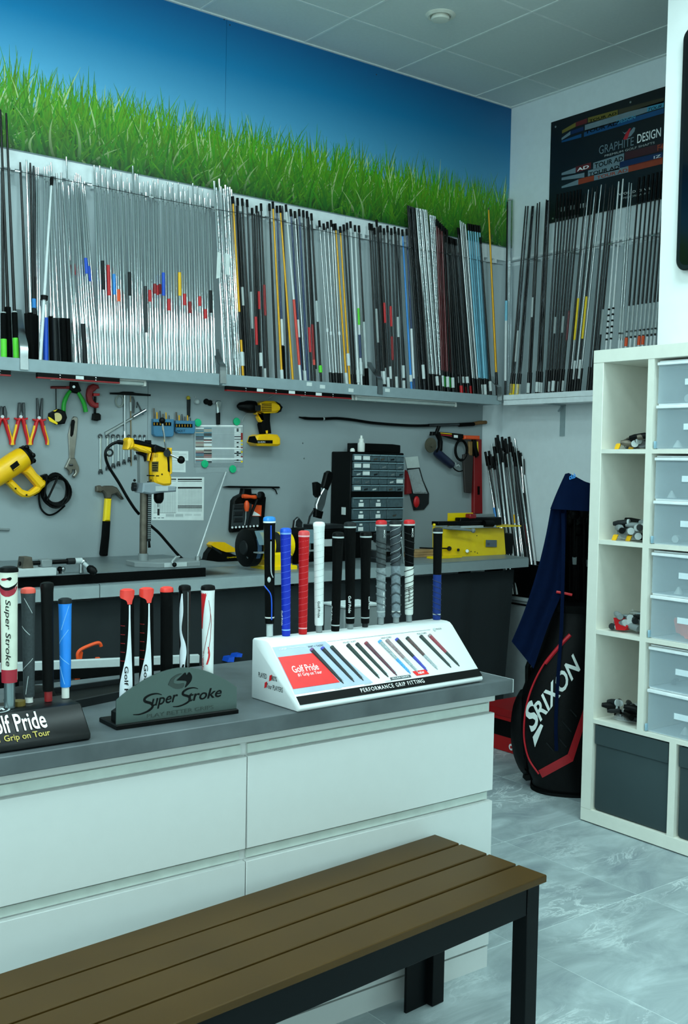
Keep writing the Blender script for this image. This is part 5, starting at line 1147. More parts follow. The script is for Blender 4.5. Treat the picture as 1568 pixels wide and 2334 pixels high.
MB().box((vx-.04, 4.05, ZB+.055), (vx+.04, 4.22, ZB+.10)).build('body', m_grey, v, bevel=.008); MB().box((vx-.05, 4.09, ZB+.10), (vx+.05, 4.12, ZB+.145)).box((vx-.05, 4.035, ZB+.07), (vx+.05, 4.068, ZB+.145)).build('jaws', m_dksteel, v, bevel=.004)
MB().cyl((vx, 4.05, ZB+.075), (vx, 3.975, ZB+.075), .012, n=12).build('screw', m_steel, v); MB().cyl((vx+.02, 3.985, ZB+.125), (vx+.045, 3.985, ZB-.03), .0045, n=8).ball((vx+.045, 3.985, ZB-.032), .008, 10).ball((vx+.02, 3.985, ZB+.127), .008, 10).build('tommy_bar', m_steel, v)
t = thing('wood_blocks', 'small stack of pale wooden strips beside yellow machine', 'wood', (W(968, 1258, 4.24).x, 4.24, ZB))
for i in range(3): MB().box((W(940, 1250, 4.22).x+.01*i, 4.22, ZB+.0005+.013*i), (W(990, 1250, 4.22).x, 4.30, ZB+.0125+.013*i)).build('wood_strip', m_wood, t, bevel=.001)

# yellow shaft machine at the right end
YM = 4.16
def mp(zx, zy, off=0.): return W(*a5(zx, zy), YM-off)
ym = thing('shaft_machine', 'bright yellow bench machine with black clamp bar', 'machine', (mp(700, 1990).x, YM+.1, ZB))
q = [mp(300, 1585, -.012), mp(1135, 1592, -.012), mp(1160, 1995), mp(700, 1985), mp(300, 1950)]
for p in q[2:]: p.z = ZB+.0005
MB().prism(q, (0, .085, 0), .003).build('housing', m_lemon, ym)
zt_ = mp(700, 1590).z
MB().box((mp(120, 0).x, YM-.05, ZB+.0005), (mp(520, 0).x, YM, ZB+.012)).build('foot_flange', m_lemon, ym, bevel=.001)
MB().box((mp(495, 0).x, YM+.05, zt_), (mp(835, 0).x, YM+.056, mp(0+600, 1388).z)).build('rear_flange', m_lemon, ym, smooth=0)
MB().box((mp(1050, 0).x, YM-.02, zt_+.002), (mp(1380, 0).x, YM+.10, zt_+.009)).build('side_tray', m_lemon, ym, smooth=0)
MB().box((mp(245, 0).x, YM-.015, mp(300, 1552).z), (mp(860, 0).x, YM+.04, mp(300, 1500).z)).build('clamp_bar', m_black, ym, bevel=.003)
MB().box((mp(575, 0).x, YM+.0, zt_+.012), (mp(1150, 0).x, YM+.045, mp(800, 1445).z)).build('motor_block', m_black, ym, bevel=.004)
MB().box((mp(850, 0).x, YM+.046, zt_+.012), (mp(1135, 0).x, YM+.07, mp(900, 1405).z)).build('grey_guard', m_grey, ym, bevel=.003)
MB().box((mp(690, 0).x, YM-.01, mp(700, 1460).z), (mp(780, 0).x, YM+.03, mp(700, 1395).z)).build('saddle', m_dkred, ym, bevel=.004)
MB().box((mp(520, 0).x, YM-.018, mp(700, 1590).z), (mp(1040, 0).x, YM, mp(700, 1555).z)).build('rail', m_lgrey, ym, bevel=.002)
MB().cyl(mp(860, 1530, .02), mp(980, 1530, .02), .018, n=16).build('roller', m_black, ym)
MB().box((mp(390, 0).x, YM-.03, mp(400, 1612).z), (mp(530, 0).x, YM-.002, mp(400, 1556).z)).build('lever_block', m_grey, ym, bevel=.003)
MB().cyl(mp(300, 1588, .03), mp(690, 1622, .04), .006, n=10).build('lever', m_grey, ym); MB().ball(mp(715, 1625, .04), .013, 14).build('lever_end', m_grey, ym)
MB().ball(mp(178, 1548, .005), .009, 10).build('corner_knob', m_lemon, ym)
for zx, zy, r, mt in ((385, 1872, .013, m_black), (510, 1890, .008, m_black), (632, 1905, .011, m_steel)): MB().cyl(mp(zx, zy, 0), mp(zx, zy, .014), r, r*.8, 16).build('control_knob', mt, ym)
for zx, zy in ((685, 1912), (738, 1916), (772, 1934), (765, 1695), (750, 2020-30)): MB().cyl(mp(zx, zy, 0), mp(zx, zy, .002), .0028, n=8).build('panel_screw', m_dkgrey, ym)
pl = MB().prism([mp(888, 1752, .001), mp(1035, 1755, .001), mp(1035, 1850, .001), mp(885, 1846, .001)], (0, -.002, 0)).build('maker_plate', M('slate_plate', '#5f6a72', .4), ym, smooth=0)
a = mp(905, 1825, .0036); text('WORK TECH', a, (.020, 0, 0), (0, 0, .012), m_ink, ym)
MB().tube([mp(-20, 1862, .02), mp(120, 1868, .03), mp(270, 1868, .02), mp(370, 1870, .008)], .004, 6).build('lead', m_black, ym)
MB().cyl(mp(1285, 1520, -.05), mp(1275, 1405, -.05), .004, n=6).build('yellow_pin', m_yellow, ym)
t = MB().box((mp(1168, 0).x, YM+.012, ZB+.0005), (mp(1335, 0).x, YM+.14, mp(1200, 1668).z)).build('black_box', m_black, bevel=.003); tag(t, 'plain black box at right end of bench by yellow machine', 'box')

# power sockets on the skirt, grey cabinet and black crate in the corner, red box on the floor
t = thing('socket_plates', 'pair of white plates on the black skirt behind grips', 'plates', (W(832, 1352, 3.98).x, 3.98, W(832, 1352, 3.98).z))
for a_, b_ in ((810, 827), (841, 854)): MB().prism([W(*q, 3.985) for q in ((a_, 1335), (b_, 1334), (b_, 1350), (a_, 1351))], (0, -.008, 0), .002).build('plate', m_lgrey, t)
MB().box((W(810, 1345, 3.985).x, 3.985, W(832, 1350, 3.985).z), (W(854, 1345, 3.985).x, 4.05, W(832, 1338, 3.985).z)).build('mount', m_dkgrey, t)
cb_ = thing('grey_cabinet', 'pale grey floor cabinet standing right of the workbench', 'cabinet', (4.53, 4.15, 0))
MB().box((4.42, 3.92, 0.01), (4.655, 4.44, .655)).build('body', M('cabinet_grey', '#8b9395', .5), cb_, bevel=.006); MB().box((4.41, 3.91, .655), (4.657, 4.45, .672)).build('lid', M('cabinet_lid', '#9aa3a5', .45), cb_, bevel=.003)
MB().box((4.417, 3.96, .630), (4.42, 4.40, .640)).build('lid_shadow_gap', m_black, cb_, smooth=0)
cr = thing('black_crate', 'black crate holding the shaft ends on the grey cabinet', 'crate', (4.54, 4.18, .672))
for bx_ in (((4.45, 3.96, .6725), (4.655, 4.42, .681)), ((4.45, 3.96, .6725), (4.458, 4.42, .86)), ((4.45, 3.96, .6725), (4.655, 3.968, .86)), ((4.647, 3.968, .6725), (4.655, 4.42, .86))): MB().box(*bx_).build('panel', m_black, cr, smooth=0)
rbx = thing('red_box', 'red shoe box with black band on the floor', 'box', (3.95, 3.62, 0))
X0 = 3.826; y0_, y1_ = 3.36, 3.80
hz = WX(1155, 1618, X0).z
MB().box((X0, y0_, .001), (X0+.28, y1_, hz)).build('carton', M('box_red', '#b3060c', .5), rbx, bevel=.002)
MB().box((X0-.0015, y0_-.001, hz*.36), (X0+.281, y1_+.001, hz*.74)).build('black_band', m_black, rbx, smooth=0)
MB().box((X0-.006, y0_-.006, hz-.035), (X0+.286, y1_+.006, hz+.002)).build('lid', M('lid_red', '#9c0a10', .5), rbx, bevel=.002)
p = WX(1165, 1703, X0-.001); MB().lathe((X0-.0005, p.y, p.z), (-1, 0, 0), [(.016, 0), (.016, .001)], 20).lathe((X0-.0005, p.y-.03, p.z-.02), (-1, 0, 0), [(.006, 0), (.006, .001)], 10).build('printed_mark', m_whiteink, rbx, smooth=0)
MB().lathe((X0-.0016, p.y, p.z), (-1, 0, 0), [(.007, 0), (.007, .001)], 14).build('mark_centre', M('box_red', '#b3060c', .5), rbx, smooth=0)

# steel rail stand with orange glasses in the aisle behind the island
YA = 3.30
st = thing('rail_stand', 'low black stand with a steel rail behind the island', 'stand', (W(250, 1500, YA).x, YA, 0))
a = W(-30, 1514, YA); b = W(455, 1499, 3.10); zt_ = a.z; zb_ = zt_-.025
d = (b-a); d.z = 0; nrm = Vector((-d.y, d.x, 0)).normalized()*.02
MB().prism([a, Vector((b.x, b.y, a.z)), Vector((b.x, b.y, a.z))+nrm, a+nrm], (0, 0, -.028)).build('steel_rail', m_lgrey, st, bevel=.002)
MB().prism([a-Vector((0, 0, .029)), Vector((b.x, b.y, a.z-.029)), Vector((b.x, b.y, a.z-.029))+nrm*3, a-Vector((0, 0, .029))+nrm*3], (0, 0, -.03)).build('lower_bar', m_black, st, smooth=0)
for t_ in (.1, .45, .9):
    p = a+d*t_+nrm*1.5; MB().box((p.x-.025, p.y-.02, .001), (p.x+.025, p.y+.02, zb_-.034)).build('post', m_black, st, smooth=0)
MB().prism([(a.x, a.y-.1, .001), (b.x, b.y-.1, .001), (b.x, b.y+.25, .001), (a.x, a.y+.25, .001)], (0, 0, .03)).build('base', m_black, st, smooth=0)
g = thing('safety_glasses', 'orange-framed safety glasses resting on the steel rail', 'glasses', W(200, 1503, YA))
gp = lambda x, y, o=0.: W(*a8(x, y), YA+.02-o)
MB().tube([gp(*q) for q in smooth_line([(930, 1375), (925, 1310), (960, 1260), (1050, 1215), (1150, 1180), (1190, 1185), (1205, 1220)])], .006, 8).build('temple_arm', m_orange, g)
MB().prism([gp(*q) for q in ((918, 1375), (975, 1375), (990, 1290), (960, 1260), (925, 1300))], (0, .012, 0), .003).build('hinge_side', m_orange, g); MB().prism([gp(*q) for q in ((1140, 1375), (1150, 1352), (1190, 1350), (1200, 1375))], (0, .012, 0), .003).build('nose_piece', m_orange, g)
fl = MB().prism([W(*q, 3.22) for q in ((171, 1549), (184, 1530), (222, 1531), (210, 1546))], (0, .02, 0), .002).build('orange_flag', m_orange); tag(fl, 'flat orange plastic piece hanging below the steel rail', 'plastic piece')
for (xa_, ya_, xb_, yb_), lab in (((522, 1497, 535, 1509), 'blue tape square on the black skirt left of white display, lower'), ((541, 1490, 553, 1498), 'blue tape square on the black skirt left of white display, upper')):
    yy = yf(W(530, 1500, 3.9).x)-.002; o = MB().prism([W(*q, yy) for q in ((xa_, ya_+2), (xb_, ya_), (xb_-2, yb_), (xa_-3, yb_))], (0, .055, 0)).build('blue_tape', m_blue, smooth=0); tag(o, lab, 'tape')
# ================================================================ ISLAND: DRAWER CHEST, COUNTERTOP, DISPLAYS
CX1, CY0 = 2.130, 2.063      # right front corner of the chest
island = thing('drawer_chest', 'wide glossy white chest of six handleless drawers', 'drawer chest', (1.33, 2.3, 0))
m_front = M('drawer_white', '#d6d8d6', .3, var=.01)
CX0 = CX1-1.60; CD = .48
MB().box((CX0, CY0+.018, .06), (CX1-.004, CY0+CD, .745)).build('carcass', m_front, island, smooth=0)
MB().box((CX0, CY0+.003, 0), (CX1-.002, CY0+CD, .058)).build('plinth', m_front, island, smooth=0)
MB().box((CX0, CY0+.002, .748), (CX1+.003, CY0+CD, .774)).build('top_panel', m_front, island, bevel=.0015)
xm = 1.3245
for a, b in ((CX0, xm-.0015), (xm+.0015, CX1)):
    for z0, z1_ in ((.500, .716), (.282, .470), (.064, .252)):
        d = MB().box((a, CY0, z0), (b, CY0+.017, z1_)).build('drawer_front', m_front, island, bevel=.0012)
    for z0, z1_ in ((.716, .748), (.470, .500), (.252, .282)):
        MB().box((a+.006, CY0+.012, z0+.004), (b-.010, CY0+.0175, z1_-.006)).build('grip_recess', M('recess_white', '#c6cfc8', .4), island, smooth=0)
def conc():
    return M('grey_concrete_laminate', '#4f5659', .42, var=.30, scale=9)
ZT = .813
ctop = thing('countertop', 'grey concrete-look countertop lying on the white chest', 'countertop', (1.0, 2.33, .775))
MB().box((-.35, 2.022, .775), (2.157, 2.64, ZT)).build('slab', conc(), ctop, bevel=.002)
MB().box((2.157, 2.023, .776), (2.160, 2.639, ZT-.0005)).build('end_edging', m_lgrey, ctop, smooth=0)

# ---- generic grip
VIEW = Vector((-.61, -.79, 0)).normalized()     # side of the things that faces the shop front
def grip(label, base, top, r_top, r_bot, mat, cap, peg=None, group=None, pegh=.02, seams=None, seam_mat=None, name='golf_grip', ring=None, lower=None, n=20):
    base, top = Vector(base), Vector(top); ax = (top-base).normalized(); L = (top-base).length
    t = thing(name, label, 'golf grip', base, group)
    g0 = base+ax*pegh if peg else base
    if peg: MB().cyl(base+Vector((0, 0, .0006)), g0+ax*.004, r_bot*.72, n=14).build('mounting_peg', peg, t)
    if lower:
        s_ = lower[0]; rm = r_bot+(r_top-r_bot)*s_*.6
        MB().rod(g0, g0+(top-g0)*s_, [(r_bot*.93, 0), (r_bot, .03), (rm, 1)], n).build('lower_sleeve', lower[1], t)
        MB().rod(g0+(top-g0)*(s_-.004), top-ax*.008, [(rm, 0), (r_top, .93), (r_top*1.06, 1)], n).build('sleeve', mat, t)
    else: MB().rod(g0, top-ax*.008, [(r_bot*.93, 0), (r_bot, .02), (r_bot+(r_top-r_bot)*.55, .6), (r_top, .95), (r_top*1.06, 1)], n).build('sleeve', mat, t)
    MB().rod(top-ax*.0085, top+ax*.003, [(r_top*1.08, 0), (r_top*1.10, .35), (r_top*1.0, .8), (r_top*.6, 1)], n).build('end_cap', cap, t)
    if ring:
        MB().rod(top-ax*.0125, top-ax*.0085, [(r_top*1.085, 0), (r_top*1.085, 1)], n).build('cap_ring', ring, t)
        MB().rod(g0+ax*.014, g0+ax*.017, [(r_bot*1.02, 0), (r_bot*1.02, 1)], n).build('tip_ring', ring, t)
    if seams:
        cnt, sm = seams, seam_mat
        a = ax.orthogonal().normalized(); b = ax.cross(a); pts = []
        for i in range(cnt*14+1):
            f = i/(cnt*14); th = i*2*PI/14
            r = r_bot+(r_top-r_bot)*f*.95
            pts.append(g0+(top-g0)*(.08+.86*f)+(a*math.cos(th)+b*math.sin(th))*(r+.0000))
        MB().tube(pts, .0005, 4).build('wrap_seam', sm, t)
    return t, g0, ax, L

# ---- white wedge display
ang = math.radians(2.2)
P0 = Vector((1.433, 2.012, ZT)); ex = Vector((math.cos(ang), math.sin(ang), 0)); ey = Vector((-math.sin(ang), math.cos(ang), 0)); ez = Vector((0, 0, 1))
WL = .622
def dw(u, v, z): return P0+ex*u+ey*v+ez*z
wd = thing('grip_display', 'white wedge display of golf grips with printed sloping face', 'display', P0+ex*.31)
# profile (v, z): back bottom, front bottom, lip, slope top, top front, back top
prof = [(.196, .0008), (.010, .0008), (.001, .006), (.0, .012), (.006, .022), (.118, .140), (.128, .1475), (.140, .150), (.190, .150), (.196, .145)]
MB().prism([dw(0, v, z) for v, z in prof], ex*WL, 0).build('wedge_body', M('display_white', '#eef1f1', .3, var=.01), wd, bevel=.002, smooth=50)
S0 = Vector((0, .0062, .0223)); S1 = Vector((0, .1165, .1385)); sl = (S1-S0)
def fs(u, t, off=.0005):    # point on the sloping face: u along, t up
    v = S0+(S1-S0)*t; n_ = Vector((0, -sl.z, sl.y)).normalized()
    q = v+n_*off; return dw(u, q.y, q.z)
def fq(u0, t0, u1, t1, mat, name, off=.0004, skew=0.):
    return MB().prism([fs(u0, t0, off), fs(u1, t0, off), fs(u1-skew, t1, off), fs(u0-skew, t1, off)], (fs(0, 0, .0008)-fs(0, 0, 0))*.4).build(name, mat, wd, smooth=0)
fq(.002, .145, .10+.06, .985, M('print_silver', '#a9b7c9', .4), 'grey_print', .0003)
MB().prism([fs(.15, .145, .0005), fs(.245, .145, .0005), fs(.165, .985, .0005), fs(.15, .985, .0005)], (fs(0, 0, .0006)-fs(0, 0, 0))*.4).build('grey_print', M('print_silver', '#a9b7c9', .4), wd, smooth=0)
fq(.002, -.04, WL-.002, .105, m_black, 'black_band', .0003)
MB().prism([fs(.004, .235, .0009), fs(.146, .235, .0009), fs(.112, .80, .0009), fs(.004, .80, .0009)], (fs(0, 0, .0006)-fs(0, 0, 0))*.4).build('red_panel', M('print_red', '#e81c1c', .4), wd, smooth=0)
def ft(body, u0, t0, w_, h_, mat, bold=0., off=.0013, name='lettering', shear=0., space=1.): return text(body, fs(u0, t0, off), ex*w_, (fs(0, h_, 0)-fs(0, 0, 0)), mat, wd, name, bold, shear, space, .0001)
ft('Golf Pride', .027, .50, .078, .12, m_whiteink, .01); ft('#1 Grip on Tour', .035, .41, .073, .075, m_whiteink)
ft('PERFORMANCE GRIP FITTING', .195, .005, .215, .07, m_whiteink, .004, .0008, space=1.25)
for s_, u, w_ in (('SOFT + TACKY', .105, .048), ('VELVET SOFT', .215, .044), ('HALF-CORD', .345, .036), ('FULL-CORD', .475, .034)): ft(s_, u, .905, w_, .028, m_dkgrey, .01)
ft('GRIP', .018, .915, .022, .03, m_whiteink); ft('PRIDE', .550, .955, .022, .028, m_dkgrey)
MB().lathe(fs(.545, .965, .0008), fs(0, 0, .001)-fs(0, 0, 0), [(.005, 0), (.005, .0004)], 14).build('round_mark', m_lgrey, wd, smooth=0)
fq(.17, .972, .53, .977, m_ginkl, 'print_line', .0008); fq(.05, .935, .10, .940, m_whiteink, 'print_line', .0008)
fq(.305, .135, .375, .185, M('print_slate', '#4c5357', .5), 'slate_tag', .0009); ft('PLUS4 GRIPS', .312, .147, .056, .026, m_whiteink)
MB().prism([fs(.395, .145, .0009), fs(.440, .145, .0009), fs(.434, .235, .0009), fs(.388, .235, .0009)], (fs(0, 0, .0006)-fs(0, 0, 0))*.4).build('red_tag', M('print_red', '#e81c1c', .4), wd, smooth=0)
ft('NEW', .404, .168, .022, .042, m_whiteink, .02)
for u in (.215, .285, .12): fq(u, .128, u+.022, .133, m_ginkl, 'print_line', .0008)
m_pt = {k: M('printed_grip_'+k, c, .5, var=.35, scale=300) for k, c in (('black', '#1f2528'), ('green', '#24332f'), ('plum', '#5c3440'), ('sky', '#4b9ad6'), ('rose', '#8f7b7d'), ('royal', '#3b3fa8'), ('brown', '#54403f'), ('grey', '#9aa3a6'), ('purple', '#7a4d86'), ('crimson', '#8a3440'))}
for u0, mt, tip, cap in ((.108, 'black', 'black', 'purple'), (.142, 'black', 'black', 'royal'), (.172, 'black', 'black', 'green'), (.225, 'green', 'green', 'black'), (.255, 'green', 'green', 'black'), (.285, 'plum', 'plum', 'crimson'), (.332, 'grey', 'sky', 'sky'), (.358, 'rose', 'grey', 'rose'), (.392, 'black', 'royal', 'royal'), (.430, 'brown', 'grey', 'green'), (.480, 'green', 'green', 'black'), (.512, 'crimson', 'green', 'rose')):
    top_ = fs(u0+.004, .845, .0002); bot_ = fs(u0+.046, .215, .0002)
    nn = (fs(0, 0, .001)-fs(0, 0, 0)).normalized()
    for (a, b, r0, r1, mm) in ((0, .55, .0062, .0050, mt), (.55, .95, .0050, .0036, tip), (.95, 1.02, .0026, .0016, tip)):
        MB().lathe(top_+(bot_-top_)*a, bot_-top_, [(r0, 0), (r1, (bot_-top_).length*(b-a))], 8, ex=nn, sx=1.).build('printed_grip', m_pt[mm], wd)
    MB().lathe(top_, top_-bot_, [(.0064, 0), (.0068, .002), (.005, .006)], 8).build('printed_grip_cap', m_pt[cap], wd)
    text('tour velvet', bot_+(top_-bot_)*.04+ex*.007+nn*.001, (top_-bot_)*.36, ex*-.0028+(top_-bot_)*.0, m_ginkl, wd, 'fine_print')
# side print
sd = lambda v, z: dw(-.0004, v, z)
text('PLAYED', sd(.166, .058), ey*-.034, ez*.012, m_dkgrey, wd); text('80%', sd(.112, .058), ey*-.022, ez*.012, m_dkgrey, wd); text('Tour PLAYERS', sd(.132, .036), ey*-.066, ez*.012, m_dkgrey, wd)
for v, z in ((.122, .054), (.141, .034)): MB().prism([sd(v, z), sd(v-.009, z+.004), sd(v-.011, z+.018), sd(v-.002, z+.014)], ex*-.0006).build('red_mark', m_red, wd, smooth=0)

ZW = ZT+.1505
GL = 'tall golf grips on the white display'
rows_ = [
 ('black golf grip with blue cap and blue stripes', (614, 1180), (613, 1450), 13.2, 10.5, m_rubber, m_bluesh, m_lgrey, .032),
 ('blue spiral-wrapped golf grip', (651, 1206), (652, 1449), 12.2, 9.8, M('grip_blue', '#0c2cb0', .55, spec=.3), M('cap_blue', '#1d5ad8', .35), None, 0),
 ('red spiral-wrapped golf grip', (693, 1212), (690, 1445), 12.2, 9.8, M('grip_red', '#be040e', .55, spec=.3), M('cap_red', '#e24a4a', .35), None, 0),
 ('white spiral-wrapped golf grip', (727, 1192), (727, 1441), 12.6, 10.2, M('grip_white', '#dfe5e4', .5), M('cap_white', '#eef0ef', .35), m_grey, .018),
 ('leaning plain black golf grip, first of three black ones', (771, 1215), (764, 1438), 12.4, 9.6, m_rubber, m_black, None, 0),
 ('tallest plain black golf grip, second of three', (798, 1192), (798, 1433), 13, 10, m_rubber, m_dkgrey, m_grey, .014),
 ('plain black golf grip, third of three black ones', (834, 1214), (832, 1429), 12.6, 9.6, m_rubber, m_black, m_dkgrey, .010),
 ('grey patterned golf grip with red cap', (869, 1188), (867, 1423), 12, 9.6, M('grip_slate', '#3c4345', .7, var=.3, scale=150), m_red, m_grey, .020),
 ('grey chevron golf grip with white cap ring', (901, 1188), (900, 1419), 12.6, 9.8, M('grip_slate2', '#353c42', .7, var=.3, scale=150), m_dkgrey, m_grey, .016),
 ('black and white patterned golf grip with red cap', (933, 1187), (932, 1417), 12, 9.4, m_rubber, m_red, m_grey, .020),
 ('lone black and navy golf grip at display right end', (998, 1205), (995, 1412), 10.5, 9, m_rubber, m_dkgrey, None, 0)]
GR_ = []
for i, (lab, tp, bp, rt, rb_, mt, cp, pg_, ph) in enumerate(rows_):
    b = WZ(*bp, ZW); lv = (b-P0).dot(ey)
    if lv > .185 or lv < .142: b += ey*(min(.185, max(.142, lv))-lv)
    tz = CAM.z+(ray(*tp).z)*((b-CAM).xy.length/ray(*tp).xy.length)
    hd = ray(*tp); f = (b-CAM).xy.length/hd.xy.length; tpt = CAM+hd*f
    sc_ = (b-CAM).dot(FW)/FOC
    kw = {}
    if i in (1, 2, 3): kw = dict(seams=14, seam_mat={1: M('seam_blue', '#5b78e6', .5), 2: M('seam_red', '#e0606a', .5), 3: M('seam_grey', '#9fadad', .5)}[i])
    ring = {0: m_white, 1: M('ring_pale_blue', '#7aa8e6', .4), 2: M('ring_pink', '#f2b0b0', .4), 3: None, 4: m_lgrey, 5: m_lgrey, 6: m_lgrey, 7: m_lgrey, 8: m_white, 9: m_lgrey, 10: m_lgrey}[i]
    lower = {7: (.52, M('grip_pale_grey', '#838d90', .7, var=.25, scale=120)), 8: (.54, M('grip_mid_grey', '#77838a', .7, var=.25, scale=120)), 9: (.52, M('grip_chalk', '#d6dad4', .7)), 10: (.50, M('grip_navy', '#0a2c74', .65, spec=.3))}.get(i)
    GR_.append((grip(lab, b, tpt, rt*sc_, rb_*sc_, mt, cp, pg_, GL, ph, ring=ring, lower=lower, **kw), rt*sc_, rb_*sc_, tpt))
def gtext(i, body, f0, f1, mat, width, turn=0., bold=.01):
    (t, g0, ax, L), rt, rb_, tp = GR_[i]; fm = (f0+f1)/2; r = rb_+(rt-rb_)*fm*.9+.0006
    text_on_rod(body, g0+(tp-g0)*f1, g0+(tp-g0)*f0, r, VIEW, mat, t, width, bold, turn=turn)
gtext(1, 'Golf Pride', .10, .24, m_whiteink, .006, -.9); gtext(3, 'Golf Pride', .08, .24, m_dkgrey, .006)
gtext(4, 'Golf Pride', .10, .26, m_whiteink, .005, -1.0); gtext(5, 'Golf Pride', .11, .28, m_whiteink, .007, -.1); gtext(6, 'Golf Pride', .16, .30, m_whiteink, .005, .9)
gtext(9, 'Golf Pride', .14, .30, m_dkgrey, .006); gtext(7, 'MCC PLUS', .10, .26, m_whiteink, .004, .6); gtext(7, 'MCC', .83, .91, m_whiteink, .004, .6); gtext(9, 'MCC', .83, .92, m_whiteink, .005, .6); gtext(2, 'MEDIUM', .958, .972, m_whiteink, .001)
def gbands(i, f0, f1, n, mat, slope=.010, thick=.0012, chev=False):
    (t, g0, ax, L), rt, rb_, tp = GR_[i]
    f_ = (VIEW-ax*VIEW.dot(ax)).normalized(); sd_ = ax.cross(f_)
    for k in range(n):
        f = f0+(f1-f0)*k/max(1, n-1); r = rb_+(rt-rb_)*f*.98+.0002; pts = []
        for j in range(13):
            th = -1.6+3.2*j/12; s_ = abs(th) if chev else th
            pts.append(g0+(tp-g0)*f+ax*(slope*s_*(-1 if chev else 1))+(f_*math.cos(th)+sd_*math.sin(th))*r)
        MB().tube(pts, thick, 5).build('pattern_band', mat, t)
gbands(8, .06, .46, 5, M('grip_dark_band', '#3a4448', .7), .006, .0026, True); gbands(8, .62, .92, 5, m_lgrey, .006, .0006); gbands(8, .58, .86, 4, m_dkgrey, .006, .0012)
gbands(7, .14, .46, 5, M('grip_dark_band2', '#5a6467', .7), -.004, .0022); gbands(7, .56, .78, 5, m_dkgrey, -.004, .0012)
gbands(9, .28, .48, 4, m_ink, .004, .0010); gbands(9, .08, .30, 7, m_ink, .004, .0008); gbands(9, .56, .86, 5, m_dkgrey, -.004, .0010); gbands(10, .06, .42, 7, M('grip_deep_navy', '#0b2350', .7), -.004, .0014)
(t, g0, ax, L), rt, rb_, tp = GR_[0]
def gstripe(pts, mat, r=.0012):
    f_ = (VIEW-ax*VIEW.dot(ax)).normalized(); sd_ = f_.cross(ax)*-1; out = []
    for f, th in smooth_line(pts, 4): out.append(g0+(tp-g0)*f+(f_*math.cos(th)-sd_*math.sin(th)*-1)*(rb_+(rt-rb_)*f*.92+.0002))
    MB().tube(out, r, 5).build('stripe', mat, t)
gstripe([(.93, .35), (.80, .35)], m_blue, .0018); gstripe([(.78, .35), (.55, .35), (.48, .45), (.44, .8)], m_lgrey, .0015); gstripe([(.36, -1.2), (.33, -.4), (.28, .3), (.2, .5), (.04, .5)], m_blue, .0018)
MB().ball(g0+(tp-g0)*.42+VIEW*rb_*1.05+Vector((0, 0, 0)), .006, 12, (.9, .5, 1.2)).build('oval_badge', m_lgrey, t)

# ---- silver arched plaque with grips behind it
A0 = Vector((1.012, 2.099, ZT)); A1 = Vector((1.310, 2.091, ZT)); pu = (A1-A0).normalized(); pw = (A1-A0).length; pn = Vector((pu.y, -pu.x, 0))
pq = thing('plaque_stand', 'brushed silver arched plaque on a black slotted base', 'display', (A0+A1)/2)
m_plq = M('brushed_silver_plate', '#5c6a66', .32, .85, var=.05, scale=4)
prof = [(0, .008), (pw, .008), (pw, .060)]
for k in range(1, 20):
    f = k/20; prof.append((pw*(1-f), .060+.058*math.sin(PI*f)**.9+.004*f))
prof.append((0, .064))
MB().prism([A0+pu*u+ez*z for u, z in prof], pn*-.003).build('arched_plate', m_plq, pq, smooth=0)
MB().prism([A0+pu*-.002+pn*.006+ez*.0008, A0+pu*(pw+.002)+pn*.006+ez*.0008, A0+pu*(pw+.002)-pn*.085+ez*.0008, A0+pu*-.002-pn*.085+ez*.0008], ez*.010, .002).build('base', m_black, pq)
MB().prism([A0+pu*.006-pn*.006+ez*.0108, A0+pu*(pw-.006)-pn*.006+ez*.0108, A0+pu*(pw-.006)-pn*.040+ez*.0108, A0+pu*.006-pn*.040+ez*.0108], ez*.030, .008).build('slot_block', m_black, pq)
pf = lambda u, z: A0+pu*u+ez*z+pn*.0003
def ptxt(b, u, z, w_, h_, mat, shear=0., bold=0., drop=0.): return text(b, pf(u, z), pu*w_+ez*drop, ez*h_, mat, pq, 'lettering', bold, shear)
ptxt('uper', .083, .0335, .064, .0240, m_ink, .25, .012, .004); ptxt('troke', .172, .041, .086, .0235, m_ink, .25, .012, .002)
def swoosh(u, z, s_):
    pts = [(.062, .030), (.050, .034), (.034, .033), (.022, .027), (.022, .020), (.036, .014), (.040, .006), (.030, -.002), (.010, -.007), (-.006, -.006)]
    P_ = smooth_line(pts, 5); n_ = len(P_); L_, R_ = [], []
    for i, (a, b) in enumerate(P_):
        q = P_[min(i+1, n_-1)]; p_ = P_[max(i-1, 0)]; dx, dy = q[0]-p_[0], q[1]-p_[1]; l_ = math.hypot(dx, dy) or 1
        w_ = .0008+.0022*math.sin(PI*i/(n_-1))
        L_.append(pf(u+s_*(a-dy/l_*w_), z+s_*(b+dx/l_*w_))); R_.append(pf(u+s_*(a+dy/l_*w_), z+s_*(b-dx/l_*w_)))
    MB().grid([[l+pn*.0004, r+pn*.0004] for l, r in zip(R_, L_)]).build('script_letter', m_ink, pq, smooth=0)
swoosh(.045, .034, 1.0); swoosh(.140, .040, .92)
text('PLAY BETTER GRIPS', pf(.072, .0165), pu*.165+ez*.001, ez*.0085, M('etched_grey', '#333f3a', .6), pq, 'etched_line')
cx_, cz_ = .152, .090
def leaf(pts, mat, off=.0004): MB().prism([pf(cx_+a, cz_+b)+pn*off for a, b in smooth_line(pts+[pts[0]], 4)[:-1]], pn*.0003).build('emblem_leaf', mat, pq, smooth=0)
leaf([(-.030, -.006), (-.022, .008), (-.006, .016), (.004, .016), (-.012, .008), (-.016, -.002), (-.004, -.006), (.010, -.006), (.006, -.016), (-.012, -.016)], M('etched_grey2', '#2c3834', .6))
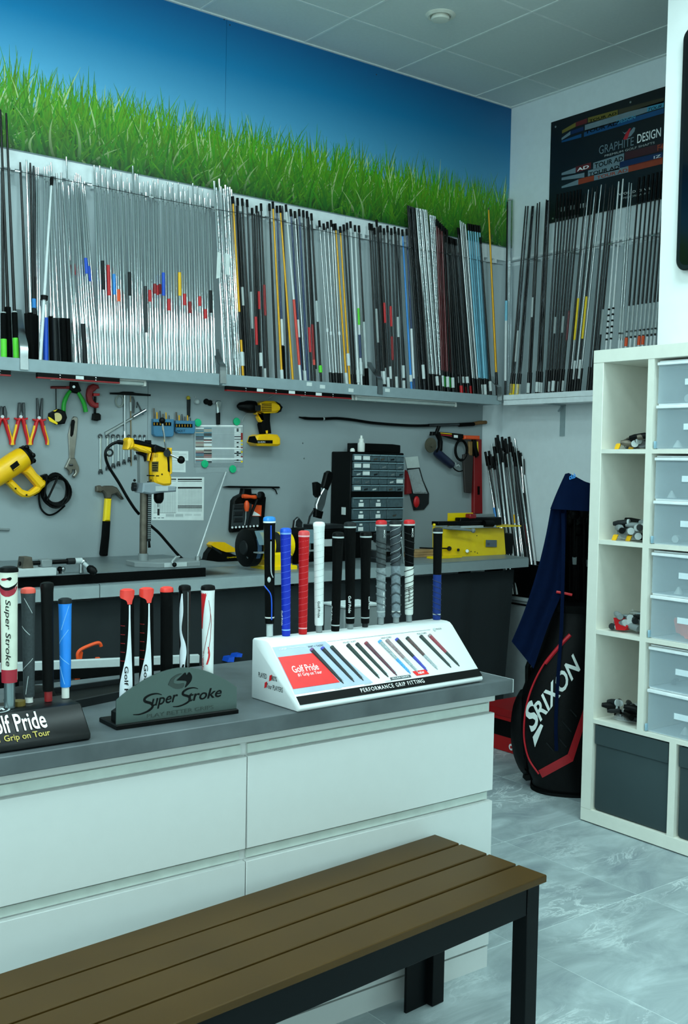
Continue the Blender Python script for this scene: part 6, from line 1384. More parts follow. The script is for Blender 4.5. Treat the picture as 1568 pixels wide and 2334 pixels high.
leaf([(-.010, .002), (.004, .012), (.012, .018), (.016, .012), (.022, .018), (.029, .008), (.026, -.004), (.012, -.016), (.016, -.004), (.008, .000)], m_ink, .0006)
base_pts = [(290, 1345, .19, 15, 17), (334, 1342, .36, 15, 17), (380, 1340, .52, 14, 14), (421, 1336, .68, 13, 11), (474, 1336, .90, 15, 12)]
labs = ['first black and white paddle putter grip with red cap, left one', 'second black and white paddle putter grip with red cap, right one', 'plain black putter grip with red cap behind silver plaque', 'black and white flame putter grip behind silver plaque', 'white and red putter grip behind silver plaque, at right']
PG = []
for i, (px, py, f, rt, rb_) in enumerate(base_pts):
    d_ = ray(px, 1560); b = None
    # foot stands in the slotted base just behind the plate
    den = d_.x*pn.x+d_.y*pn.y; tt = ((A0-CAM).dot(pn)-.024*1)/den; q = CAM+d_*tt; b = Vector((q.x, q.y, ZT+.0412))
    h_ = ray(px, py); tp = CAM+h_*((b-CAM).xy.length/h_.xy.length); sc_ = (b-CAM).dot(FW)/FOC
    mt = [m_rubber, m_rubber, m_rubber, M('gloss_black_grip', '#030404', .25, spec=.3), M('grip_gloss_white', '#e6e9e8', .3)][i]
    cp = [M('cap_bright_red', '#ee3a2e', .4)]*3+[m_black, m_black]
    G = grip(labs[i], b, tp, rt*sc_, rb_*sc_, mt, cp[i], None, 'putter grips behind the silver plaque'); PG.append((G, rt*sc_, rb_*sc_, tp))
def patch(k, outline, mat, name='print_patch', lift=.0005):
    """printed area wrapped on grip k; outline rows (f, th0, th1)"""
    (t, g0, ax, L), rt, rb_, tp = PG[k]; f_ = (VIEW-ax*VIEW.dot(ax)).normalized(); sd_ = f_.cross(ax)*-1
    rows = []
    for f, a, b in smooth_line(outline, 5):
        r = rb_+(rt-rb_)*(f if rt > rb_ else f)+lift
        rows.append([g0+(tp-g0)*f+(f_*math.cos(th)+sd_*math.sin(th))*r for th in [a+(b-a)*j/6 for j in range(7)]])
    return MB().grid(rows).build(name, mat, t, smooth=80)
m_pw = M('print_white_gloss', '#dfe4ea', .35)
for k in (0, 1):
    patch(k, [(.02, -1.35, 1.0), (.15, -1.2, 1.0), (.30, -.5, .95), (.45, .05, .85), (.60, .3, .75), (.75, .42, .68), (.88, .45, .66)], m_pw)
    patch(k, [(.885, .25, .85), (.92, .0, 1.0), (.945, -1.2, 1.3), (.975, -1.5, 1.5), (1.0, -1.57, 1.57)], M('cap_bright_red', '#ee3a2e', .4), lift=.0016)
    (t, g0, ax, L), rt, rb_, tp = PG[k]; text_on_rod('Golf Pride', g0+(tp-g0)*.36, g0+(tp-g0)*-.02, rb_*1.0+.0012, VIEW, m_ink, t, .0085, .012, turn=.12)
    text_on_rod('TOUR SNSR', g0+(tp-g0)*.80, g0+(tp-g0)*.58, rt*.93+.0012, VIEW, m_ink, t, .0022, .01, turn=.55)
    for j in range(5): patch(k, [(.40+.075*j, -.9, -.1), (.405+.075*j, -.9, -.1)], m_dkred, 'red_tick')
patch(3, [(.04, -1.0, .9), (.16, -1.1, .5), (.30, -.9, .2), (.42, -.9, .5), (.5, -.6, .3), (.62, -1.0, -.4), (.78, -1.0, -.1), (.94, -.4, -.2)], m_pw)
patch(3, [(.03, .8, .9), (.5, .75, .85), (.97, .7, .8)], m_lgrey, 'side_line'); patch(3, [(.2, -.9, -.5), (.27, -.6, -.1), (.32, -.2, .1)], m_ink, 'dark_flame', .0009)
patch(4, [(.62, -1.2, -.9), (.76, -1.25, -.6), (.9, -1.3, -.2), (.975, -1.4, .2)], m_red); patch(4, [(.30, -.2, .1), (.38, .2, .5), (.46, .1, .3)], m_red); patch(4, [(.05, .3, 1.2), (.12, .2, 1.2)], m_red); patch(4, [(.1, -1.2, -1.0), (.35, -1.25, -1.05)], m_red)
patch(4, [(.42, -.6, -.52), (.6, .1, .18), (.74, .5, .58), (.88, .2, .26)], m_dkred, 'curl_line'); patch(4, [(.40, .1, .2), (.55, .5, .58), (.7, .62, .7), (.8, .4, .46)], m_dkred, 'curl_line')
(t, g0, ax, L), rt, rb_, tp = PG[4]; text_on_rod('Super Stroke', g0+(tp-g0)*.42, g0+(tp-g0)*.06, rb_+.001, VIEW, m_dkred, t, .006, .004, turn=-.75)

# ---- black base with four putter grips at the left
gb = thing('grip_stand', 'black plastic grip stand with white and gold lettering', 'display', (.8, 2.12, ZT))
B1 = Vector((.932, 2.049, ZT)); 
u_ = Vector((1, .012, 0)).normalized(); v_ = Vector((-.012, 1, 0)).normalized()
def gbp(u, v, z): return B1+u_*u+v_*v+ez*z
prof = [(.0, .001), (.0, .014), (.048, .066), (.052, .068), (.145, .068), (.15, .064), (.152, .001)]
MB().prism([gbp(-.40, v, z) for v, z in prof], u_*.40).build('stand_body', M('satin_black_plastic', '#050708', .38, spec=.3), gb, bevel=.003)
F0 = Vector((0, .0, .014)); F1 = Vector((0, .048, .066))
def gf(u, t_, off=.0008):
    q = F0+(F1-F0)*t_; n_ = Vector((0, -.052, .048)).normalized()*off; return gbp(u, q.y+n_.y, q.z+n_.z)
fu = gf(0, 1, 0)-gf(0, 0, 0)
text('Golf Pride', gf(-.216, .38), u_*.130, fu*.58, m_whiteink, gb, bold=.014); text('#1 Grip on Tour', gf(-.204, .07), u_*.119, fu*.25, M('gold_lettering', '#b9a44a', .5), gb, bold=.012)
MB().lathe(gbp(-.172, .082, .0686), ez, [(.030, 0), (.030, .0006)], 36).build('round_emblem', m_lgrey, gb, smooth=0); MB().lathe(gbp(-.172, .082, .0692), ez, [(.026, 0), (.026, .0003)], 36).build('emblem_field', m_dkgrey, gb, smooth=0)
for k in range(6): MB().prism([gbp(-.190+.006*k, .070+.004*math.sin(k*2), .0696), gbp(-.186+.006*k, .070+.004*math.sin(k*2), .0696), gbp(-.183+.006*k, .092-.003*k % .01, .0696), gbp(-.188+.006*k, .092, .0696)], ez*.0003).build('emblem_figure', m_whiteink, gb, smooth=0)
MB().cyl(gbp(-.115, .10, .068), gbp(-.115, .10, .078), .014, n=14).build('gold_plug', M('dull_gold', '#6d5a1e', .5), gb)
zt4 = ZT+.0685
L4 = [('cream, red and black oversize putter grip with script lettering', (20, 1294), (22, 1632), 19.5, 17.5, M('grip_cream', '#dfe2d2', .4), m_black, M('steel_peg', '#7f8d90', .25, .9), 60),
      ('dark grey textured putter grip with coral cap', (64, 1342), (66, 1628), 15.5, 12.5, M('grip_charcoal', '#353d40', .8, var=.2, scale=200, bump=.3), M('cap_coral', '#ee5a4a', .4), m_white, 14),
      ('plain black putter grip with dark red foot', (107, 1330), (110, 1634), 14, 12.5, M('grip_deep_black', '#030404', .7, spec=.15), m_black, m_dkred, 24),
      ('bright sky blue putter grip with white streaks', (148, 1366), (149, 1630), 14.5, 12, M('grip_skyblue', '#1a86ea', .4), m_dkgrey, m_white, 26)]
LG = []
for i, (lab, tp_, bp_, rt, rb_, mt, cp, pgm, ph) in enumerate(L4):
    d_ = ray(*bp_); k_ = ((B1-CAM).dot(v_)+(.085, .11, .10, .11)[i])/d_.dot(v_); b = CAM+d_*k_; b.z = zt4
    h_ = ray(*tp_); tp = CAM+h_*((b-CAM).xy.length/h_.xy.length); sc_ = (b-CAM).dot(FW)/FOC
    G = grip(lab, b, tp, rt*sc_, rb_*sc_, mt, cp, pgm, 'putter grips on the black stand', pegh=ph*sc_); LG.append((G, rt*sc_, rb_*sc_, tp))
PG = LG
patch(0, [(0.0, -1.5, 1.5), (.115, -1.5, 1.5)], M('crimson_band', '#a3162c', .4)); patch(0, [(.945, -1.5, 1.5), (.985, -1.5, 1.5)], M('crimson_band', '#a3162c', .4))
patch(0, [(.755, -.1, .3), (.775, -.7, .9), (.81, -1.2, 1.3), (.84, -1.5, 1.5)], M('crimson_band', '#a3162c', .4)); patch(0, [(.81, -.1, .3), (.83, -.7, .9), (.865, -1.3, 1.4), (.875, -1.5, 1.5)], m_ink, lift=.0010)
patch(0, [(.835, -.1, .3), (.855, -.7, .9), (.885, -1.3, 1.4), (.945, -1.45, 1.45)], M('grip_cream', '#dfe2d2', .4), lift=.0014)
patch(0, [(.12, -1.55, -1.05), (.75, -1.55, -1.05)], M('crimson_band', '#a3162c', .4))
patch(0, [(.895, -.5, -.2), (.905, -.6, .2), (.915, -.4, .0)], M('crimson_band', '#a3162c', .4), lift=.0018); patch(0, [(.895, .35, .45), (.912, .0, .6), (.925, .4, .5)], m_ink, lift=.0018)
(t, g0, ax, L), rt, rb_, tp = PG[0]; text_on_rod('Super Stroke', g0+(tp-g0)*.73, g0+(tp-g0)*.15, (rt+rb_)/2+.0012, VIEW, m_ink, t, .013, .004, shear=.2, turn=.1)
def streaks(k, lst, mat):
    (t, g0, ax, L), rt, rb_, tp = PG[k]; f_ = (VIEW-ax*VIEW.dot(ax)).normalized(); sd_ = f_.cross(ax)*-1
    for f0, a0, f1, a1 in lst:
        pts = []
        for j in range(9):
            f = f0+(f1-f0)*j/8; a = a0+(a1-a0)*j/8; r = rb_+(rt-rb_)*f+.0000; pts.append(g0+(tp-g0)*f+(f_*math.cos(a)+sd_*math.sin(a))*r)
        MB().tube(pts, .0008, 4).build('streak', mat, t)
streaks(1, [(.92, -.3, .78, .9), (.66, -.9, .58, .5), (.36, 1.0, .26, -.8), (.2, .2, .03, -.3)], m_lgrey)
streaks(3, [(.96, 1.0, .66, -.4), (.66, .8, .5, -1.0), (.36, -.9, .26, 1.0), (.24, -.8, .04, .1)], M('pale_blue_streak', '#7cc0f6', .4))
for k in (3,): patch(k, [(.94, -1.5, 1.5), (.945, -1.5, 1.5)], M('pale_blue_streak', '#7cc0f6', .4), 'ring_line')

# ---- black tray, round base and small box at the back of the counter
tr = thing('black_tray', 'long shallow black tray lying at the back of countertop', 'tray', (1.0, 2.4, ZT))
q = [WZ(125, 1622, ZT), WZ(285, 1592, ZT), WZ(290, 1578, ZT+.0), WZ(130, 1600, ZT)]
MB().prism([(p.x, p.y, ZT+.0006) for p in (WZ(90, 1632, ZT), WZ(300, 1588, ZT), WZ(300, 1560, ZT), WZ(90, 1590, ZT))], ez*.008, .002).build('tray_floor', m_black, tr)
p0, p1, p2, p3 = WZ(90, 1632, ZT), WZ(300, 1588, ZT), WZ(300, 1560, ZT), WZ(90, 1590, ZT)
for a, b in ((p0, p1), (p3, p2)): MB().obox((a+b)/2+ez*.010, (b-a)/2, (0, .004, 0), (0, 0, .009)).build('tray_rim', m_dkgrey, tr)
t = MB().lathe((WZ(70, 1600, ZT).x, WZ(70, 1600, ZT).y, ZT+.0006), ez, [(.06, 0), (.062, .008), (.05, .03), (.03, .034)], 28).build('display_stand', m_black); tag(t, 'round black base behind the grey and cream putter grips', 'base')
bxp = WZ(820, 1440, ZT)
g_ = thing('grey_box', 'small grey box with white rim behind the white display', 'box', (bxp.x, 2.50, ZT))
xa_, xb_ = W(785, 1400, 2.46).x, W(862, 1400, 2.46).x; zq = W(820, 1384, 2.46).z
MB().box((xa_, 2.46, ZT+.0006), (xb_, 2.56, zq)).build('box_body', m_grey, g_, bevel=.003); MB().box((xa_-.004, 2.456, zq), (xb_+.004, 2.564, zq+.008)).build('box_rim', m_lgrey, g_, bevel=.002)
#t = MB().box((W(1112, 1520, 2.3).x, 2.3, ZT+.0006), (W(1143, 1520, 2.3).x-.05, 2.34, ZT+.03)).build('small_carton', m_grey, bevel=.001); tag(t, 'tiny grey carton at right end behind the white display', 'box')

# ================================================================ SLATTED BENCH
sb = thing('slatted_bench', 'brown slatted bench on a black frame before the chest', 'bench', (1.3, 1.85, 0))
HB = .425
c_fr = WZ(1247, 1994, HB); c_rr = WZ(1005, 1897, HB); c_fl = WZ(431, 2334, HB); c_rl = WZ(0, 2206, HB)
bu = ((c_rr-c_rl).normalized()+(c_fr-c_fl).normalized()).normalized(); bv = Vector((-bu.y, bu.x, 0))
dep = (c_rr-c_fr).dot(bv); O = c_fr
def bb(u, v, z): return Vector((O.x, O.y, 0))+bu*u+bv*v+ez*z
m_slat = M('brown_slat', '#46300c', .45, var=.10, scale=5, spec=.22)
gap = .007; sw = (dep-3*gap)/4; LB_ = 1.60
for i in range(4):
    v0 = i*(sw+gap); mb = MB(); mb.obox(bb(-LB_/2, v0+sw/2, HB-.009), bu*(LB_/2), bv*(sw/2), ez*.009); mb.build('slat', m_slat, sb, bevel=.002)
m_frame = M('black_powder_steel', '#04080a', .5, spec=.14)
for v in (.016, dep-.030): MB().obox(bb(-LB_/2-.0, v+.007, HB-.018-.035), bu*(LB_/2-.06), bv*.010, ez*.0345).build('side_rail', m_frame, sb, bevel=.001)
for u in (-.012-.022, -LB_+.034):
    for v in (.012, dep-.012-.044):
        MB().obox(bb(u, v+.022, (HB-.018)/2), bu*.022, bv*.022, ez*((HB-.018)/2-.0005)).build('leg', m_frame, sb, bevel=.0015)
    MB().obox(bb(u, dep/2, HB-.055), bu*.008, bv*(dep/2-.06), ez*.03).build('end_rail', m_frame, sb, bevel=.001)
# angle-plate rear legs seen under the bench
MB().obox(bb(-.085, dep-.030, .19), bu*.045, bv*.004, ez*.19).build('rear_plate', m_frame, sb, smooth=0)
# ================================================================ CUBE SHELVING
KX0, KX1, KY1 = 3.329, 3.719, 2.742
KH = 1.856
sh = thing('cube_shelf', 'tall off-white open cube shelving unit against white partition', 'shelving', (3.52, 1.9, 0))
KY0 = .98
MB().box((KX0, KY0, KH-.050), (KX1, KY1, KH)).build('top_board', m_cream, sh, bevel=.0015)
MB().box((KX0, KY0, .004), (KX1, KY1, .054)).build('bottom_board', m_cream, sh, bevel=.0015)
MB().box((KX0+.0005, KY1-.050, .054), (KX1, KY1, KH-.050)).build('side_board', m_cream, sh, bevel=.001)
MB().box((KX0+.0005, KY0, .054), (KX1, KY0+.050, KH-.050)).build('side_board', m_cream, sh, bevel=.001)
ZR = [.400, .752, 1.104, 1.456]     # undersides of the inner shelves
for z in ZR: MB().box((KX0+.001, KY0+.05, z), (KX1, KY1-.0505, z+.016)).build('inner_shelf', m_cream, sh, smooth=0)
ya, yb_ = 2.486, 2.458
zs = [z+.016 for z in ZR]; ze = ZR[1:]+[KH-.050]
for z0, z1_ in zip(zs, ze): MB().box((KX0+.001, yb_, z0), (KX1, ya, z1_)).build('divider', m_cream, sh, smooth=0)
MB().box((KX0+.001, 2.310, .054), (KX1, 2.340, ZR[0])).build('divider', m_cream, sh, smooth=0)
for y in (2.094, 1.70, 1.33): MB().box((KX0+.002, y, ZR[0]+.016), (KX1, y+.016, KH-.05)).build('divider', m_cream, sh, smooth=0)
for y in (1.94, 1.57, 1.26): MB().box((KX0+.002, y, .054), (KX1, y+.016, ZR[0])).build('divider', m_cream, sh, smooth=0)
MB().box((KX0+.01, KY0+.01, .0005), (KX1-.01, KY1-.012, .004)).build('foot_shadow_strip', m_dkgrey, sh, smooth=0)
# storage bins in the bottom row
m_bin = M('slate_bin_fabric', '#334346', .9, var=.04, scale=8)
for k, (y1_, y0_, lab) in enumerate([(2.688, 2.345, 'dark slate fabric bin in lower left shelf cell'), (2.304, 1.97, 'dark slate fabric bin in bottom cell at right edge')]):
    b = thing('storage_bin', lab, 'bin', (3.52, (y0_+y1_)/2, .054), 'slate bins in the bottom shelf row')
    MB().box((KX0+.012, y0_, .0545), (KX0+.36, y1_, .395)).build('bin_body', m_bin, b, bevel=.012, seg=2)
    MB().box((KX0+.006, y0_+.002, .318), (KX0+.012, y1_-.002, .394)).build('fold_flap', m_bin, b, bevel=.002)
# translucent drawer units
m_dr = M('frosted_drawer_plastic', '#d2e6f0', .34, spec=.5, var=.02, alpha=.24)
m_lip = M('drawer_lip_white', '#f2f7fa', .3)
rd = random.Random(9)
names = ['topmost', 'second', 'third', 'lowest']
for r_ in range(4):
    z0 = zs[3-r_]; z1_ = ze[3-r_]; hmid = (z0+z1_)/2-.002
    yl, yr = yb_-.012, 2.115
    u = thing('drawer_unit', f'frosted two-drawer plastic unit, {names[r_]} of the column at right edge', 'drawer unit', (3.5, (yl+yr)/2, z0), 'frosted drawer units in the shelf')
    for k, (a, b) in enumerate(((z0+.004, hmid-.004), (hmid+.004, z1_-.014))):
        fx = KX0+.012
        mb = MB()
        mb.box((fx, yr, a), (fx+.0025, yl, b-.012)).box((fx+.0025, yl-.0025, a), (fx+.34, yl, b-.012)).box((fx+.0025, yr, a), (fx+.34, yr+.0025, b-.012)).box((fx+.0025, yr+.0025, a), (fx+.34, yl-.0025, a+.0025)).box((fx+.3375, yr+.0025, a+.0025), (fx+.34, yl-.0025, b-.012))
        d = mb.build('drawer', m_dr, u, smooth=0)
        MB().box((fx-.008, yr-.002, b-.012), (fx+.010, yl+.002, b)).build('drawer_lip', m_lip, d, bevel=.002)
        MB().box((fx-.0015, yr+.05, (a+b)/2-.012), (fx, yl-.115, (a+b)/2+.010)).build('label_holder', M('ribbed_label', '#e2eef4', .5), d, smooth=0)
        for i in range(7 if k == 0 else 5):
            y = rd.uniform(yr+.03, yl-.035); x = rd.uniform(fx+.03, fx+.2)
            rr_ = rd.uniform(.010, .016)
            if (r_, k) == (2, 0): MB().obox((x, y, a+.035), (.004, 0, .006), (0, .022, .004), (0, .006, .024)).build('orange_part', m_orange, d, bevel=.002)
            elif (r_, k) in ((1, 0), (0, 1)): MB().rod((x, y, a+.004+rr_), (x+.03, y+.01, a+.004+rr_), [(rr_, 0), (rr_, 1)], 12).build('pale_ring', m_lgrey, d)
            elif (r_, k) == (3, 1): MB().rod((x, y, a+.004+rr_), (x+.05, y+.02, a+.004+rr_), [(rr_, 0), (rr_*.7, 1)], 12).build('dark_part', m_dkgrey, d)
            elif i < 3: MB().rod((x, y, a+.003), (x, y, a+.03), [(.018, 0), (.004, 1)], 12).build('pale_part', m_lgrey, d)
    MB().box((KX0+.022, yr-.001, z0), (KX0+.35, yl+.003, z0+.0035)).box((KX0+.022, yr-.001, z1_-.013), (KX0+.35, yl+.003, z1_-.008)).box((KX0+.022, yr-.001, hmid-.0035), (KX0+.35, yl+.003, hmid+.0035)).box((KX0+.30, yl+.0005, z0), (KX0+.35, yl+.003, z1_-.008)).build('unit_frame', m_lip, u, smooth=0)
    MB().box((KX0+.004, yl+.001, z0+.002), (KX0+.020, yl+.008, z0+.030)).build('clip', M('clip_blue_grey', '#8fb3c4', .3), u, bevel=.002)
# small bagged parts in the open column
m_bag = M('thin_clear_bag', '#dfe6e8', .12, alpha=.28, bump=.6, bscale=60)
specs = [(zs[3], [m_black, m_black, m_iron], 'small bags of black ferrules and yellow tags, topmost cell', m_yellow, .066), (zs[2], [m_dkgrey, m_grey, m_black], 'pile of grey parts in clear bags, second open cell', m_yellow, .092), (zs[1], [m_dkgrey, m_grey, m_steel], 'clear bag of grey parts with red cap, third open cell', m_red, .085), (zs[0], [m_black, m_black, m_dkgrey], 'loose clear bags of black parts, lowest open cell', m_dkred, .088)]
for k, (z, ms, lab, acc, hh) in enumerate(specs):
    t = thing('bagged_parts', lab, 'bagged parts', (KX0+.12, 2.585, z), 'bagged parts in the open cells')
    r2 = random.Random(20+k)
    n = 18
    for i in range(n):
        y = 2.51+.15*r2.random(); x = KX0+.03+.09*r2.random(); L = r2.uniform(.045, .075); th = r2.uniform(-.9, .9); lay = .014+(hh-.028)*(i/n)
        dv = Vector((math.sin(th), math.cos(th), .15*r2.uniform(-1, 1)))*L/2; c = Vector((x, y, z+lay))
        c.z = max(c.z, z+.014+abs(dv.z)); c.y = min(max(c.y, 2.488+.02+abs(dv.y)), 2.676-abs(dv.y)-.014)
        MB().rod(c-dv, c+dv, [(.0115, 0), (.0130, .1), (.0120, .7), (.008, 1)], 12).build('small_part', ms[i % 3], t)
        if i % 2: MB().rod(c-dv*1.05, c-dv*.8, [(.0136, 0), (.0136, 1)], 12).build('part_ring', m_lgrey, t)
    for i in range(3):
        y = 2.535+.10*r2.random(); x = KX0+.03+.10*r2.random(); rows = []
        for a in range(7):
            row = []
            for b in range(7):
                row.append((x+.10*a/6, min(2.685, max(2.49, y-.05+.11*b/6)), z+.004+(hh*.85)*math.sin(PI*a/6)*math.sin(PI*b/6)*(.6+.4*r2.random())+.006*r2.random()))
            rows.append(row)
        MB().grid(rows).build('clear_bag', m_bag, t)
    if k == 2: MB().prism([WX(*q, KX0+.03) for q in ((1398, 1408), (1412, 1409), (1430, 1428), (1424, 1437), (1404, 1436))], (.03, 0, 0), .006).build('red_cap', m_red, t)
    elif k < 2:
        for i in range(2): MB().obox((KX0+.035+.02*i, 2.640-.05*i, z+.012), (.004, 0, .002), (0, .011, 0), (0, -.004, .010)).build('tag_card', acc, t, bevel=.001)

# ================================================================ WALL SCREEN
t = thing('wall_screen', 'black rounded wall screen on the bright partition, cut by frame', 'screen', (3.71, 2.2, 2.19))
sy0 = WX(1549, 300, 3.70).y; zt_, zb_ = 3.155, 2.195
def rrect(y0, y1, z0, z1, r, x):
    pts = []
    for cy, cz, a0 in ((y1-r, z1-r, 0), (y0+r, z1-r, 90), (y0+r, z0+r, 180), (y1-r, z0+r, 270)):
        for k in range(7): a = math.radians(a0+15*k); pts.append((x, cy+r*math.cos(a), cz+r*math.sin(a)))
    return pts
MB().prism(rrect(1.1, sy0, zb_, zt_, .045, 3.734), (-.034, 0, 0), .004).build('casing', M('gloss_black', '#0b0d10', .2), t)
MB().prism(rrect(1.12, sy0-.02, zb_+.02, zt_-.02, .03, 3.700), (-.0012, 0, 0)).build('screen_glass', M('dark_glass', '#05070a', .08), t, smooth=0)

# ================================================================ POSTER
po = thing('poster', 'dark wall poster with printed shafts and white lettering', 'poster', (XR, 3.75, 2.783))
PY0, PY1, PZ0, PZ1 = 3.15, 4.183, 2.784, 3.350
XP = XR-.010
MB().box((XP, PY0, PZ0), (XR-.0005, PY1, PZ1)).build('board', M('poster_black', '#070d0f', .4, var=.25, scale=2.5), po, bevel=.001)
def pp(s, z, off=.0006): return Vector((XP-off, PY1-s, z))
def pxp(px, py, off=.0006): return WX(px, py, XP-off)
m_psil = M('print_silver2', '#71838c', .4); m_pblue = M('print_blue', '#0d4676', .4); m_pyel = M('print_ochre', '#6e6220', .4); m_pred = M('print_darkred', '#5e1614', .4); m_por = M('print_orange', '#933818', .4); m_pdb = M('print_darkblue', '#0a2450', .4); m_pcy = M('print_cyan', '#4590ae', .4)
def strip(pa, pb, wa, wb_, mat, name='printed_shaft', off=.0008):
    a, b = pxp(*pa, off), pxp(*pb, off); MB().prism([a+ez*wa/2, b+ez*wb_/2, b-ez*wb_/2, a-ez*wa/2], (-.0003, 0, 0)).build(name, mat, po, smooth=0)
for segs in ([((1281, 301), (1312, 284), .018, .024, m_pyel), ((1312, 284), (1338, 275), .024, .026, m_pred), ((1340, 274), (1408, 256), .026, .028, m_pyel), ((1410, 255), (1513, 228), .026, .026, M('print_umber', '#3a3420', .5))],
             [((1280, 317), (1300, 303), .012, .02, m_psil), ((1300, 303), (1330, 293), .020, .022, m_pdb), ((1333, 291), (1448, 257), .028, .032, m_psil), ((1448, 257), (1475, 248), .032, .032, m_psil), ((1475, 248), (1513, 237), .032, .032, m_pcy)],
             [((1280, 323), (1325, 309), .010, .020, m_pblue), ((1331, 307), (1513, 252), .024, .026, m_pblue)],
             [((1280, 397), (1312, 388), .012, .030, m_psil), ((1312, 387), (1347, 377), .032, .034, m_pred), ((1352, 379), (1422, 358), .036, .042, m_psil), ((1424, 356), (1510, 335), .040, .040, M('print_wine', '#3a1016', .5))],
             [((1280, 408), (1332, 399), .014, .026, m_psil), ((1340, 396), (1412, 378), .034, .036, m_psil), ((1413, 376), (1510, 354), .034, .034, m_pdb)],
             [((1280, 427), (1318, 415), .010, .028, m_psil), ((1318, 415), (1354, 405), .030, .032, m_por), ((1354, 405), (1432, 385), .032, .034, m_psil), ((1432, 385), (1510, 366), .034, .034, m_por)]):
    for s_ in segs: strip(*s_)
def ptx(body, pa, pb, h_, mat, bold=0., shear=0., off=.0014):
    a, b = pxp(*pa, off), pxp(*pb, off); return text(body, a, b-a, ez*h_, mat, po, 'lettering', bold, shear, 1., .0001)
ptx('TOUR AD', (1334, 306), (1408, 284), .020, m_ink, .02); ptx('DESIGN', (1405, 283), (1448, 270), .020, m_pcy, .02); ptx('TOUR', (1477, 254), (1508, 245), .016, m_ink, .01, .3)
ptx('TOUR AD', (1343, 279), (1405, 261), .014, m_ink, .02)
ptx('GRAPHITE', (1365, 352), (1444, 331), .044, m_psil, -.004); ptx('DESIGN', (1452, 327), (1506, 311), .046, m_whiteink, .008)
ptx('PREMIUM GOLF SHAFTS', (1378, 358), (1492, 327), .011, m_lgrey)
ptx('TOUR AD', (1355, 384), (1420, 366), .026, m_ink, .02); ptx('TOUR AD', (1342, 402), (1411, 384), .020, m_ink, .02); ptx('TOUR AD', (1360, 409), (1430, 391), .018, m_por, .02)
ptx('AD', (1315, 391), (1342, 383), .018, m_whiteink, .02); ptx('F4', (1498, 344), (1512, 340), .030, m_por, .02); ptx('IZ', (1490, 362), (1506, 358), .014, m_whiteink)
ptx('WORLD CLASS', (1410, 446), (1482, 432), .012, m_whiteink); ptx('PERFORMANCE', (1420, 454), (1480, 441), .010, m_lgrey)
def plf(pts, mat): MB().prism([pxp(*q, .0012) for q in pts], (-.0004, 0, 0)).build('emblem', mat, po, smooth=0)
plf([(1420, 318), (1426, 305), (1434, 293), (1438, 292), (1432, 312), (1428, 318)], M('emblem_red', '#b5202a', .4)); plf([(1430, 314), (1436, 300), (1444, 290), (1448, 291), (1446, 300), (1438, 310)], m_psil); plf([(1418, 300), (1424, 303), (1430, 299), (1424, 306)], m_psil)
for k in range(6): plf([(1273+11*k, 484-2*k), (1280+11*k, 482-2*k), (1280+11*k, 472-2*k), (1273+11*k, 474-2*k)], m_lgrey)
for q in ((1266, 289), (1437, 233), (1260, 498)): MB().lathe(pxp(q[0], q[1], .0002), (-1, 0, 0), [(.006, 0), (.004, .003)], 10).build('fixing_screw', m_steel, po)

# ================================================================ GOLF BAG WITH TOWEL
PB = Vector((3.64, 3.01, 0)); DV = Vector((PB.x, PB.y, 0)).normalized(); RV = Vector((DV.y, -DV.x, 0))
def bg(px, py, off=0.):      # point on the upright plane through the bag, `off` metres nearer
    d = ray(px, py); t_ = (PB.dot(DV)-off)/d.dot(DV); return CAM+d*t_
SCB = PB.dot(DV)/(FW.dot(DV)*FOC)
bag = thing('golf_bag', 'large black golf bag with red piping and white lettering', 'golf bag', (PB.x, PB.y, 0))
m_vinyl = M('black_vinyl', '#030405', .45, var=.15, bump=.1, bscale=200, spec=.18)
m_pipe = M('red_piping', '#c01424', .45)
prof = [(1812, 1212, 1362, .10), (1790, 1211, 1364, .13), (1768, 1214, 1360, .13), (1740, 1198, 1352, .135), (1690, 1186, 1350, .14), (1640, 1182, 1350, .145), (1580, 1186, 1352, .145), (1520, 1208, 1356, .14), (1470, 1232, 1362, .135), (1420, 1248, 1366, .13), (1380, 1254, 1368, .13), (1362, 1252, 1372, .135)]
rings = []
zfl = lambda py: bg(1290, py).z
for i, (py, xl_, xr_, dep) in enumerate(prof):
    a, b = bg(xl_, py), bg(xr_, py); c = (a+b)/2; c.z = max(.001, zfl(py)-.02 if i else .001); hw = (b-a).length/2
    rings.append((c, hw, dep))
rings[0][0].z = .001
def bagpt(i, th, lift=0.):       # i may be fractional
    k = min(len(rings)-2, max(0, int(i))); f = i-k
    c = rings[k][0].lerp(rings[k+1][0], f); hw = rings[k][1]*(1-f)+rings[k+1][1]*f; dp_ = rings[k][2]*(1-f)+rings[k+1][2]*f
    s_, q = math.cos(th), math.sin(th); e = .8
    s2 = math.copysign(abs(s_)**e, s_); q2 = math.copysign(abs(q)**e, q)
    return c+RV*(hw+lift)*s2-DV*(dp_+lift)*q2
n = 36; vs = []; fs_ = []
NR = (len(rings)-1)*3+1
for j in range(NR):
    for k in range(n): vs.append(bagpt(j/3, 2*PI*k/n))
for j in range(NR-1):
    for k in range(n): fs_.append((j*n+k, j*n+(k+1) % n, (j+1)*n+(k+1) % n, (j+1)*n+k))
fs_.append(tuple(reversed(range(n)))); fs_.append(tuple(range((NR-1)*n, NR*n)))
MB().add(vs, fs_).build('bag_body', m_vinyl, bag, smooth=60)
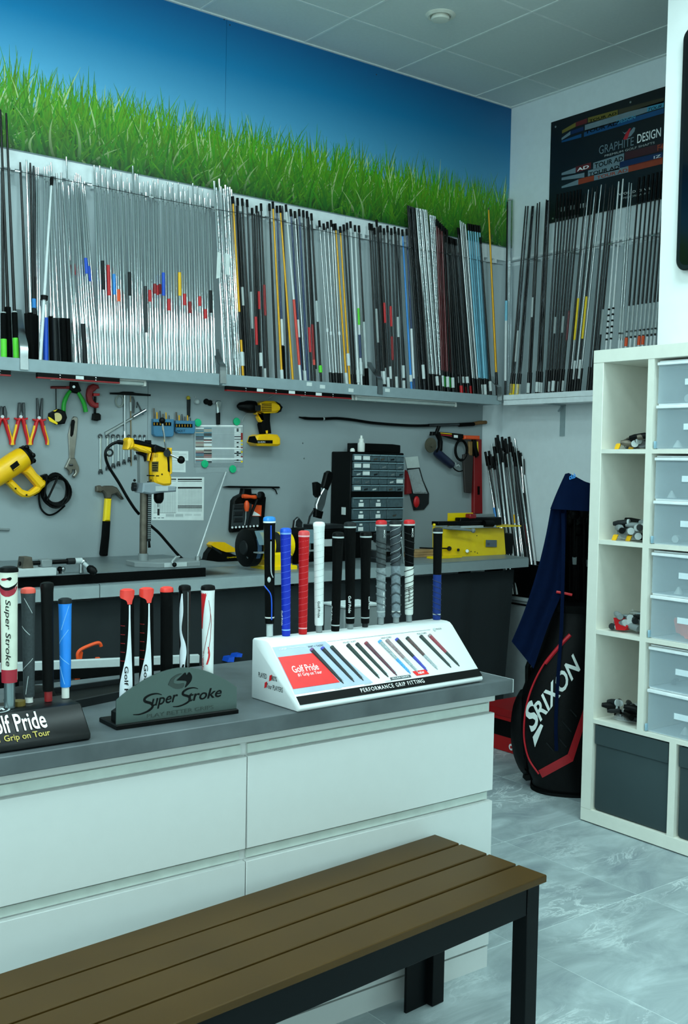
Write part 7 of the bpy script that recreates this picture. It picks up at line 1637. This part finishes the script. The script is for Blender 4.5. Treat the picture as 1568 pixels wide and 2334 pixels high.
def front(px, py, lift=.003):    # sight line -> bag surface (nearest point on its round front)
    d = ray(px, py); t_ = PB.dot(DV)/d.dot(DV); p = CAM+d*t_
    zq = p.z
    best = None
    for it in range(3):
        k = 0
        while k < len(rings)-2 and rings[k+1][0].z < zq: k += 1
        f = min(1, max(0, (zq-rings[k][0].z)/max(1e-6, rings[k+1][0].z-rings[k][0].z)))
        c = rings[k][0].lerp(rings[k+1][0], f); hw = rings[k][1]*(1-f)+rings[k+1][1]*f; dp_ = rings[k][2]*(1-f)+rings[k+1][2]*f
        s_ = max(-.995, min(.995, (p-c).dot(RV)/hw)); s1 = abs(s_)**(1/.8); q = (1-s1*s1)**.5; q2 = q**.8
        off = dp_*q2+lift; t_ = (c.dot(DV)-off)/d.dot(DV); p = CAM+d*t_; zq = p.z
    return p
# foot collar and side pocket
cb0 = [bagpt(i, 2*PI*k/n, .006) for i in (0, .55, 1.6) for k in range(n)]
MB().add(cb0, [(j*n+k, j*n+(k+1) % n, (j+1)*n+(k+1) % n, (j+1)*n+k) for j in range(2) for k in range(n)]).build('foot_collar', m_rubber, bag, smooth=60)
pk = smooth_line([(1186, 1572), (1172, 1600), (1166, 1650), (1170, 1700), (1184, 1740), (1200, 1756), (1216, 1740), (1208, 1650), (1212, 1590), (1204, 1566)], 3)
MB().prism([bg(*q, -.02) for q in pk], DV*-.10, .03).build('side_pocket', m_vinyl, bag, smooth=60)
MB().prism([bg(*q, .0) for q in ((1194, 1756), (1212, 1752), (1216, 1772), (1200, 1774), (1192, 1766))], DV*-.05, .01).build('foot_latch', m_black, bag)
MB().tube([bg(1203, 1600, .03), bg(1203, 1520, .06), bg(1222, 1470, .07), bg(1240, 1420, .06)], .012, 8).build('carry_handle', m_black, bag)
def piping(pts, r, name='piping', mat=None, k=6): MB().tube([front(*q, lift=.0015) for q in smooth_line(pts, k)], r, 7).build(name, mat or m_pipe, bag)
piping([(1299, 1446), (1283, 1462), (1262, 1485), (1242, 1510), (1222, 1545), (1206, 1585), (1197, 1625), (1194, 1670), (1198, 1705), (1208, 1735), (1228, 1764)], .0042)
piping([(1300, 1447), (1284, 1463), (1263, 1487), (1243, 1512)], .0085)
def bpatch(quads, mat, name, lift=.004):
    for a, b, c, d in quads:
        rows = []
        for i in range(7):
            f = i/6; row = []
            for j in range(4):
                g = j/3; row.append(front((a[0]*(1-g)+b[0]*g)*(1-f)+(d[0]*(1-g)+c[0]*g)*f, (a[1]*(1-g)+b[1]*g)*(1-f)+(d[1]*(1-g)+c[1]*g)*f, lift))
            rows.append(row)
        MB().grid(rows).build(name, mat, bag, smooth=60)
bpatch([((1227, 1756), (1236, 1773), (1306, 1735), (1294, 1719)), ((1294, 1719), (1306, 1735), (1336, 1640), (1332, 1610))], M('red_vinyl', '#a8101c', .45), 'red_chevron')
for a, b in (((1246, 1693), (1262, 1712)), ((1274, 1683), (1291, 1703)), ((1281, 1643), (1302, 1668)), ((1300, 1617), (1314, 1633))): MB().tube([front(*a, lift=.002), front((a[0]+b[0])/2, (a[1]+b[1])/2, .003), front(*b, lift=.002)], .003, 6).build('quilt_seam', m_dkgrey, bag)
# lettering bent over the bag
tv, tf, (x0, x1, y0, y1) = text_mesh('RIXON', .022)
bl, br, tl = (1226, 1664), (1324, 1528), (1213, 1622)
def lett(vs_, fs__, bx, bl, br, tl, name):
    x0, x1, y0, y1 = bx; out = []
    for v in vs_:
        u, w_ = (v.x-x0)/(x1-x0), (v.y-y0)/(y1-y0)
        out.append(front(bl[0]+(br[0]-bl[0])*u+(tl[0]-bl[0])*w_, bl[1]+(br[1]-bl[1])*u+(tl[1]-bl[1])*w_, .0045))
    MB().add(out, fs__).build(name, M('bag_white', '#e6ece8', .45), bag, smooth=0)
lett(tv, tf, (x0, x1, y0, y1), (1232, 1646), (1323, 1527), (1215, 1608), 'lettering')
sv, sf, sb_ = text_mesh('S', .022); lett(sv, sf, sb_, (1212, 1674), (1230, 1648), (1194, 1616), 'lettering')
bpatch([((1214, 1680), (1219, 1703), (1238, 1654), (1232, 1650))], M('bag_white', '#e6ece8', .45), 'letter_tail', .0045)
# cuff, clubs, towel
ctr = rings[-1][0]
MB().add([bagpt(len(rings)-1-f, 2*PI*k/n, l_) for f, l_ in ((.9, .003), (.85, .008), (.05, .008), (0, .002)) for k in range(n)], [(j*n+k, j*n+(k+1) % n, (j+1)*n+(k+1) % n, (j+1)*n+k) for j in range(3) for k in range(n)]).build('top_cuff', m_rubber, bag, smooth=60)
MB().tube([bg(*q, .14) for q in ((1268, 1349), (1286, 1352), (1304, 1356))], .006, 7).build('red_tab', m_red, bag)
rg2 = random.Random(31)
for k in range(7):
    px = 1276+11*k; p0 = bg(px, 1370, rg2.uniform(-.06, .06)); p1 = bg(px+rg2.uniform(-3, 6), 1150+rg2.uniform(-10, 60), rg2.uniform(-.06, .05))
    c = thing('golf_club', f'dark golf club standing in the black bag, {ordw(k+1)} from left', 'golf club', p0, 'clubs in the golf bag')
    MB().rod(p0, p1, [(.006, 0), (.0048, 1)], 8).build('shaft', m_black, c)
    MB().ball(p1, .026, 12, (1.1, .8, 1.2)).build('head_cover', m_black, c)
    MB().rod(p0+(p1-p0)*.42, p0+(p1-p0)*.5, [(.009, 0), (.010, 1)], 8).build('neck_band', m_grey if k % 3 == 0 else m_black, c)
rows = [[bg(1258+104*(j/14), 1402-240*(i/8)**.9-10*math.sin(PI*j/14), -.02-.10*math.sin(PI*j/14)) for j in range(15)] for i in range(9)]
MB().grid(rows).grid([[p+DV*.006 for p in reversed(r)] for r in rows]).build('rain_hood', m_black, bag, smooth=80)
tw = thing('towel', 'long navy towel draped over the clubs in golf bag', 'towel', bg(1230, 1400, .1))
rows = []
Lp = smooth_line([(1288, 1080), (1272, 1118), (1256, 1158), (1253, 1172), (1244, 1220), (1230, 1280), (1214, 1335), (1192, 1400), (1166, 1462)], 5)
Rp = smooth_line([(1292, 1080), (1291, 1118), (1291, 1158), (1291, 1172), (1290, 1230), (1286, 1290), (1280, 1350), (1250, 1425), (1216, 1524)], 5)
for i, (l, r) in enumerate(zip(Lp, Rp)):
    f = i/(len(Lp)-1); row = []
    for j in range(25):
        g = j/24; x = l[0]+(r[0]-l[0])*g; y = l[1]+(r[1]-l[1])*g
        fold = .016*math.sin(g*5.0+f*1.6)+.005*math.sin(g*11+f*3)
        row.append(bg(x, y, .135+fold*min(1, .25+f*1.5)))
    rows.append(row)
back = [[p+DV*.006 for p in reversed(r)] for r in rows]
MB().grid(rows).grid(back).build('long_fold', m_navy, tw, smooth=80)
rows = []
Lp = smooth_line([(1288, 1080), (1276, 1106), (1264, 1134), (1254, 1160)], 5); Rp = smooth_line([(1296, 1078), (1330, 1096), (1352, 1110), (1356, 1166)], 5)
for i, (l, r) in enumerate(zip(Lp, Rp)):
    f = i/(len(Lp)-1); row = []
    for j in range(19):
        g = j/18; x = l[0]+(r[0]-l[0])*g; y = l[1]+(r[1]-l[1])*g
        row.append(bg(x, y, .155+.03*math.sin(PI*g)*f+.008*math.sin(g*9)*f))
    rows.append(row)
MB().grid(rows).grid([[p+DV*.008 for p in reversed(r)] for r in rows]).build('hood_fold', m_navy, tw, smooth=80)
ln = smooth_line([(1283, 1170), (1284, 1260), (1282, 1350), (1279, 1440), (1272, 1540), (1267, 1640), (1268, 1712)], 6)
rows = [[(front(x-4, y, .012) if y > 1440 else bg(x-4, y, .15)), (front(x+4, y, .012) if y > 1440 else bg(x+4, y, .15))] for x, y in ln]
MB().grid(rows).grid([[r[1]+DV*.002, r[0]+DV*.002] for r in rows]).build('hanging_strap', m_navy, tw, smooth=80)
a = bg(1297, 1094, .19); b = bg(1312, 1089, .19)
text('club', a, (b-a), ez*.022, M('towel_print_blue', '#2f8fe0', .6), tw, bold=.03)
